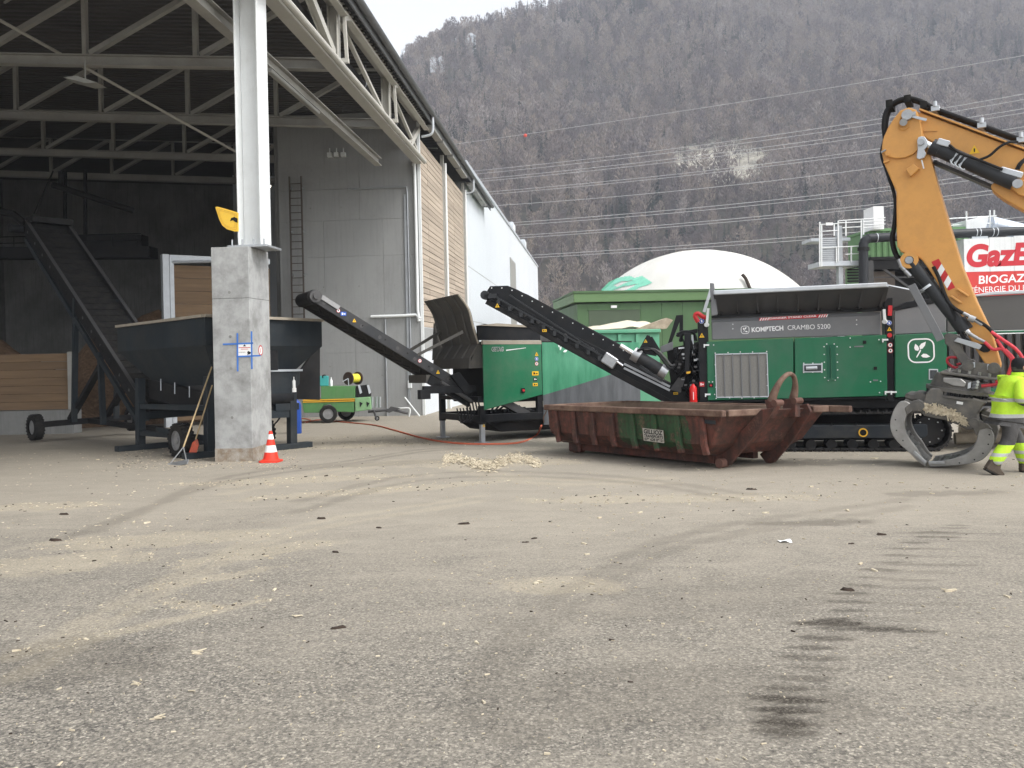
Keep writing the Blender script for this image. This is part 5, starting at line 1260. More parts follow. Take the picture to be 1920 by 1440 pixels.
# right-hand engine section
panel('upper_panel', [(1677,583),(1773,564.5),(1773,623),(1677,627)], .0, .08, 'mach_grey')
panel('top_rail', [(1660,584),(1700,566),(1776,556),(1776,563.5),(1677,582)], -.02, .1, 'black_paint')
panel('door', [(1678,628),(1775,623.5),(1777,742),(1679,745)], -.06, .10, 'mach_green')
rr_outline(1727, 657.5, 25.5, 23, -.062, r=.30, t=.055)
panel('window_frame', [(1741.5,692),(1759,692),(1759,712),(1741.5,712)], -.072, .012, 'galv_light', .003); panel('window_glass', [(1744,694),(1757,694),(1757,710),(1744,710)], -.078, .006, 'glass_dark', 0)
panel('upper_panel', [(1776,580),(1832,556),(2150,540),(2150,612),(1776,622)], .0, .08, 'mach_grey2' if 'mach_grey2' in _M else 'mach_grey')
panel('top_edge', [(1826,553),(1860,547),(2150,533),(2150,539.5),(1862,553),(1832,556)], -.04, .1, 'galv_light')
panel('green_strip', [(1776,623),(2150,613),(2150,617),(1776,627)], -.03, .08, 'mach_green'); panel('green_strip', [(1778,729),(2150,722),(2150,742),(1778,744)], -.05, .08, 'mach_green')
z0_, z1_ = CF.py(1850,729)[1], CF.py(1850,627)[1]; x = CF.py(1779,700)[0]; fin = None
while x < xe - .3:
    if fin is None: fin = MB().box(0,.085,-.05,.02,z0_,z1_).build('cooling_fin', 'dark_grey', sh, bevel=.012); fin.location.x = x
    else: inst(fin, sh, Matrix.Translation((x,0,0)))
    x += .145
MB().box(CF.py(1779,700)[0],xe,.03,.06,z0_,z1_).build('fin_backing', 'grapple', sh)
# discharge belt to the left
YB0, YB1 = .55, 1.75
db = bpy.data.objects.new('discharge_belt', None); COL.objects.link(db); db.parent = sh
side = [(914,544),(919,536.5),(952,535.5),(970,543),(1183,658),(1192,677),(1296,752),(1240,752),(1150,704),(1013,628),(930,580),(909,558)]
for yy in (YB0, YB1): MB().prism(cp(*side, y=YB0 if yy == YB0 else YB0), yy, yy+.03).build('belt_wall', 'black_paint', db, bevel=.004)
A2, B2 = CF.py(1285,752,YB0), CF.py(915,556,YB0)
d, nrm, L = belt_unit(db, (A2[0],A2[1]+.12), (B2[0]+.1,B2[1]-.02), YB0+.02, YB1, .14, rail='black_paint', rollers=14, bd=.14, drum=.16, chev=False)
q = CF.P(911,554,YB0); MB().cyl(q+Vector((0,-.12,0)), q+Vector((0,.02,0)), .10, n=14).box(q.x-.02,q.x+.26,YB0-.12,YB0-.02,q.z-.08,q.z+.02).build('head_motor', 'cyl_grey', db, smooth=40)
MB().bar(CF.P(915,549,YB0-.06),CF.P(1130,668,YB0-.06),.04,.035).build('hydraulic_pipe', 'cyl_grey', db); MB().bar(CF.P(955,553,YB0-.05),CF.P(1120,660,YB0-.05),.03,.03).build('hydraulic_pipe', 'cyl_grey', db)
MB().bar(CF.P(912,566,YB0-.03),CF.P(1260,756,YB0-.03),.05,.10).build('lower_rail', 'black_matt', db)
for t in range(10):
    u = 935 + 21*t; v = 553 + (u-915)*.553; MB().box(-.035,.035,-.02,.02,-.05,.05).build('pipe_clamp', 'cyl_grey', db).location = CF.P(u, v+3, YB0-.07)
for t in range(14):
    u = 922 + 19*t; v = 540 + max(0,(u-952))*.54; MB().cyl((0,-.01,0),(0,0,0),.014,n=6).build('bolt', 'steel_white', db).location = CF.P(u, min(v, 660), YB0-.002)
for u, v, k_ in ((932.5,573,'tri'),(1021,620,'plate'),(1133,677,'tri'),(1267,737.5,'plate')): sticker(CF, db, k_, u, v, 4.2, YB0-.09)
MB().box(-.16,.16,-.06,.06,-.12,.12).build('fold_bracket', 'bright_steel', db, bevel=.02).matrix_local = Matrix.Translation(CF.P(1143,676,YB0-.12)) @ Matrix.Rotation(rad(35),4,'Y')
MB().cyl(CF.P(1154,676,YB0-.15),CF.P(1168,686,YB0-.15),.03,n=8).build('fold_rod', 'chrome', db)
for yy, v0, v1 in ((-.02,690,732),(.0,682,725)): MB().bar(CF.P(1170,v0,YB0-.14+yy),CF.P(1256,v1,YB0-.14+yy),.05,.045).build('guide_rail', 'galv', db)
panel('gusset', [(1256,731),(1272,707),(1284,712),(1277,736)], YB0-.16, .05, 'dark_grey', .005, db)
q0, q1 = CF.P(1190,664,.25), CF.P(1241,695,.25); dd = (q1-q0).normalized()
MB().cyl(q0, q1, .125, n=20).build('tension_cylinder', 'track_beam', sh, smooth=50)
for p, s_ in ((q0,1),(q1,-1)): MB().cyl(p-dd*.04, p+dd*.12, .15, n=20).build('cylinder_clamp', 'bright_steel', sh, smooth=50)
MB().cyl(q0-dd*.35, q0, .05, n=10).build('cylinder_rod', 'chrome', sh)
MB().bar(q0+Vector((.1,-.05,-.25)), q1+Vector((0,-.05,-.22)), .04, .05).build('guide_rail', 'cyl_grey', sh)
# black works between belt and post
panel('guard_plate', [(1198,655),(1213,628),(1218,629),(1236,658),(1230,668),(1210,664)], .2, .04, 'black_paint', .003)
panel('guard_plate', [(1219,632),(1223,631),(1238,656),(1234,662)], .1, .04, 'black_paint', .003); sticker(CF, sh, 'tri', 1210.5, 639.5, 3.6, .2)
panel('link_arm', [(1268,591),(1281,590),(1281,640),(1274,642),(1274,604),(1258,645),(1252,645)], .5, .06, 'black_paint', .005)
panel('bracket', [(1238,650),(1262,640),(1262,655),(1240,662)], .45, .05, 'mach_grey', .005)
panel('upright', [(1283,624),(1296,624),(1292,700),(1284,700)], .0, .16, 'black_paint', .01)
panel('cross_arm', [(1268,624),(1308,616),(1308,624),(1270,632)], .1, .1, 'black_paint', .01)
panel('rear_shield', [(1250,655),(1310,640),(1312,755),(1262,755)], .75, .05, 'black_matt', .01)
rh = random.Random(3)
for k in range(16):
    u, v = rh.uniform(1255,1308), rh.uniform(618,690); y_ = rh.uniform(.1,.6)
    MB().tube([CF.P(u,v,y_), CF.P(u+rh.uniform(-12,12),v+rh.uniform(8,20),y_-.06), CF.P(u+rh.uniform(-8,14),v+rh.uniform(24,50),y_), CF.P(u+rh.uniform(-18,6),v+rh.uniform(40,62),y_+.1)], rh.uniform(.014,.026), 6, smooth=4).build('hose', 'black_paint', sh, smooth=60)
for (pts, m_) in ((((1195,657),(1215,653),(1235,665),(1255,690),(1268,686),(1266,675)),'black_paint'),(((1208,655),(1230,656),(1247,672),(1258,685),(1266,684)),'dark_grey'),(((1268,630),(1280,622),(1300,624),(1306,640)),'black_paint'),(((1275,640),(1280,626),(1294,628)),'black_paint')):
    MB().tube([CF.P(u,v,.12) for u,v in pts], .028, 8, smooth=5).build('hose', m_, sh, smooth=60)
for k in range(18): 
    u, v = rh.uniform(1270,1308), rh.uniform(630,730); MB().box(-.03,.03,-.03,.03,-.02,.02).build('fitting', 'bright_steel' if k%3 == 0 else 'dark_grey', sh).location = CF.P(u,v,rh.uniform(.0,.3))
panel('tag', [(1287,697),(1295,696),(1294,700),(1287,701)], -.03, .01, 'lid_yellow', 0)
MB().bar(CF.P(1272,653,.05),CF.P(1284,652,.05),.03,.03).bar(CF.P(1298,628,.1),CF.P(1300,664,.1),.04,.04,(0,1,0)).build('rod', 'galv_light', sh)
# fire extinguisher hung on the post
q = CF.P(1300.5,754,-.06); EF = Fr(CF.M @ q, -12)
ex = empty('fire_extinguisher', EF, 'red fire extinguisher hanging beside the shredder corner post', 'extinguisher')
MB().lathe([(.001,0),(.075,0),(.078,.02),(.078,.27),(.06,.32),(.03,.345),(.03,.37),(.001,.37)], n=20).build('bottle', 'extinguisher', ex, smooth=50)
MB().lathe([(.0785,.05),(.0787,.06),(.0787,.2),(.0785,.21)], n=20).build('label_band', 'white_print', ex).scale = (.6,1,1)
mb = MB(); mb.box(-.02,.05,-.02,.02,.37,.41).tube([(.03,0,.39),(.09,-.02,.36),(.095,-.03,.2),(.085,-.03,.08)],.012,6,smooth=3); mb.build('valve_hose', 'black_print', ex)
# ------------------------------------------------------------------ rusty red roll-off skip in front
SK = Fr(gnd(1352, 876), -54)
sk = empty('roll_off_skip', SK, 'low rusty red roll-off skip with a green paint patch', 'skip')
def rust_mat():
    m, nt, b = newmat('skip_paint'); co = coord(nt)
    n1 = noise(nt, co, 2.1, 7, .75, .6); n2 = noise(nt, co, 7, 6, .75); st = noise(nt, mapping(nt, co, (5,5,.7)), 1.5, 4)
    c = ramp(nt, n1, [(0.28,(0.035,0.016,0.012)),(0.45,(0.085,0.03,0.02)),(0.6,(0.14,0.042,0.028)),(0.75,(0.25,0.085,0.058))])
    sx = N(nt,'ShaderNodeSeparateXYZ'); nt.links.new(co, sx.inputs[0])
    a0, a1 = SK.py(1156,820,-.58)[0], SK.py(1288,820,-.58)[0]
    gx = math_(nt,'MULTIPLY', math_(nt,'GREATER_THAN', math_(nt,'ADD', sx.outputs[0], math_(nt,'MULTIPLY', n2, .16)), a0+.1), math_(nt,'LESS_THAN', math_(nt,'ADD', sx.outputs[0], math_(nt,'MULTIPLY', n1, .5)), a1+.25))
    gx = math_(nt,'MULTIPLY', gx, math_(nt,'LESS_THAN', sx.outputs[1], -.2)); gx = math_(nt,'MULTIPLY', gx, math_(nt,'GREATER_THAN', math_(nt,'ADD', sx.outputs[2], math_(nt,'MULTIPLY', n1, .4)), .52))
    gx = math_(nt,'MULTIPLY', gx, ramp(nt, n2, [(0.28,0.2),(0.42,1.0)]))
    c = mix(nt, gx, c, ramp(nt, st, [(0.3,(0.012,0.04,0.016)),(0.65,(0.03,0.115,0.035))]))
    c = mix(nt, math_(nt,'MULTIPLY', ramp(nt, n2, [(0.47,0.0),(0.62,1.0)]), .75), c, (0.035,0.02,0.014))
    c = mix(nt, math_(nt,'MULTIPLY', ramp(nt, noise(nt, co, 3.4, 5, .8), [(0.56,0.0),(0.68,1.0)]), .6), c, (0.21,0.095,0.065))
    c = mix(nt, math_(nt,'MULTIPLY', ramp(nt, st, [(0.46,0.0),(0.66,1.0)]), .75), c, (0.03,0.016,0.012))
    nt.links.new(c, b.inputs['Base Color']); b.inputs['Roughness'].default_value = .75; bumpto(nt, b, n2, .5, .01)
rust_mat()
M('skip_rim', (0.12,0.068,0.05), 0.75, var=0.3, vs=3, dirt=(0.25,0.18,0.13), damt=0.6, dscale=3, bump=.2, bs=30)
M('skip_roll', (0.12,0.06,0.045), 0.75, var=0.25, vs=6)
M('old_paper', (0.46,0.44,0.39), 0.8, var=0.2, vs=6, dirt=(0.2,0.13,0.09), damt=0.6, dscale=6)
M('skip_inner', (0.13,0.09,0.065), 0.85, var=0.3, vs=3, dirt=(0.24,0.18,0.13), damt=0.5, dscale=2)
yn, yf = -.58, 1.72
xc, zc = SK.py(1357,777,yn); xl_, zl_ = SK.py(1031,757,yn)
xl_ -= .1; zt_ = (zc+zl_)/2; xb_ = xc - .46; zb_ = .22; ex = .50
yf = 1.52
o0 = [(xl_,yn,zt_),(xc,yn,zt_),(xc+ex,yf,zt_),(xl_+.15,yf,zt_)]
o1 = [(xl_+.02,yn+.05,.46),(xb_+.12,yn+.07,.42),(xb_+ex*.7+.15,yf-.06,.42),(xl_+.17,yf-.06,.46)]
o2 = [(xl_+.10,yn+.30,zb_),(xb_-.12,yn+.28,zb_),(xb_+ex*.5-.05,yf-.28,zb_),(xl_+.22,yf-.28,zb_)]
i0 = [(xl_+.05,yn+.05,zt_),(xc-.06,yn+.05,zt_),(xc+ex-.08,yf-.05,zt_),(xl_+.2,yf-.05,zt_)]
i1 = [(xl_+.16,yn+.25,zb_+.03),(xb_-.1,yn+.28,zb_+.03),(xb_+ex*.5-.1,yf-.3,zb_+.03),(xl_+.3,yf-.3,zb_+.03)]
fs = []
for o in (0,4):
    for k in range(4): fs.append((o+k,o+(k+1)%4,o+4+(k+1)%4,o+4+k))
fs += [(8,9,10,11)] + [(12+k,16+k,16+(k+1)%4,12+(k+1)%4) for k in range(4)] + [(16,17,18,19)] + [(k,12+k,12+(k+1)%4,(k+1)%4) for k in range(4)]
bd_ = MB(); bd_.add(o0+o1+o2+i0+i1, fs); bd_.m = [0]*9 + [1]*9
bd_.build('body', ['skip_paint','skip_inner'], sk, bevel=.015)
for (a, b_) in (((xl_-.02,yn-.03),(xc+.04,yn-.03)),((xl_+.13,yf+.03),(xc+ex+.42,yf+.03)),((xc+.02,yn+.05),(xc+ex*.52,yn+1.0)),((xc+ex*.85,yf-.35),(xc+ex+.02,yf-.03)),((xl_+.02,yn+.05),(xl_+.15,yf-.03))):
    MB().bar((a[0],a[1],zt_-.03),(b_[0],b_[1],zt_-.03),.10,.11).build('top_rail', 'skip_rim', sk, bevel=.02, seg=2)
L_ = xc - xl_
for k in range(8):
    x = xl_ + .3 + k*(L_-.75)/7
    MB().prism([(x-.05,zt_-.09),(x+.05,zt_-.09),(x+.09,.42),(x+.14,.27),(x+.02,.25),(x-.03,.42)], yn-.035+.0, yn+.03).build('rib', 'skip_paint', sk, bevel=.012)
    MB().prism([(x-.05,zt_-.09),(x+.05,zt_-.09),(x+.05,.3),(x-.05,.3)], yf-.02, yf+.04).build('rib', 'skip_paint', sk)
# sign
c = [(1204.5,802.5),(1243,807),(1245,831),(1207,826)]
MB().prism(SK.poly(c, yn-.045), yn-.045, yn-.037).build('sign_plate', 'old_paper', sk)
for s_, p in (('GILLIOZ',(1207,812.2,1242,816.0,8.0)),('TRANSPORTS',(1207.5,819.0,1243,822.6,5.0)),('079 628 09 51',(1208.5,825.0,1243.5,829.0,4.8))):
    text(SK, sk, s_, p[0],p[1],p[2],p[3], yn-.049, 'rust_print' if 'rust_print' in _M else 'black_print', hpx=p[4], bold=.03)
MB().prism(SK.poly([(1321,787),(1341,789),(1341,796),(1321,794)], yn-.04), yn-.04, yn-.03).build('name_plate', 'track_beam', sk)
# long members, rear feet with rollers, hook end
def skp(name, pts, y0, th, mat='skip_paint'): return MB().prism(SK.poly(pts, y0), y0, y0+th).build(name, mat, sk, bevel=.008)
skp('hook_frame', [(1338,866),(1352,874),(1368,872),(1386,850),(1440,784),(1452,764),(1426,768),(1398,800),(1345,845)], -.03, .06)
skp('hook_frame', [(1424,852),(1438,871),(1452,866),(1484,828),(1520,772),(1513,757),(1496,760),(1470,800),(1440,838)], 1.03, .06)
for y_, x_ in ((0.0,-.12),(1.06,.12)):
    MB().box(xl_+.4,xb_-.2,y_-.07,y_+.07,.06,.22).build('skid_beam', 'skip_paint', sk)
    MB().box(xl_+.12,xl_+.48,y_-.14 if y_ < .5 else y_-.05,y_+.05,.02,.36).build('rear_foot', 'skip_paint', sk, bevel=.03)
    MB().cyl((xl_+.3,y_-.12,.10),(xl_+.3,y_+.12,.10),.10,n=14).build('roller', 'skip_roll', sk, smooth=40)
q = SK.P(1352,867,-.1); MB().cyl((q.x,-.16,.085),(q.x,.02,.085),.08,n=16).build('roller', 'skip_roll', sk, smooth=40)
skp('hinge_block', [(1433,750),(1450,749),(1456,758),(1452,768),(1444,784),(1434,785),(1437,766)], .18, .14)
skp('hinge_block', [(1469,749),(1484,747),(1491,755),(1492,782),(1465,783),(1467,765)], .78, .14)
for u, v, y_ in ((1451,756,.16),(1488,752,.76)):
    q = SK.P(u,v,y_); MB().cyl(q, q+Vector((0,.2,0)), .055, n=14).build('hinge_pin', 'skip_roll', sk, smooth=40)
hk = [SK.P(u,v,y_) for u, v, y_ in ((1447,752,.24),(1452,736,.25),(1461,718,.3),(1472,705,.4),(1481,701,.55),(1488,706,.7),(1491,718,.8),(1490,734,.84),(1487,749,.85))]
MB().tube(hk, [.075,.062,.048,.04,.038,.04,.046,.06,.072], 10, smooth=5).build('hook_loop', 'skip_rim', sk, smooth=60)
MB().box(xl_-.07,xl_-.02,yn+.1,yn+.2,zt_-.45,zt_-.15).tube([(xl_-.07,yn+.05,zt_-.1),(xl_-.1,yn-.02,zt_-.25),(xl_-.06,yn-.04,zt_-.35)],.012,6).build('door_latch', 'skip_rim', sk)
# ------------------------------------------------------------------ orange excavator arm (stick, boom, rams, hoses)
q = gnd(1735, 874)
EX = Fr(Vector((q.x, q.y+.25, gz(q.y))), -33, False)
ea = empty('excavator_arm', EX, 'orange excavator boom and stick reaching in from the right', 'excavator')
TH = .24
def ep(*pts, y=-TH): return EX.poly(pts, y)
stick = [(1690,206),(1704,202.5),(1716,206),(1727,222),(1731,250),(1736,268),(1743,287),(1758,344),(1780,420),(1804,498),(1832,566),(1860,624),(1877,684),(1875,693),(1866,694),(1847,683),
         (1832,659),(1807,616),(1785,575),(1766,546),(1752,522),(1740,503),(1728,487),(1717,480),(1700,477.5),(1689,472),(1682,462),(1681,440),(1680.5,360),(1674,345),(1658,308),(1652.5,283),(1655,262),(1664,240),(1676,221)]
MB().prism(ep(*stick), -TH, TH).build('stick', 'orange', ea, bevel=.02, seg=2)
lobe = [(1688,207),(1704,201),(1718,206),(1725,226),(1729,248),(1729,262),(1724,278),(1712,289),(1696,296),(1680,297),(1666,294),(1655,286),(1653.5,274),(1657,256),(1667,237),(1678,220)]
MB().prism(ep(*lobe, y=-TH-.05), -TH-.05, -TH).build('cheek_plate', 'orange', ea, bevel=.015, seg=2)
MB().prism(ep(*lobe, y=-TH-.05), TH, TH+.05).build('cheek_plate', 'orange', ea, bevel=.015)
boom = [(1717,208),(1727,211),(1920,283),(2060,345),(2330,520),(2330,700),(2060,500),(1920,395),(1880,372),(1860,356),(1857.5,349),(1862,342),(1876,345),(1884,350),(1893,349),(1899,343),(1800,296),(1729,255),(1723,236)]
MB().prism(ep(*boom, y=-TH+.05), -TH+.05, TH-.05).build('boom', 'orange', ea, bevel=.02, seg=2)
MB().prism(ep((1893,352),(1899,340),(1908,336),(1918,338),(1960,352),(1960,380),(1910,366), y=-TH+.02), -TH-.03, -TH+.049).build('ram_bracket', 'orange', ea, bevel=.01)
MB().bar(EX.P(1727,210.5,0),EX.P(1960,298.5,0),2*TH+.02,.025).build('boom_flange', 'orange', ea)
MB().prism(ep((1726,247),(1722,232),(1745,232),(1758,246), y=-TH+.04), -TH+.03, -TH+.05).build('gusset', 'orange', ea)
# pivot pin and tie plates
mb = MB(); q = EX.P(1702,217,-TH-.05); mb.cyl(q, q+Vector((0,-.09,0)), .085, n=14).box(q.x-.03,q.x+.12,q.y-.05,q.y,q.z-.02,q.z+.04); mb.build('pivot_pin', 'bright_steel', ea, smooth=40)
mb = MB(); mb.cyl(EX.P(1694,229,-TH-.06),EX.P(1694,229,-TH-.14),.06,n=12); mb.build('sensor', 'bright_steel', ea, smooth=40)
MB().bar(EX.P(1708,217.5,-TH-.08),EX.P(1737,225,-TH-.08),.03,.04).build('sensor_arm', 'galv_light', ea)
MB().tube([EX.P(1690,217,-TH-.07),EX.P(1686,228,-TH-.08),EX.P(1686,240,-TH-.08),EX.P(1696,243,-TH-.08),EX.P(1705,236,-TH-.08)],.008,6,smooth=4).build('sensor_cable', 'orange', ea)
MB().prism(ep((1720,264),(1722,258),(1728,256),(1734,257),(1739,264),(1738,276),(1733,282),(1737,288),(1733,296),(1724,299),(1719,297),(1721,280), y=-TH-.07), -TH-.10, -TH-.06).build('link_plate', 'galv_light', ea, bevel=.006)
q = EX.P(1727,267,-TH-.1); MB().cyl(q, q+Vector((0,-.05,0)), .05, n=14).build('link_pin', 'bright_steel', ea, smooth=40)
MB().cyl(EX.P(1728,300,-TH-.08),EX.P(1732,316,-TH-.08),.012,n=6).build('grease_line', 'steel_white', ea)
MB().prism(ep((1698,318),(1713,307),(1724,316),(1707,331), y=-TH-.10), -TH-.10, -TH).build('stop_block', 'orange', ea, bevel=.008)
MB().bar(EX.P(1657,305,-TH-.03),EX.P(1667,301,-TH-.03),.06,.03).build('lug', 'orange', ea)
q = EX.P(1664,289,-TH-.05); MB().cyl(q, q+Vector((0,-.03,0)), .03, n=10).build('bolt', 'orange', ea)
MB().cyl(EX.P(1652,286,-TH-.06),EX.P(1661,281,-TH-.06),.016,n=6).build('fitting', 'bright_steel', ea)
# stick ram
def ram(a, b, r, y, name='ram'):
    o = MB(); o.cyl(EX.P(*a,y), EX.P(*b,y), r, n=20); return o.build(name, 'cyl_grey', ea, smooth=50)
yr_ = -TH-.02
ram((1748,275),(1902,343), .118, yr_, 'ram_barrel')
MB().cyl(EX.P(1733,268,yr_),EX.P(1750,276,yr_),.06,n=14).build('ram_rod', 'chrome', ea, smooth=50)
MB().cyl(EX.P(1747,274.5,yr_),EX.P(1762,281,yr_),.132,n=20).build('ram_collar', 'cyl_grey', ea, smooth=50)
q = EX.P(1908,345,yr_-.12); MB().cyl(q, q+Vector((0,-.05,0)), .07, n=16).build('ram_pin', 'bright_steel', ea, smooth=40)
MB().box(-.09,.09,-.05,.05,-.05,.05).build('valve_block', 'galv_light', ea, bevel=.01).matrix_local = Matrix.Translation(EX.P(1769,268,yr_-.08)) @ Matrix.Rotation(rad(25),4,'Y')
for k in range(3):
    u, v = 1792+k*8, 296+k*4
    for s_ in (-1,1): MB().bar(EX.P(u+4-s_*2,v-10,yr_-.12),EX.P(u-8,v+6+s_*2,yr_-.12),.02,.012).build('hose_clip', 'galv_light', ea)
    MB().tube([EX.P(u-10,v+4,yr_-.11),EX.P(u-8,v+10,yr_-.13),EX.P(u-3,v+14,yr_-.13),EX.P(u+1,v+13,yr_-.12)],.012,6,smooth=3).build('clip_hook', 'galv_light', ea)
MB().tube([EX.P(1780,272,yr_-.1),EX.P(1800,287,yr_-.14),EX.P(1835,300,yr_-.14),EX.P(1880,318,yr_-.12)],.022,8,smooth=4).build('hose', 'black_matt', ea, smooth=60)
MB().box(-.16,.16,-.05,.05,-.05,.05).build('valve_block', 'galv_light', ea, bevel=.015).matrix_local = Matrix.Translation(EX.P(1896,324,yr_-.05)) @ Matrix.Rotation(rad(25),4,'Y')
for o in (0,4): MB().tube([EX.P(1905+o,318,yr_-.05),EX.P(1912+o,306,yr_-.05),EX.P(1925+o,295,yr_)],.02,8,smooth=3).build('hose', 'black_matt', ea)
MB().tube([EX.P(1835,300,yr_-.14),EX.P(1855,292,yr_-.12),EX.P(1875,275,yr_-.1),EX.P(1895,266,yr_-.05),EX.P(1925,268,-.1)],.02,8,smooth=4).build('hose', 'black_matt', ea, smooth=60)
MB().bar(EX.P(1752,305,.1),EX.P(1862,352,.1),.3,.05).build('ram_shield', 'dark_grey', ea)
# hoses over the head and down the back of the stick
for k, (o, y_) in enumerate(((0,-.16),(2.5,-.05),(4,.06),(1.5,.15))):
    MB().tube([EX.P(1660+o,262,y_),EX.P(1657+o,235+o,y_),EX.P(1662+o,208+o,y_),EX.P(1680,190+o,y_),EX.P(1704,184+o,y_),EX.P(1728,190+o,y_),EX.P(1752,203+o,y_),EX.P(1790,217+o,y_),EX.P(1860,242+o,y_),EX.P(1990,290+o,y_)],.036,8,smooth=5).build('hose', 'black_matt', ea, smooth=60)
    MB().tube([EX.P(1658+o*.5,262,y_),EX.P(1653+o*.5,290,y_),EX.P(1664+o*.5,325,y_),EX.P(1678,372,y_),EX.P(1676+o*.6,420,y_),EX.P(1671+o,448,y_),EX.P(1677+o,475,y_),EX.P(1690+o,492,y_)],.026,8,smooth=5).build('hose', 'black_matt', ea, smooth=60)
for u, v in ((1670,199),(1704,190),(1734,202)): MB().box(-.05,.05,-.2,.2,-.06,.06).build('hose_band', 'rubber', ea).location = EX.P(u,v,0)
for u, v in ((1756,208),(1842,239),(1915,266)): MB().box(-.06,.06,-TH,TH,-.05,.03).cyl((0,-TH,.02),(0,-TH,.10),.03,n=8).build('hose_clamp', 'galv_light', ea).location = EX.P(u,v,0)
# warning triangle on boom
q = EX.P(1830,278,-TH+.05); 
sticker(EX, ea, 'tri', 1827, 281, 10, -TH+.05)
# bucket ram along the stick with guard bar
yb = -TH+.02
ram((1708,492),(1806,616), .105, yb, 'ram_barrel')
MB().cyl(EX.P(1796,600,yb),EX.P(1811,620,yb),.125,n=18).build('ram_collar', 'cyl_grey', ea, smooth=50)
MB().cyl(EX.P(1809,617,yb),EX.P(1817,628,yb),.06,n=12).build('ram_rod', 'chrome', ea, smooth=50)
mb = MB(); q = EX.P(1705,488,-TH-.05); mb.ring(q+Vector((0,-.03,0)), q+Vector((0,.12,0)), .135, .07, 20, 0).cyl(q+Vector((0,-.05,0)), q, .06, n=14, m=1); mb.build('ram_eye', ['orange','bright_steel'], ea, smooth=40)
MB().ring(EX.P(1739,541.5,yb),EX.P(1736,538,yb),.13,.10,18).build('ram_clamp', 'galv_light', ea, smooth=40)
MB().bar(EX.P(1709,534,yb-.16),EX.P(1764,638,yb-.16),.12,.04,(0,1,0)).build('guard_bar', 'mach_grey', ea, bevel=.006)
MB().bar(EX.P(1718,548,yb-.1),EX.P(1735,541,yb-.1),.04,.03).build('guard_stay', 'mach_grey', ea)
for a, b_ in (((1685,486),(1690,498)),((1688,498),(1697,507)),((1697,508),(1707,518))): MB().cyl(EX.P(*a,-TH-.05),EX.P(*b_,-TH-.05),.035,n=10).build('coupling', 'bright_steel', ea, smooth=40)
# chevron marker
P_ = lambda t, s_: ((1746+(1778-1746)*t)*(1-s_)+(1760+(1791-1760)*t)*s_, (491+(545-491)*t)*(1-s_)+(485+(539-485)*t)*s_)
for k in range(5):
    ta, tb = k/5, (k+1)/5; sl_ = .13
    pts = [P_(max(ta-(0 if k == 0 else sl_*.0),0),0), P_(min(ta+(.0),1),1) if k else P_(0,1), P_(max(tb-.0,0),1), P_(tb,0)]
    pts = [P_(min(ta+sl_,1) if k else 0,0), P_(max(ta-sl_*.2,0),1), P_(max(tb-sl_*.2,0) if k < 4 else 1,1), P_(min(tb+sl_,1),0)]
    MB().prism(ep(*pts, y=-TH-.004), -TH-.004, -TH-.001).build('chevron', 'red_print' if k % 2 == 0 else 'white_print', ea)
for a, b_ in (((1794,541),(1816,555)),((1783,555),(1803,568))): MB().bar(EX.P(*a,-TH-.03),EX.P(*b_,-TH-.03),.06,.03).build('step', 'orange', ea, bevel=.005)
MB().bar(EX.P(1800,551,-TH-.01),EX.P(1794,558,-TH-.01),.02,.02).build('weld_line', 'orange', ea)
# hose pack along lower stick
MB().tube([EX.P(1750,500,-TH-.04),EX.P(1760,520,-TH-.05),EX.P(1775,560,-TH-.06),EX.P(1790,578,-TH-.08),EX.P(1815,592,-TH-.1),EX.P(1850,612,-TH-.1),EX.P(1868,632,-TH-.1)],.028,8,smooth=4).build('hose', 'black_matt', ea, smooth=60)
MB().tube([EX.P(1781,570,-TH-.06),EX.P(1790,595,-TH-.06),EX.P(1804,628,-TH-.05),EX.P(1816,640,-TH-.05)],.03,8,smooth=4).build('hose', 'black_matt', ea, smooth=60)
for a, b_, r_ in (((1806,587),(1818,593),.03),((1816,595),(1828,600),.055),((1828,600),(1842,609),.03),((1812,622),(1832,634),.03),((1826,631),(1846,641),.025)): MB().cyl(EX.P(*a,-TH-.1),EX.P(*b_,-TH-.1),r_,n=10).build('coupling', 'bright_steel', ea, smooth=40)
for pts in (((1858,622),(1880,637),(1905,655),(1918,675),(1917,700)),((1868,636),(1885,660),(1903,678)),((1846,641),(1862,655),(1880,655),(1897,675),(1893,695),(1884,712),(1866,716)),((1884,655),(1900,673),(1905,700),(1897,712),(1870,720),(1840,724))):
    MB().tube([EX.P(u,v,-TH-.12) for u,v in pts],.026,8,smooth=6).build('hose', 'red_hose', ea, smooth=60)
MB().tube([EX.P(u,v,.1) for u,v in ((1797,690),(1787,688),(1777,680),(1778,671),(1790,670),(1803,672),(1803,680),(1794,684))],.022,8,smooth=5).build('hose', 'red_hose', ea, smooth=60)
# tipping linkage
MB().prism(ep((1770,628),(1778,624),(1795,628),(1800,642),(1808,660),(1822,682),(1812,690),(1800,680),(1782,652),(1772,645), y=-TH-.06), -TH-.06, -TH-.01).build('tipping_lever', 'grapple', ea, bevel=.01)
MB().prism(ep((1788,640),(1795,633),(1832,643),(1842,648),(1836,656),(1795,642), y=-TH-.12), -TH-.12, -TH-.07).build('tipping_link', 'galv', ea, bevel=.008)
MB().prism(ep((1830,645),(1850,645),(1858,652),(1855,660),(1845,661),(1832,655), y=-TH-.1), -TH-.1, -TH-.03).build('pivot_boss', 'black_paint', ea, bevel=.02)
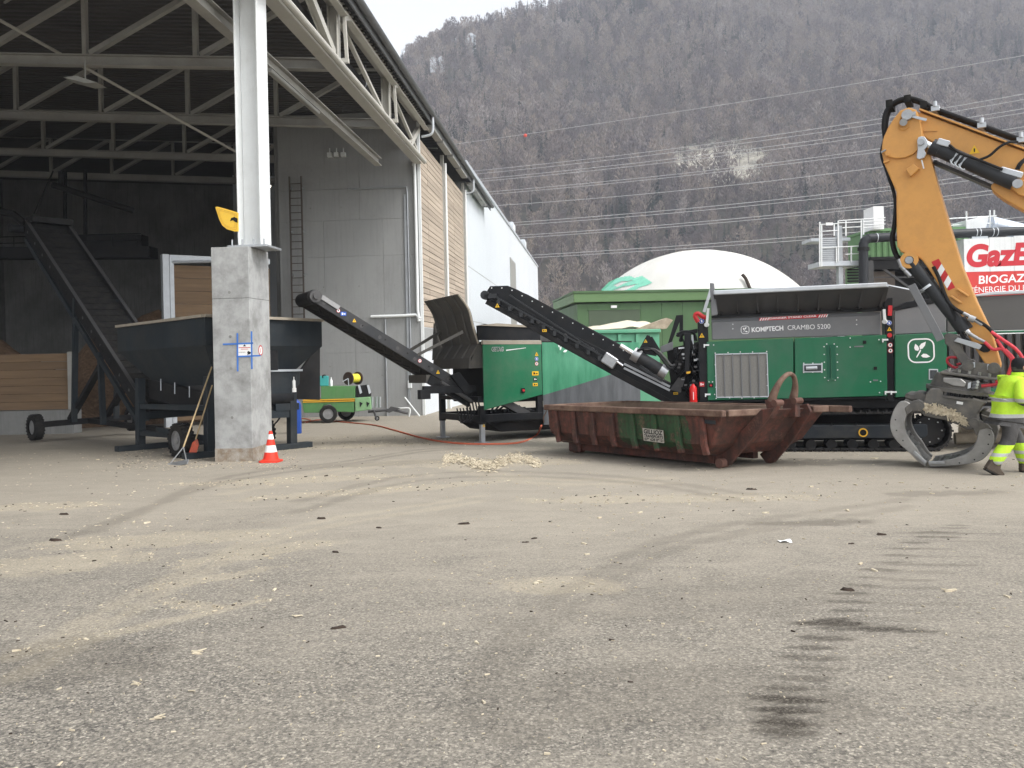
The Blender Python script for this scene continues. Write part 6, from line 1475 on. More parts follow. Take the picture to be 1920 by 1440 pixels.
# ------------------------------------------------------------------ grey sorting grapple under the stick
gr = empty('grapple', EX, 'grey steel sorting grapple standing closed on the ground', 'grapple')
def gpnl(name, pts, y0, y1, mat='grapple', bev=.012, parent=None): return MB().prism(EX.poly(pts, y0), y0, y1).build(name, mat, parent or gr, bevel=bev)
for y0, y1 in ((-.34,-.28),(.28,.34)):
    gpnl('coupler_cheek', [(1783,698),(1810,680),(1818,677),(1868,684),(1876,688),(1879,697),(1862,712)], y0, y1)
gpnl('coupler_core', [(1785,699),(1812,687),(1870,697),(1862,711)], -.26, .26)
for u, v in ((1815,685),(1863.5,690)): q = EX.P(u,v,-.34); MB().cyl(q+Vector((0,-.05,0)), q+Vector((0,.7,0)), .085, n=18).cyl(q+Vector((0,-.065,0)), q+Vector((0,-.05,0)), .045, n=14).build('coupler_pin', 'grapple', gr, smooth=40)
for u, v in ((1826,684),(1853,688)): gpnl('keeper', [(u-2,v-5),(u+2,v-5),(u+2,v+5),(u-2,v+5)], -.36, -.34, 'galv_light', 0)
gpnl('mounting_plate', [(1762,697),(1766,696),(1869,709),(1868,714),(1762,701)], -.42, .42)
for k in range(5): q = EX.P(1779+19*k,696+2.6*k,-.38); MB().cyl(q, q+Vector((.01,0,.05)), .025, n=6).build('bolt', 'grapple_worn', gr)
# rotator drum, seen tilted like the plates
tiltv = Vector((EX.P(1868,714,0)-EX.P(1762,701,0))).normalized(); up_ = Vector((-tiltv.z,0,tiltv.x)); up_ = up_ if up_.z > 0 else -up_
c0 = EX.P(1806,708,0); c1 = EX.P(1800,731,0)
MB().cyl(c0, c1, .40, .44, n=32).build('rotator', 'grapple', gr, smooth=40)
MB().cyl(c1+up_*.03, c1-up_*.03, .50, n=40).build('ring_plate', 'grapple', gr, smooth=30)
mb = MB(); mb.cyl(c1-up_*.03, c1-up_*.085, .455, n=40)
for k in range(44): a_ = 2*math.pi*k/44; dr = tiltv*math.cos(a_)+Vector((0,1,0))*math.sin(a_); mb.bar(c1-up_*.058+dr*.44, c1-up_*.058+dr*.485, .03, .05, tuple(up_))
mb.build('gear_ring', 'black_paint', gr)
MB().cyl(c1-up_*.086, c1-up_*.12, .49, n=40).build('ring_plate', 'grapple', gr, smooth=30)
gpnl('valve_cover', [(1768,708),(1802,710),(1812,718),(1808,726),(1788,724),(1768,716)], -.46, -.40, 'grapple_worn')
for k in range(3): q = EX.P(1826-1.0*k,718+5*k,-.42); MB().cyl(q, q+Vector((.06,-.08,.02)), .025, n=8).build('hose_port', 'bright_steel', gr)
gpnl('tag', [(1815,718),(1821,716),(1820,727),(1814,729)], -.46, -.44, 'galv_light', 0)
# body
body = [(1744,728),(1760,728),(1846,752),(1851,755),(1843,762),(1834,776),(1836,788),(1824,806),(1812,806),(1796,797),(1772,788),(1752,784),(1733,780),(1722,769),(1731,757),(1735,740)]
gpnl('body', body, -.44, .44, bev=.02)
for a, b_ in (((1763,755),(1798,766)),((1780,745),(1799,749))): MB().bar(EX.P(*a,-.445),EX.P(*b_,-.445),.01,.02).build('grab_rail', 'grapple', gr)
gpnl('maker_plate', [(1794,752),(1806,754),(1805,759),(1793,757)], -.45, -.442, 'white_print', 0)
# left shell
lo = [(1707,757),(1697,752),(1686,754),(1676,768),(1669,790),(1671,810),(1683,829),(1706,850),(1722,866),(1735,875)]
li = [(1738,866),(1730,858),(1719,840),(1704,820),(1696,799),(1700,780),(1709,764)]
def claw(tag_, outer, inner, hinge, pin):
    c = bpy.data.objects.new('claw', None); COL.objects.link(c); c.parent = gr
    for y0, y1 in ((-.46,-.40),(.40,.46)): MB().prism(EX.poly(crv2(outer,3)+crv2(inner,3), -.46), y0, y1).build('side_plate', 'grapple_worn', c, bevel=.01)
    def resamp(c, n=26):
        c = [Vector((x,0,z)) for x, z in c]; L = [0]
        for k in range(len(c)-1): L.append(L[-1]+(c[k+1]-c[k]).length)
        out = []
        for k in range(n):
            t = L[-1]*k/(n-1); m = max(i for i in range(len(L)) if L[i] <= t+1e-9); m = min(m, len(c)-2); f = (t-L[m])/max(L[m+1]-L[m],1e-6); out.append(c[m].lerp(c[m+1], f))
        return out
    po = resamp(EX.poly(crv2(outer,4), -.43)); pi_ = resamp(EX.poly(crv2(list(reversed(inner)),4), -.43)); mb = MB()
    sh_ = [a.lerp(b, .55) for a, b in zip(po, pi_)]
    for k in range(25):
        a, b = sh_[k], sh_[k+1]; mb.add([(a.x,-.40,a.z),(b.x,-.40,b.z),(b.x,.40,b.z),(a.x,.40,a.z)],[(0,1,2,3)])
    s = mb.build('shell', 'grapple_worn', c, smooth=50); sm_ = s.modifiers.new('thick','SOLIDIFY'); sm_.thickness = .03
    for y0, y1 in ((-.47,-.395),(.395,.47)): MB().prism(EX.poly(hinge, -.47), y0, y1).build('hinge_plate', 'grapple', c, bevel=.01)
    q = EX.P(*pin,-.47); MB().cyl(q+Vector((0,-.03,0)), q+Vector((0,.98,0)), .075, n=16).cyl(q+Vector((0,-.045,0)), q+Vector((0,-.03,0)), .04, n=12).build('hinge_pin', 'grapple', c, smooth=40)
    return c
cl_ = claw('l', lo, li, [(1706,757),(1711,752),(1722,749),(1731,753),(1735,762),(1728,772),(1712,771),(1700,779),(1696,765)], (1724,760))
for (a, b_) in (((1713,847),(1736,868)),): MB().bar(EX.P(*a,-.49),EX.P(*b_,-.49),.03,.05).build('wear_bar', 'bright_steel', cl_, bevel=.006)
ro = [(1836,803),(1846,800),(1857,804),(1864,818),(1862,836),(1852,853),(1836,865),(1808,871),(1770,874.5),(1742,875)]
ri = [(1742,868),(1762,865),(1790,859),(1814,849),(1828,833),(1833,815)]
cr_ = claw('r', ro, ri, [(1820,796),(1822,788),(1829,784),(1838,788),(1852,796),(1862,806),(1850,803),(1837,806),(1831,818)], (1827,793))
MB().bar(EX.P(1741,867.5,-.49),EX.P(1771,867,-.49),.03,.05).build('wear_bar', 'bright_steel', cr_, bevel=.006)
gpnl('outer_guard', [(1838,776),(1856,782),(1870,790),(1873,806),(1867,826),(1860,840),(1864,818),(1858,803),(1842,790)], -.2, .3)
gpnl('ram_knuckle', [(1694,746),(1700,735),(1712,737),(1722,733),(1735,738),(1736,748),(1722,752),(1708,752)], -.2, .25, bev=.03)
q = EX.P(1727,744,-.2); MB().cyl(q+Vector((0,-.06,0)), q, .07, n=14).build('ram_pin', 'grapple', gr, smooth=40)
gpnl('ram_knuckle', [(1836,772),(1848,766),(1862,772),(1866,784),(1852,790),(1840,786)], -.15, .25, bev=.03)
for c_, h_ in (((1701,752),None),): pass
for pts in (lo[4:9], ro[3:8]):
    for u, v in pts: q = EX.P(u + (10 if u < 1760 else -9), v - 3, -.463); MB().cyl(q, q+Vector((0,.005,0)), .012, n=8).build('plug_hole', 'black_print', cl_ if u < 1760 else cr_)
# clinging chips on the grapple body
mb = MB(); rc_ = random.Random(9)
for k in range(420):
    t = rc_.random(); u = 1733 + 76*t + rc_.gauss(0,3.5); v = 768 + 26*t*t + rc_.gauss(0,4.0) - 3
    p = EX.P(u, v, -.455 - rc_.random()*.03); d_ = Vector((rc_.uniform(-1,1),rc_.uniform(-.3,.3),rc_.uniform(-1,1))).normalized()*rc_.uniform(.02,.05)
    mb.bar(p-d_, p+d_, rc_.uniform(.008,.02), .006, (0,-1,0))
tag(mb.build('clinging_chips', 'chip_pale'), 'pale wood chips caked on the grapple body', 'wood chips', kind='stuff').matrix_world = EX.M
# ------------------------------------------------------------------ worker in hi-vis clothing, walking out to the right
WK = Fr(gnd(1888, 888), 0, False)
pr = empty('person', WK, 'worker in yellow hi-vis jacket and black cap walking right', 'person')
def skinned(name, verts, edges, radii, mats, matfn, sub=2, root=0, parent=None):
    me = bpy.data.meshes.new(name); me.from_pydata(verts, edges, []); o = bpy.data.objects.new(name, me); COL.objects.link(o)
    o.modifiers.new('skin', 'SKIN'); ss = o.modifiers.new('sub', 'SUBSURF'); ss.levels = ss.render_levels = sub
    if not me.skin_vertices:
        bm = bmesh.new(); bm.from_mesh(me); bm.verts.layers.skin.verify(); bm.to_mesh(me); bm.free()
    for i, r in enumerate(radii):
        sv_ = me.skin_vertices[0].data[i]; sv_.radius = r if isinstance(r, tuple) else (r, r); sv_.use_root = (i == root)
    dg = bpy.context.evaluated_depsgraph_get(); m2 = bpy.data.meshes.new_from_object(o.evaluated_get(dg)); bpy.data.objects.remove(o)
    for q_ in mats: m2.materials.append(MT(q_))
    for p_ in m2.polygons: p_.material_index = matfn(p_.center); p_.use_smooth = True
    o = bpy.data.objects.new(name, m2); COL.objects.link(o); o.parent = parent or pr; return o
# figure faces +x and leans forward; rear leg trails to -x
hipz = .90
J = {'pel':(.02,0,.93),'chest':(.10,0,1.25),'neck':(.19,0,1.47),'hL':(.02,-.10,.88),'kL':(-.02,-.11,.51),'aL':(-.29,-.12,.15),'hR':(.03,.10,.88),'kR':(.24,.11,.50),'aR':(.36,.12,.11),
     'sL':(.13,-.20,1.40),'eL':(.03,-.29,1.13),'wL':(.28,-.25,1.05),'sR':(.15,.20,1.40),'eR':(.22,.27,1.13),'wR':(.40,.22,1.02)}
V3 = lambda k: Vector(J[k])
# continuous body: trunk, limbs, neck and head base, hands with fingers
vb, eb, rb = [], [], []
def av(p, r, link=None):
    vb.append(tuple(p)); rb.append(r); i = len(vb)-1
    if link is not None: eb.append((link, i))
    return i
i0 = av(J['pel'], .13); ic = av(J['chest'], (.15,.12), i0); iN = av((.175,0,1.43), .065, ic); iH = av((.215,0,1.53), .06, iN); iHd = av((.235,0,1.60), .088, iH); iTp = av((.235,0,1.665), .075, iHd)
for s_ in 'LR':
    a = av(J['h'+s_], .09, i0); b_ = av(J['k'+s_], .062, a); c = av(J['a'+s_], .045, b_); av(V3('a'+s_)+Vector((.12,0,-.06)), .035, c)
    a = av(J['s'+s_], .06, ic); b_ = av(J['e'+s_], .045, a); c = av(J['w'+s_], .03, b_); d_ = (V3('w'+s_)-V3('e'+s_)).normalized()
    pm = av(V3('w'+s_)+d_*.06, (.03,.02), c); pk = av(V3('w'+s_)+d_*.095, (.032,.016), pm)
    sd_ = Vector((0,1,0)); 
    for k, (off, ln) in enumerate(((-.03,.062),(-.011,.074),(.009,.07),(.028,.055))):
        b0_ = V3('w'+s_)+d_*.10+Vector((off*.7,off*.3,0)); f1 = av(b0_+d_*ln*.5, .0085, pk); av(b0_+d_*ln*.9+Vector((.012,0,-.012)), .0075, f1)
    t1 = av(V3('w'+s_)+d_*.05+Vector((.035,0,.01)), .011, pm); av(V3('w'+s_)+d_*.085+Vector((.055,0,.005)), .009, t1)
skinned('body', vb, eb, rb, ['skin'], lambda c: 0)
# face: nose, ear, jaw, eye
hd = Vector((.235,0,1.61))
mb = MB(); mb.sphere(hd+Vector((.0,0,.0)), .098, 10, sz=1.22); mb.sphere(hd+Vector((.045,0,-.055)), .065, 8, sz=1.1); mb.cyl(hd+Vector((.09,0,.02)), hd+Vector((.118,0,-.028)), .008, .017, n=8); mb.sphere(hd+Vector((-.005,-.098,-.01)), .024, 6, sz=1.4); mb.sphere(hd+Vector((-.005,.098,-.01)), .024, 6, sz=1.4)
hdo = mb.build('head', 'skin', pr, smooth=80)
MB().sphere(hd+Vector((.085,-.035,.02)), .011, 6).sphere(hd+Vector((.085,.035,.02)), .011, 6).build('eyes', 'black_print', hdo); MB().bar(hd+Vector((.095,-.022,-.062)), hd+Vector((.095,.022,-.062)), .012, .008).build('mouth', 'red_hose', hdo)
mb = MB(); mb.lathe([(.108,-.03),(.112,.0),(.111,.04),(.098,.085),(.06,.118),(.001,.128)], hd+Vector((-.008,0,.015)), 20); mb.lathe([(.111,-.03),(.106,-.045),(.10,-.03)], hd+Vector((-.008,0,.015)), 20)
mb.build('cap', 'cap_black', pr, smooth=60)
mb = MB(); mb.lathe([(.101,.0),(.100,-.04),(.085,-.075),(.06,-.09)], hd+Vector((-.018,0,.0)), 18); mb.build('hair', 'work_grey', pr, smooth=60)
# jacket
vj = [(.00,0,.80),(.02,0,.93),(.06,0,1.08),(.10,0,1.24),(.145,0,1.37),(.175,0,1.44),(.20,0,1.50)]; ej = [(i,i+1) for i in range(6)]; rj = [(.20,.235),(.195,.225),(.19,.225),(.195,.23),(.16,.18),(.09,.09),(.078,.078)]
for s_ in 'LR':
    i = len(vj); vj += [tuple(V3('s'+s_)), tuple(V3('s'+s_).lerp(V3('e'+s_),.5)), tuple(J['e'+s_]), tuple(V3('e'+s_).lerp(V3('w'+s_),.55)), tuple(J['w'+s_])]; ej += [(4,i),(i,i+1),(i+1,i+2),(i+2,i+3),(i+3,i+4)]; rj += [.11,.10,.092,.08,.066]
def cloth(name, bands, darks):
    """Hi-vis cloth with sewn reflective bands and dark panels at given heights."""
    m, nt, b = newmat(name); co = coord(nt); sx = N(nt,'ShaderNodeSeparateXYZ'); nt.links.new(co, sx.inputs[0]); n1 = noise(nt, co, 5, 4)
    c = ramp(nt, n1, [(0.3,(0.40,0.64,0.024)),(0.7,(0.56,0.86,0.035))])
    def rng_(lo, hi): return math_(nt,'MULTIPLY', math_(nt,'GREATER_THAN', sx.outputs[2], lo), math_(nt,'LESS_THAN', sx.outputs[2], hi))
    for lo, hi in darks: c = mix(nt, rng_(lo, hi), c, ramp(nt, n1, [(0.3,(0.035,0.034,0.034)),(0.7,(0.065,0.062,0.06))]))
    if name == 'jacket_cloth':
        ya = N(nt,'ShaderNodeMath', operation='ABSOLUTE'); nt.links.new(sx.outputs[1], ya.inputs[0])
        arm = math_(nt,'MULTIPLY', math_(nt,'GREATER_THAN', ya.outputs[0], .245), rng_(.93, 1.085)); c = mix(nt, arm, c, (0.045,0.043,0.042))
    for lo, hi in bands: c = mix(nt, rng_(lo, hi), c, (0.42,0.43,0.42))
    nt.links.new(c, b.inputs['Base Color']); b.inputs['Roughness'].default_value = .7; bumpto(nt, b, noise(nt, co, 11, 4, .7), .5, .03)
cloth('jacket_cloth', ((.855,.91),(1.095,1.15)), ((.5,.855),)); cloth('trouser_cloth', ((.285,.335),(.165,.215)), ((.455,1.2),(-.1,.115)))
skinned('jacket', vj, ej, rj, ['jacket_cloth'], lambda c: 0, sub=3, root=1)
mb = MB(); mb.lathe([(.085,-.02),(.088,.02),(.080,.045),(.074,.02)], (.195,0,1.485), 18); mb.build('collar', 'hivis', pr, smooth=60)
# trousers
vt = [(.01,0,.92),(.01,0,.84)]; et = [(0,1)]; rt = [(.15,.18),(.15,.18)]
for s_ in 'LR':
    i = len(vt); h_, k_, a_ = V3('h'+s_), V3('k'+s_), V3('a'+s_)
    vt += [tuple(h_-Vector((0,0,.06))), tuple(h_.lerp(k_,.5)), tuple(k_), tuple(k_.lerp(a_,.35)), tuple(k_.lerp(a_,.7)), tuple(k_.lerp(a_,.98))]; et += [(1,i)] + [(i+j,i+j+1) for j in range(5)]; rt += [.125,.118,.105,.105,.10,.092]
skinned('trousers', vt, et, rt, ['trouser_cloth'], lambda c: 0, sub=3, root=1)
# boots
for s_, p, ang in (('L', Vector((-.28,-.12,.125)), 30), ('R', Vector((.37,.12,.10)), -4)):
    mb = MB(); prof = [(-.085,.10),(-.095,-.03),(-.085,-.075),(.10,-.075),(.175,-.065),(.19,-.035),(.165,-.005),(.09,.03),(.055,.10)]
    mb.prism(crv2(prof+[prof[0]],3)[:-1], -.048, .048); bo = mb.build('boot', 'boot', pr, bevel=.018, seg=2, smooth=60)
    MB().prism([(-.092,-.076),(.10,-.076),(.185,-.066),(.185,-.084),(.10,-.097),(-.092,-.097)], -.05, .05).build('sole', 'rubber', bo, bevel=.005)
    bo.matrix_local = Matrix.Translation(p) @ Matrix.Rotation(rad(ang),4,'Y')
# ------------------------------------------------------------------ green shed, white gas dome
SHF = Fr(Vector((at(1200,700,45).x, 45, gz(45))), 4, False)
sd_ = empty('green_shed', SHF, 'flat green shed with a roller door below the dome', 'shed')
xa, zt_ = SHF.py(1082,570); xb = SHF.py(1520,560)[0]; xd0, zd = SHF.py(1104,582); xd1 = SHF.py(1199,580)[0]
xs_ = [xa]; 
while xs_[-1] < xb - 1.2: xs_.append(xs_[-1]+1.2)
for k in range(len(xs_)-1):
    x0_, x1_ = xs_[k]+.008, xs_[k+1]-.008
    MB().box(x0_,x1_,0,.1,-.5,zt_).build('wall_panel', 'shed_green', sd_)
MB().box(xa,xb,.101,9,-.5,zt_).build('wall_core', 'shed_green', sd_)
f0, f1, f2 = SHF.py(1076,567,-.25)[0], SHF.py(1076,567,-.25)[1], SHF.py(1076,550,-.25)[1]
MB().box(f0,xb,-.25,9.2,f1,f2).build('fascia', 'shed_fascia', sd_, bevel=.02); MB().box(f0-.05,xb,-.30,9.2,f2+.003,f2+.12).build('roof_edge', 'shed_green', sd_)
MB().box(xd0,xd1,-.03,-.005,-.4,zd).build('roller_door', 'shed_door', sd_); MB().box(xd0-.08,xd1+.08,-.06,-.002,zd,zd+.1).build('door_head', 'shed_green', sd_)
q = SHF.P(1151,575,-.1); MB().box(q.x-.16,q.x+.16,-.14,-.002,q.z-.07,q.z+.07).build('wall_lamp', 'white_print', sd_)
c = at(1307, 470, 62); DR = 190*62/1500; zbse = at(1310,556,62).z; hcap = c.z - zbse
RS_ = (DR*DR + hcap*hcap)/(2*hcap)
DF = Fr(Vector((c.x, 62, zbse)), 0, False)
dm = empty('gas_dome', DF, 'large white membrane gas dome behind the green shed', 'dome')
def dome_mat():
    m, nt, b = newmat('membrane'); co = coord(nt); n1 = noise(nt, mapping(nt, co, (1,1,.3)), .4, 5)
    cc = ramp(nt, n1, [(0.3,(0.54,0.53,0.485)),(0.7,(0.66,0.65,0.61))])
    sx = N(nt,'ShaderNodeSeparateXYZ'); nt.links.new(co, sx.inputs[0])
    nt.links.new(cc, b.inputs['Base Color']); b.inputs['Roughness'].default_value = .5
dome_mat()
prof = []
tm_ = math.asin(min(DR/RS_,1)) if hcap < RS_ else math.pi - math.asin(DR/RS_)
for k in range(25): t = tm_*(1-k/24); prof.append((max(RS_*math.sin(t),.001), RS_*math.cos(t)-(RS_-hcap)))
MB().lathe(prof, n=64).build('membrane', 'membrane', dm, smooth=80)
MB().lathe([(DR+.02,0),(DR+.02,-7),(DR-.3,-7)], n=64).build('tank_wall', 'shed_green', dm, smooth=60)
for k in range(24):
    a = 2*math.pi*k/24; pts = [(r_*math.cos(a)*1.001, r_*math.sin(a)*1.001, z*1.001) for r_, z in prof]
    if k % 2 == 0: MB().tube(pts, .012, 4).build('seam', 'membrane', dm)
M('leaf_paint', (0.20,0.55,0.40), 0.6, var=0.15, vs=2)
def dsurf(u, v, off=.03):
    o = DF.I @ Vector((0,0,H)); d = (DF.I.to_3x3() @ ray(u,v)).normalized(); cc = Vector((0,0,hcap-RS_)); oc = o-cc; bq = oc.dot(d); cq = oc.length_squared-(RS_+off)**2; disc = bq*bq-cq
    return o + d*(-bq-math.sqrt(max(disc,0)))
def inpoly(x, y, P):
    r = False
    for k in range(len(P)):
        (x1,y1),(x2,y2) = P[k], P[k-1]
        if (y1 > y) != (y2 > y) and x < (x2-x1)*(y-y1)/(y2-y1)+x1: r = not r
    return r
leafA = ((1128,543),(1140,530),(1158,521),(1180,517),(1190,521),(1204,517),(1214,524),(1223,530),(1212,535),(1200,538),(1190,545),(1128,548)); holes = (((1150,535),(1166,527),(1186,526),(1170,531),(1158,538)),((1146,546),(1166,538),(1196,532),(1180,541),(1168,546)))
mb = MB(); st_ = 1.5; u = 1122.0
while u < 1226:
    v = 512.0
    while v < 550:
        if inpoly(u+st_/2, v+st_/2, leafA) and not any(inpoly(u+st_/2, v+st_/2, h_) for h_ in holes): mb.add([dsurf(u,v),dsurf(u+st_,v),dsurf(u+st_,v+st_),dsurf(u,v+st_)], [(0,1,2,3)])
        v += st_
    u += st_
mb.build('leaf_print', 'leaf_paint', dm)
MB().tube([dsurf(1392,515,.3),dsurf(1398,522,.25),dsurf(1404,536,.2),dsurf(1410,549,.15)], .12, 8, smooth=3).build('vent_hose', 'bark', dm, smooth=60)
# ------------------------------------------------------------------ biogas plant on the right
PF2 = Fr(Vector((at(1700,700,36).x, 36, gz(36))), 0, False)
cb = empty('plant_container', PF2, 'corrugated green plant container on a dark steel frame', 'container')
def corr(root, name, u0, v0, u1, v1, mat, y=0, dep=2.4, pit=.28):
    x0, z1 = PF2.py(u0,v0,y); x1, z0 = PF2.py(u1,v1,y); mb = MB(); x = x0; prof = []
    while x < x1: prof += [(x,0),(x+pit*.35,0),(x+pit*.5,.05),(x+pit*.85,.05)]; x += pit
    n = len(prof); mb.add([(a,y+b,z) for z in (z0,z1) for a,b in prof], [(i,i+1,i+1+n,i+n) for i in range(n-1)]); o = mb.build(name, mat, root)
    MB().box(x0,x1,y+.06,y+dep,z0,z1).build('body_core', mat, root); MB().box(x0-.05,x1+.05,y-.06,y+dep,z1,z1+.12).build('top_rail', 'box_green', root); MB().box(x0-.05,x1+.05,y-.06,y+dep,z0-.14,z0).build('bottom_rail', 'black_matt', root)
    return x0, x1, z0, z1
x0,x1,z0,z1 = corr(cb, 'wall_sheet', 1632, 434, 1812, 478, 'box_green')
MB().add([PF2.P(1632,434,0)*1,PF2.P(1616,478,0),PF2.P(1632,478,0)],[(0,1,2)]).build('end_flap', 'box_green', cb)
MB().box(x0-.1,x1+.1,.0,2.4,z0-.55,z0-.16).build('floor_frame', 'black_matt', cb)
for u in (1634,1800): MB().box(PF2.py(u,560)[0]-.12,PF2.py(u,560)[0]+.12,-.02,.2,-.2,z0-.15).build('support_post', 'dark_grey', cb)
MB().bar(PF2.P(1640,492,.1),PF2.P(1712,545,.1),.1,.1,(0,1,0)).bar(PF2.P(1640,520,.15),PF2.P(1800,519,.15),.05,.05).build('brace', 'dark_grey', cb)
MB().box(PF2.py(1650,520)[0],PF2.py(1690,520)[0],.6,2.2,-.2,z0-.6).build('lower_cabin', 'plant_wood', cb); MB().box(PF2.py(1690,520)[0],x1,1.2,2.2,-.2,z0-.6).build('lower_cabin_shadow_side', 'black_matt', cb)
for v_ in (411,424): MB().cyl(PF2.P(1780,v_-1,.2),PF2.P(1868,v_-6,.2),.03,n=6).build('handrail', 'steel_white', cb)
for u in (1812,1856,1864): MB().cyl(PF2.P(u,394 if u > 1820 else 396,.2),PF2.P(u,430,.2),.035,n=6).build('rail_post', 'steel_white', cb)
wt = MB().box(PF2.py(1638,400,-.5)[0],PF2.py(1657,400,-.5)[0],-.5,.5,PF2.py(1638,430,-.5)[1],PF2.py(1638,387,-.5)[1]).build('white_stack', 'white_print', None); wt.matrix_world = PF2.M; tag(wt, 'square white stack standing on the plant roof', 'stack')
st = empty('stair_platform', PF2, 'galvanised steel stair platform with slatted screens and railings', 'platform')
yp = -.6
MB().box(PF2.py(1540,500,yp)[0],PF2.py(1616,500,yp)[0],yp,yp+1.6,PF2.py(1540,499,yp)[1],PF2.py(1540,490,yp)[1]).build('landing', 'galv_light', st)
MB().box(PF2.py(1540,440,yp)[0],PF2.py(1616,440,yp)[0],yp+1.2,yp+2.4,PF2.py(1540,446,yp)[1],PF2.py(1540,440,yp)[1]).build('landing', 'galv_light', st)
xs0, xs1 = PF2.py(1541,470,yp)[0], PF2.py(1572,470,yp)[0]
for k in range(12): z_ = PF2.py(1541,447+3.7*k,yp)[1]; MB().box(xs0,xs1,yp+.02,yp+.12,z_-.035,z_+.03).build('slat', 'galv', st)
MB().box(xs0,xs1,yp+.15,yp+.17,PF2.py(1541,490,yp)[1],PF2.py(1541,446,yp)[1]).build('screen_back', 'track_beam', st)
for u, v0, v1 in ((1537,416,500),(1540.5,421,500),(1571.5,414,490),(1564,420,442),(1586,413,442),(1615,411,494),(1619,411,440),(1596,463,492),(1568,463,492),(1617,445,492)): MB().bar(PF2.P(u,v0,yp-.02),PF2.P(u,v1,yp-.02),.05,.05,(0,1,0)).build('rail_post', 'steel_white', st)
for u0, v0, u1, v1 in ((1537,421,1572,419),(1572,414,1660,408),(1572,418,1616,416),(1539,434,1571,432),(1580,427,1616,425),(1619,416,1660,413),(1619,422,1660,420),(1619,427,1655,425),(1540,465,1616,461),(1585,477,1616,475)): MB().cyl(PF2.P(u0,v0,yp-.04),PF2.P(u1,v1,yp-.04),.022,n=6).build('rail', 'steel_white', st)
MB().box(PF2.py(1575,450,yp)[0],PF2.py(1583,450,yp)[0],yp+.2,yp+.5,-.3,PF2.py(1575,422,yp)[1]).build('column', 'galv', st)
MB().box(PF2.py(1547.5,420,yp)[0],PF2.py(1560,420,yp)[0],yp-.1,yp-.05,PF2.py(1548,423,yp)[1],PF2.py(1548,418,yp)[1]).build('lamp', 'white_print', st)
x0_, x1_ = PF2.py(1590,520,0)[0], PF2.py(1614,520,0)[0]; MB().box(x0_,x1_,.0,.3,-.2,PF2.py(1590,503,0)[1]).build('pale_panel', 'trailer_light', st)
for k in range(5): z_ = PF2.py(1600,505+5.5*k,-.1)[1]; MB().box(x0_-.05,x1_+.05,-.1,-.02,z_-.035,z_+.03).build('slat', 'black_matt', st)
pp = empty('black_pipeline', PF2, 'thick black pipeline bending across the green container', 'pipe')
yq = -.9
MB().tube([PF2.P(1619,580,yq),PF2.P(1619,470,yq),PF2.P(1620,455,yq),PF2.P(1628,448,yq),PF2.P(1645,446,yq),PF2.P(1800,438,yq),PF2.P(1990,430,yq)], .20, 14, smooth=6).build('pipe', 'pipe_black', pp, smooth=60)
for u, v in ((1643,446),(1828,437),(1835,436.5),(1859,435.5),(1867,435)): MB().ring(PF2.P(u-.6,v,yq),PF2.P(u+.6,v,yq),.215,.2,18).build('pipe_band', 'galv_light', pp, smooth=40)
MB().ring(PF2.P(1619,470,yq),PF2.P(1619,464,yq),.25,.2,18).build('flange', 'black_matt', pp)
MB().box(-.35,.35,-.1,.1,-.08,.08).build('valve', 'galv_light', pp).location = PF2.P(1835,446,yq)
du = empty('silver_duct', PF2, 'silver round duct leaving a white housing on the right', 'duct')
MB().cyl(PF2.P(1856,420,.4),PF2.P(1990,452,.4),.36,n=24).build('duct_tube', 'duct', du, smooth=50); MB().prism(PF2.poly([(1811,413),(1855,404),(1850,424),(1846,430),(1812,432)],-.1),-.1,1.0).build('housing', 'sign_white', du, bevel=.02)
for u, v in ((1862,421.5),(1881,426)): MB().ring(PF2.P(u-.5,v,.4),PF2.P(u+.5,v,.4),.37,.35,20).build('duct_band', 'galv_light', du)
sg = empty('plant_sign', PF2, 'big white and red biogas sign on the tank at right', 'sign')
yz = -1.3; xA, zT = PF2.py(1807,448,yz); _, zM = PF2.py(1808,510,yz); _, zBt = PF2.py(1815,585,yz)
cols_ = [xA] + [PF2.py(u,480,yz)[0] for u in (1856,1902,1950,2000,2050)]
for k in range(5):
    MB().box(cols_[k]+.006,cols_[k+1]-.006,yz,yz+.08,zM,zT+.04*k).build('board', 'sign_white', sg); MB().box(cols_[k]+.006,cols_[k+1]-.006,yz,yz+.08,zBt,zM-.004).build('red_board', 'sign_red', sg)
MB().box(xA,cols_[-1],yz+.09,yz+2.5,-.3,zT).build('tank', 'sign_white', sg)
text(PF2, sg, 'GazEl', 1813, 499, 1944, 494, yz-.006, 'sign_letter', hpx=41, bold=.045, shear=.18)
text(PF2, sg, 'BIOGAZ', 1835, 532, 1923, 528, yz-.006, 'white_print', hpx=15, bold=.018, shear=.08)
text(PF2, sg, "L'ÉNERGIE DU FUTUR", 1817, 549.5, 1965, 542, yz-.006, 'white_print', hpx=13, bold=.0)
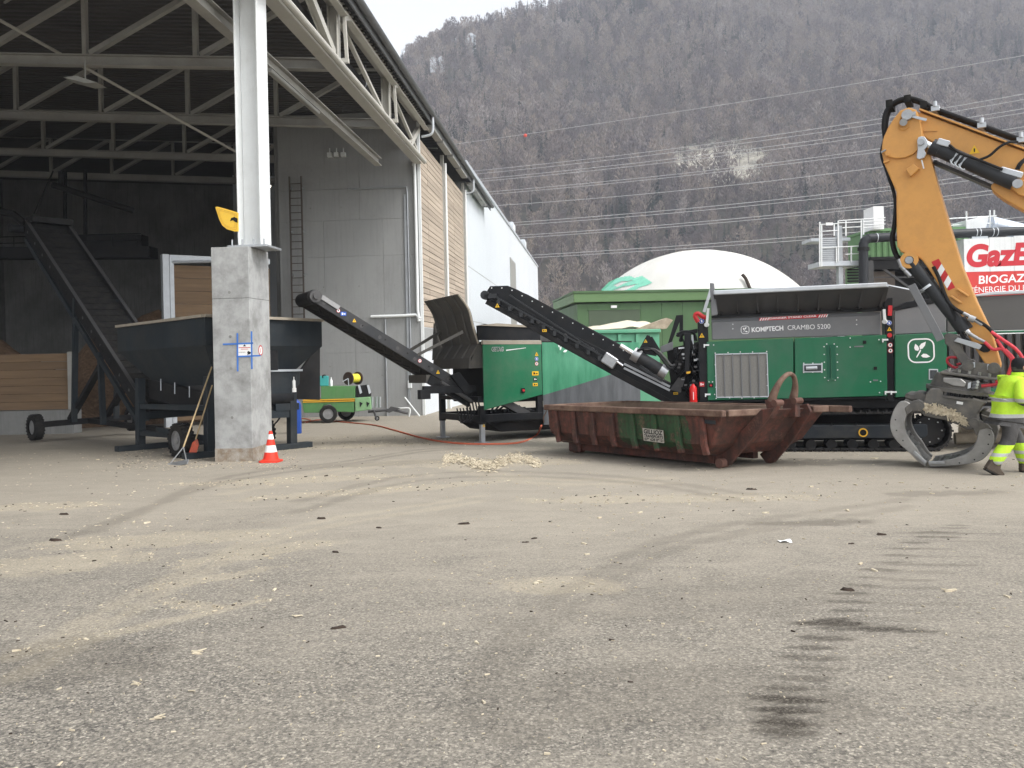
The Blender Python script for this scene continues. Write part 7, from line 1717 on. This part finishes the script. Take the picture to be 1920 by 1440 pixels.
# ------------------------------------------------------------------ green site trailer with cable reel
TR = Fr(gnd(613, 793), 8)
tr = empty('site_trailer', TR, 'small green site trailer with yellow stripe by the wall', 'trailer')
def tp_(*pts, y=0.0): return TR.poly(pts, y)
MB().prism(tp_((566,752),(570,774),(601,774),(606,760),(620,758),(630,772),(664,773),(664,752)), .0, 1.3).build('lower_body', 'trailer_green', tr, bevel=.01)
MB().prism(tp_((602,724),(666,724),(666,747),(602,749)), -.02, 1.28).build('upper_box', 'trailer_green', tr, bevel=.01)
MB().prism(tp_((568,749.5),(665,747),(665,749),(568,752)), -.03, 1.3).build('stripe', 'lid_yellow', tr); MB().prism(tp_((568,753),(665,750.5),(665,752.5),(568,755)), -.025, 1.3).build('stripe', 'lid_yellow', tr)
MB().prism(tp_((665,746),(694,744),(696,768),(666,772), y=-.02), -.02, 1.28).build('front_cabinet', 'trailer_light', tr, bevel=.02)
for u in (674,687): MB().prism(tp_((u,753),(u+6,756),(u+1,764), y=-.035), -.035, -.021).build('vent', 'black_matt', tr)
MB().prism(tp_((667,724),(686,722),(694,738),(694,744),(668,746)), .1, 1.2).build('control_panel', 'black_matt', tr)
for u in (671,688): MB().prism(tp_((u,722),(u+4,722),(u+8,736),(u+4,739), y=.08), .06, .1).build('panel_flap', 'galv_light', tr)
q = TR.P(615.5,777,-.12); wheel(tr, (q.x,-.1,.33), (0,1,0), .32, .2, tread=False); wheel(tr, (q.x+.55,1.3,.33), (0,1,0), .32, .2, tread=False)
MB().tube([TR.P(690,772,.6),TR.P(712,770,.6),TR.P(735,768,.6),TR.P(765,775,.6)],.05,8).build('drawbar', 'dark_grey', tr)
MB().prism(tp_((722,772),(733,762),(752,766),(742,769),(730,774), y=.5),.5,.6).build('coupling_head', 'dark_grey', tr)
MB().cyl(TR.P(700,768,.5),TR.P(706,785,.5),.04,n=8).build('jack', 'dark_grey', tr); wheel(tr, (TR.P(707,786,.5).x,.5,.09), (0,1,0), .09, .06, name='jockey_wheel', tread=False)
for u in (690,698,704): MB().cyl(TR.P(u+8,744,.7),TR.P(u+8,764,.7),.05,n=8).build('pipe_stub', 'galv', tr)
RLc = TR.P(655,708,.3)
RF = Fr(TR.M @ (RLc + Vector((0,0,-.30))), 8); re_ = empty('cable_reel', RF, 'brown reel of yellow cable on the green trailer', 'cable reel')
for y_ in (0,.42): MB().cyl((-.05+y_*.75,y_,.27),(-.05+y_*.75+.03,y_+.04,.27),.24,n=26).build('flange', 'reel_brown', re_, smooth=40)
MB().cyl((-.01,.05,.27),(.26,.40,.27),.17,n=22).build('cable_winding', 'yellow_cable', re_, smooth=40)
mb = MB(); mb.bar((-.04,-.03,.27),(-.02,-.03,.0),.03,.03,(0,1,0)).bar((-.04,-.03,.27),(-.24,-.06,.16),.025,.025); mb.build('stand', 'galv_light', re_)
q = TR.P(608,724,.3); CNF = Fr(TR.M @ q, 8); cn = empty('teal_canister', CNF, 'teal plastic canister standing on the green trailer', 'canister')
MB().box(-.16,.16,-.1,.1,0,.38).build('can', 'teal', cn, bevel=.03, seg=2); MB().box(-.04,.06,-.1,.1,.385,.42).box(-.06,-.02,-.11,-.1,.3,.4).build('lid', 'black_print', cn)
q = TR.P(621,724,.3); bt = MB().lathe([(.001,0),(.05,0),(.05,.2),(.02,.27),(.02,.33),(.001,.33)], n=14).build('cleaner_bottle', 'white_print', smooth=50); bt.matrix_world = TR.M @ Matrix.Translation(q); tag(bt, 'white spray bottle beside the teal canister', 'bottle')
q = gnd(556,797); gb = MB().lathe([(.001,0),(.14,0),(.15,.03),(.15,.85),(.12,.95),(.05,1.0),(.05,1.08),(.001,1.08)], n=20).build('gas_cylinder', 'cylinder_blue', smooth=50); gb.location = Vector((at(556,800,24).x, 24, gz(24))); tag(gb, 'blue gas cylinder standing behind the hopper skid', 'gas cylinder')
q = FH.M @ FH.P(551,735,-.05); bt = MB().lathe([(.001,0),(.06,0),(.06,.09),(.045,.1),(.045,.26),(.018,.3),(.018,.36),(.001,.36)], n=14).build('spray_bottle', 'paper', smooth=50); bt.location = q; tag(bt, 'white bottle with red base on the hopper platform', 'bottle')
# white prop leaning on the wall
mb = MB(); a, b_ = at(759,745,31.9), at(787,779,31.6); fr = Fr(Vector((b_.x,b_.y,gz(b_.y))),0,False); pr_ = empty('prop_frame', fr, 'thin white tubular prop leaning against the concrete wall', 'prop')
MB().cyl(fr.ploc(a), (0,0,.03), .03, n=8).build('prop_tube', 'steel_white', pr_); MB().tube([fr.ploc(at(745,766,31.7)),fr.ploc(at(765,765,31.7)),fr.ploc(at(769,770,31.7)),fr.ploc(at(767,781,31.7))],.03,8,smooth=3).build('prop_foot', 'steel_white', pr_)
# red cable across the yard
pts = [gnd(u,v)+Vector((0,0,.018)) for u, v in ((575,793),(600,788),(640,792),(700,798),(740,808),(790,822),(850,832),(920,834),(975,831),(1005,818))] + [GT.M @ Vector((xB if False else GT.py(1014,798)[0], -.03, GT.py(1014,798)[1]))]
tag(MB().tube(pts, .026, 6, smooth=6).build('power_cable', 'cable_red', smooth=60), 'orange red cable snaking over the yard to the screening machine', 'cable')
pts = [gnd(565+18*math.cos(a)*(1+.1*math.sin(3*a)), 789+3.2*math.sin(a))+Vector((0,0,.02)) for a in [k*.5 for k in range(26)]]
tag(MB().tube(pts, .022, 6, smooth=3).build('coiled_cable', 'cable_red', smooth=60), 'loose coil of orange cable beside the trailer wheel', 'cable')
# ------------------------------------------------------------------ loose wood on the yard
rd_ = random.Random(21)
def splinter(mb, p, L, w_, h_, yaw, rnd, tip=.15):
    d = Vector((math.cos(yaw), math.sin(yaw), rnd.uniform(-tip,tip)*.3)); s_ = Vector((-math.sin(yaw), math.cos(yaw), 0))*w_/2; u_ = Vector((0,0,h_))
    a, b = p - d*L/2, p + d*L/2; k = rnd.uniform(.3,1.0)
    mb.add([a-s_, b-s_*k, b+s_*k, a+s_, a-s_*.8+u_, b-s_*k*.7+u_*.8, b+s_*k*.7+u_*.8, a+s_*.8+u_], [(0,1,5,4),(1,2,6,5),(2,3,7,6),(3,0,4,7),(4,5,6,7)])
zones = [(gnd(t[0],t[1]), t[2], t[3], t[4]) for t in SAW]
mbs = [MB(), MB()]
def drop(x, y_, near):
    L = rd_.uniform(.006,.026)*(1 if rd_.random() < .93 else 2.0)*(.7 if y_ < 5 else 1.0 if y_ < 9 else 1.5)
    p = Vector((x, y_, gz(y_)+.002)); splinter(mbs[0 if rd_.random() < .86 else 1], p, L, L*rd_.uniform(.15,.6), L*rd_.uniform(.05,.25)+.002, rd_.uniform(0,6.28), rd_)
for k in range(5200):                         # thin scatter over the whole yard
    y_ = 2.2 + 17*rd_.random()**1.6; x = rd_.uniform(-.72,.72)*y_
    if mnoise.noise(Vector((x*.5,y_*.5,4))) + rd_.uniform(-.5,.5) > -.1: drop(x, y_, True)
for p, a, bb, r in zones:                     # denser in the sawdust streaks
    for k in range(int(160*max(a*bb,.12)**.6)):
        t, q_ = 6.283*rd_.random(), math.sqrt(rd_.random()); ex_, ey_ = a*q_*math.cos(t), bb*q_*math.sin(t); c_, s_ = math.cos(rad(r)), math.sin(rad(r)); drop(p.x+ex_*c_-ey_*s_, p.y+ex_*s_+ey_*c_, False)
for k in range(900):                          # around the pillar and hopper feet
    p = gnd(rd_.uniform(220,560), rd_.uniform(838,880)); drop(p.x, p.y, False)
tag(mbs[0].build('wood_splinters', 'chip_pale'), 'pale wood splinters strewn over the whole yard', 'wood chips', kind='stuff')
tag(mbs[1].build('bark_crumbs', 'bark'), 'small dark bark crumbs strewn over the whole yard', 'bark', kind='stuff')
mb = MB()
for k in range(1500):                         # raked row of chips in the middle
    u = 832 + 180*rd_.random(); m_ = 1-abs((u-925)/100)**1.5; v = 868 + 8*math.sin(u*.05) + rd_.gauss(0,4.2); p = gnd(u, v); p.z += rd_.uniform(0,.05)*max(m_,.1)
    splinter(mb, p, rd_.uniform(.03,.10), rd_.uniform(.01,.04), .01, rd_.uniform(0,6.28), rd_, 1.5)
tag(mb.build('chip_row', 'chip_pale'), 'low raked row of pale wood chips in mid yard', 'wood chips', kind='stuff')
LB = [(870,983,24,'large dark bark piece lying in the middle of the yard'),(630,1036,20,'flat dark bark piece left of the yard centre'),(986,1017,16,'left of two dark bark scraps near the yard centre'),(1002,1010,16,'right of two dark bark scraps near the yard centre'),
      (1588,1107,30,'broad dark bark slab beside the wheel prints at right'),(1597,1020,14,'short dark bark stub right of the white paper scrap'),(1182,1279,14,'lone black bark lump in the middle foreground'),(1652,1003,22,'thin dark stick far right of the paper scrap'),
      (121,965,22,'thin dark bark strip near the left edge of the yard'),(104,1014,28,'longest dark bark strip by the left sawdust patch'),(635,1178,28,'broken dark bark bits in the left foreground'),(1408,918,20,'dark bark scrap in front of the rusty skip'),
      (603,973,22,'dark bark strip between the cone and the yard centre'),(710,990,18,'small dark stick between two larger bark pieces at centre left')]
for u, v, l, lb in LB:
    p = gnd(u, v); L = l*p.y/1500*1.1; m_ = MB(); n = 9; h_ = L*.13
    ring = []; rs = [rd_.uniform(.6,1.2) for _ in range(n)]
    for j in range(2):
        for i in range(n):
            a = 2*math.pi*i/n; r_ = rs[i]*(1 if j == 0 else .7); ring.append((L/2*r_*math.cos(a), L*.2*r_*math.sin(a), -.004 if j == 0 else h_*rd_.uniform(.4,1.2)))
    m_.add(ring, [tuple(range(n-1,-1,-1)), tuple(range(n,2*n))]+[(i,(i+1)%n,(i+1)%n+n,i+n) for i in range(n)])
    o = m_.build('bark_piece', 'bark'); o.location = p; o.rotation_euler = (0,0,rd_.uniform(-.4,.4)); tag(o, lb, 'bark', 'dark bark pieces scattered on the yard')
for u, v, l, lb in ((360,1297,14,'round pale wood lump in the left foreground'),(297,1347,24,'split white wood chunk low in the left foreground'),(372,1225,26,'bundle of pale splinters in the left foreground'),(560,1157,20,'pale splinter left of the broken dark bark bits'),(255,1283,20,'thin pale splinter left of the round wood lump'),(1640,860,16,'pale wood scrap on the ground before the crawler track'),(1780,1108,26,'forked pale splinter near the right edge of the yard')):
    p = gnd(u, v); L = l*p.y/1500; m_ = MB()
    for k in range(4): splinter(m_, Vector((rd_.uniform(-.2,.2)*L, rd_.uniform(-.2,.2)*L, .003*k)), L*rd_.uniform(.5,1.0), L*rd_.uniform(.1,.22), L*.08, rd_.uniform(-.6,.6), rd_, .5)
    o = m_.build('wood_chunk', 'chip_pale'); o.location = p; tag(o, lb, 'wood chunk', 'pale wood chunks scattered on the yard')
p = gnd(1472,1016); m_ = MB(); m_.grid(lambda a, c: ((a-.5)*.12, (c-.5)*.09, .01+.012*math.sin(a*5)*math.cos(c*4)), 6, 4); o = m_.build('paper_scrap', 'paper', smooth=60); o.location = p; tag(o, 'crumpled white paper scrap on the yard in right half', 'paper')
# logs behind the grapple
for i_, (u0, v0, u1, v1, Y, r_, lb) in enumerate(((1800,803,1960,795,17.5,.16,'pale log lying behind the right grapple claw'),(1790,815,1950,812,16.6,.12,'thin lower log lying behind the worker'),(1840,792,1990,786,18.6,.18,'thick rear log behind the worker'))):
    a, b_ = at(u0,v0,Y), at(u1,v1,Y*.97); a.z = gz(a.y)+r_; b_.z = gz(b_.y)+r_
    tag(MB().tube([a, a.lerp(b_,.33)+Vector((0,.03,.02)), a.lerp(b_,.66)+Vector((0,-.02,.0)), b_], [r_,r_*1.05,r_*.95,r_*.9], 12).build('log', 'log_wood', smooth=50), lb, 'log', 'logs behind the grapple')
bpy.context.view_layer.update()
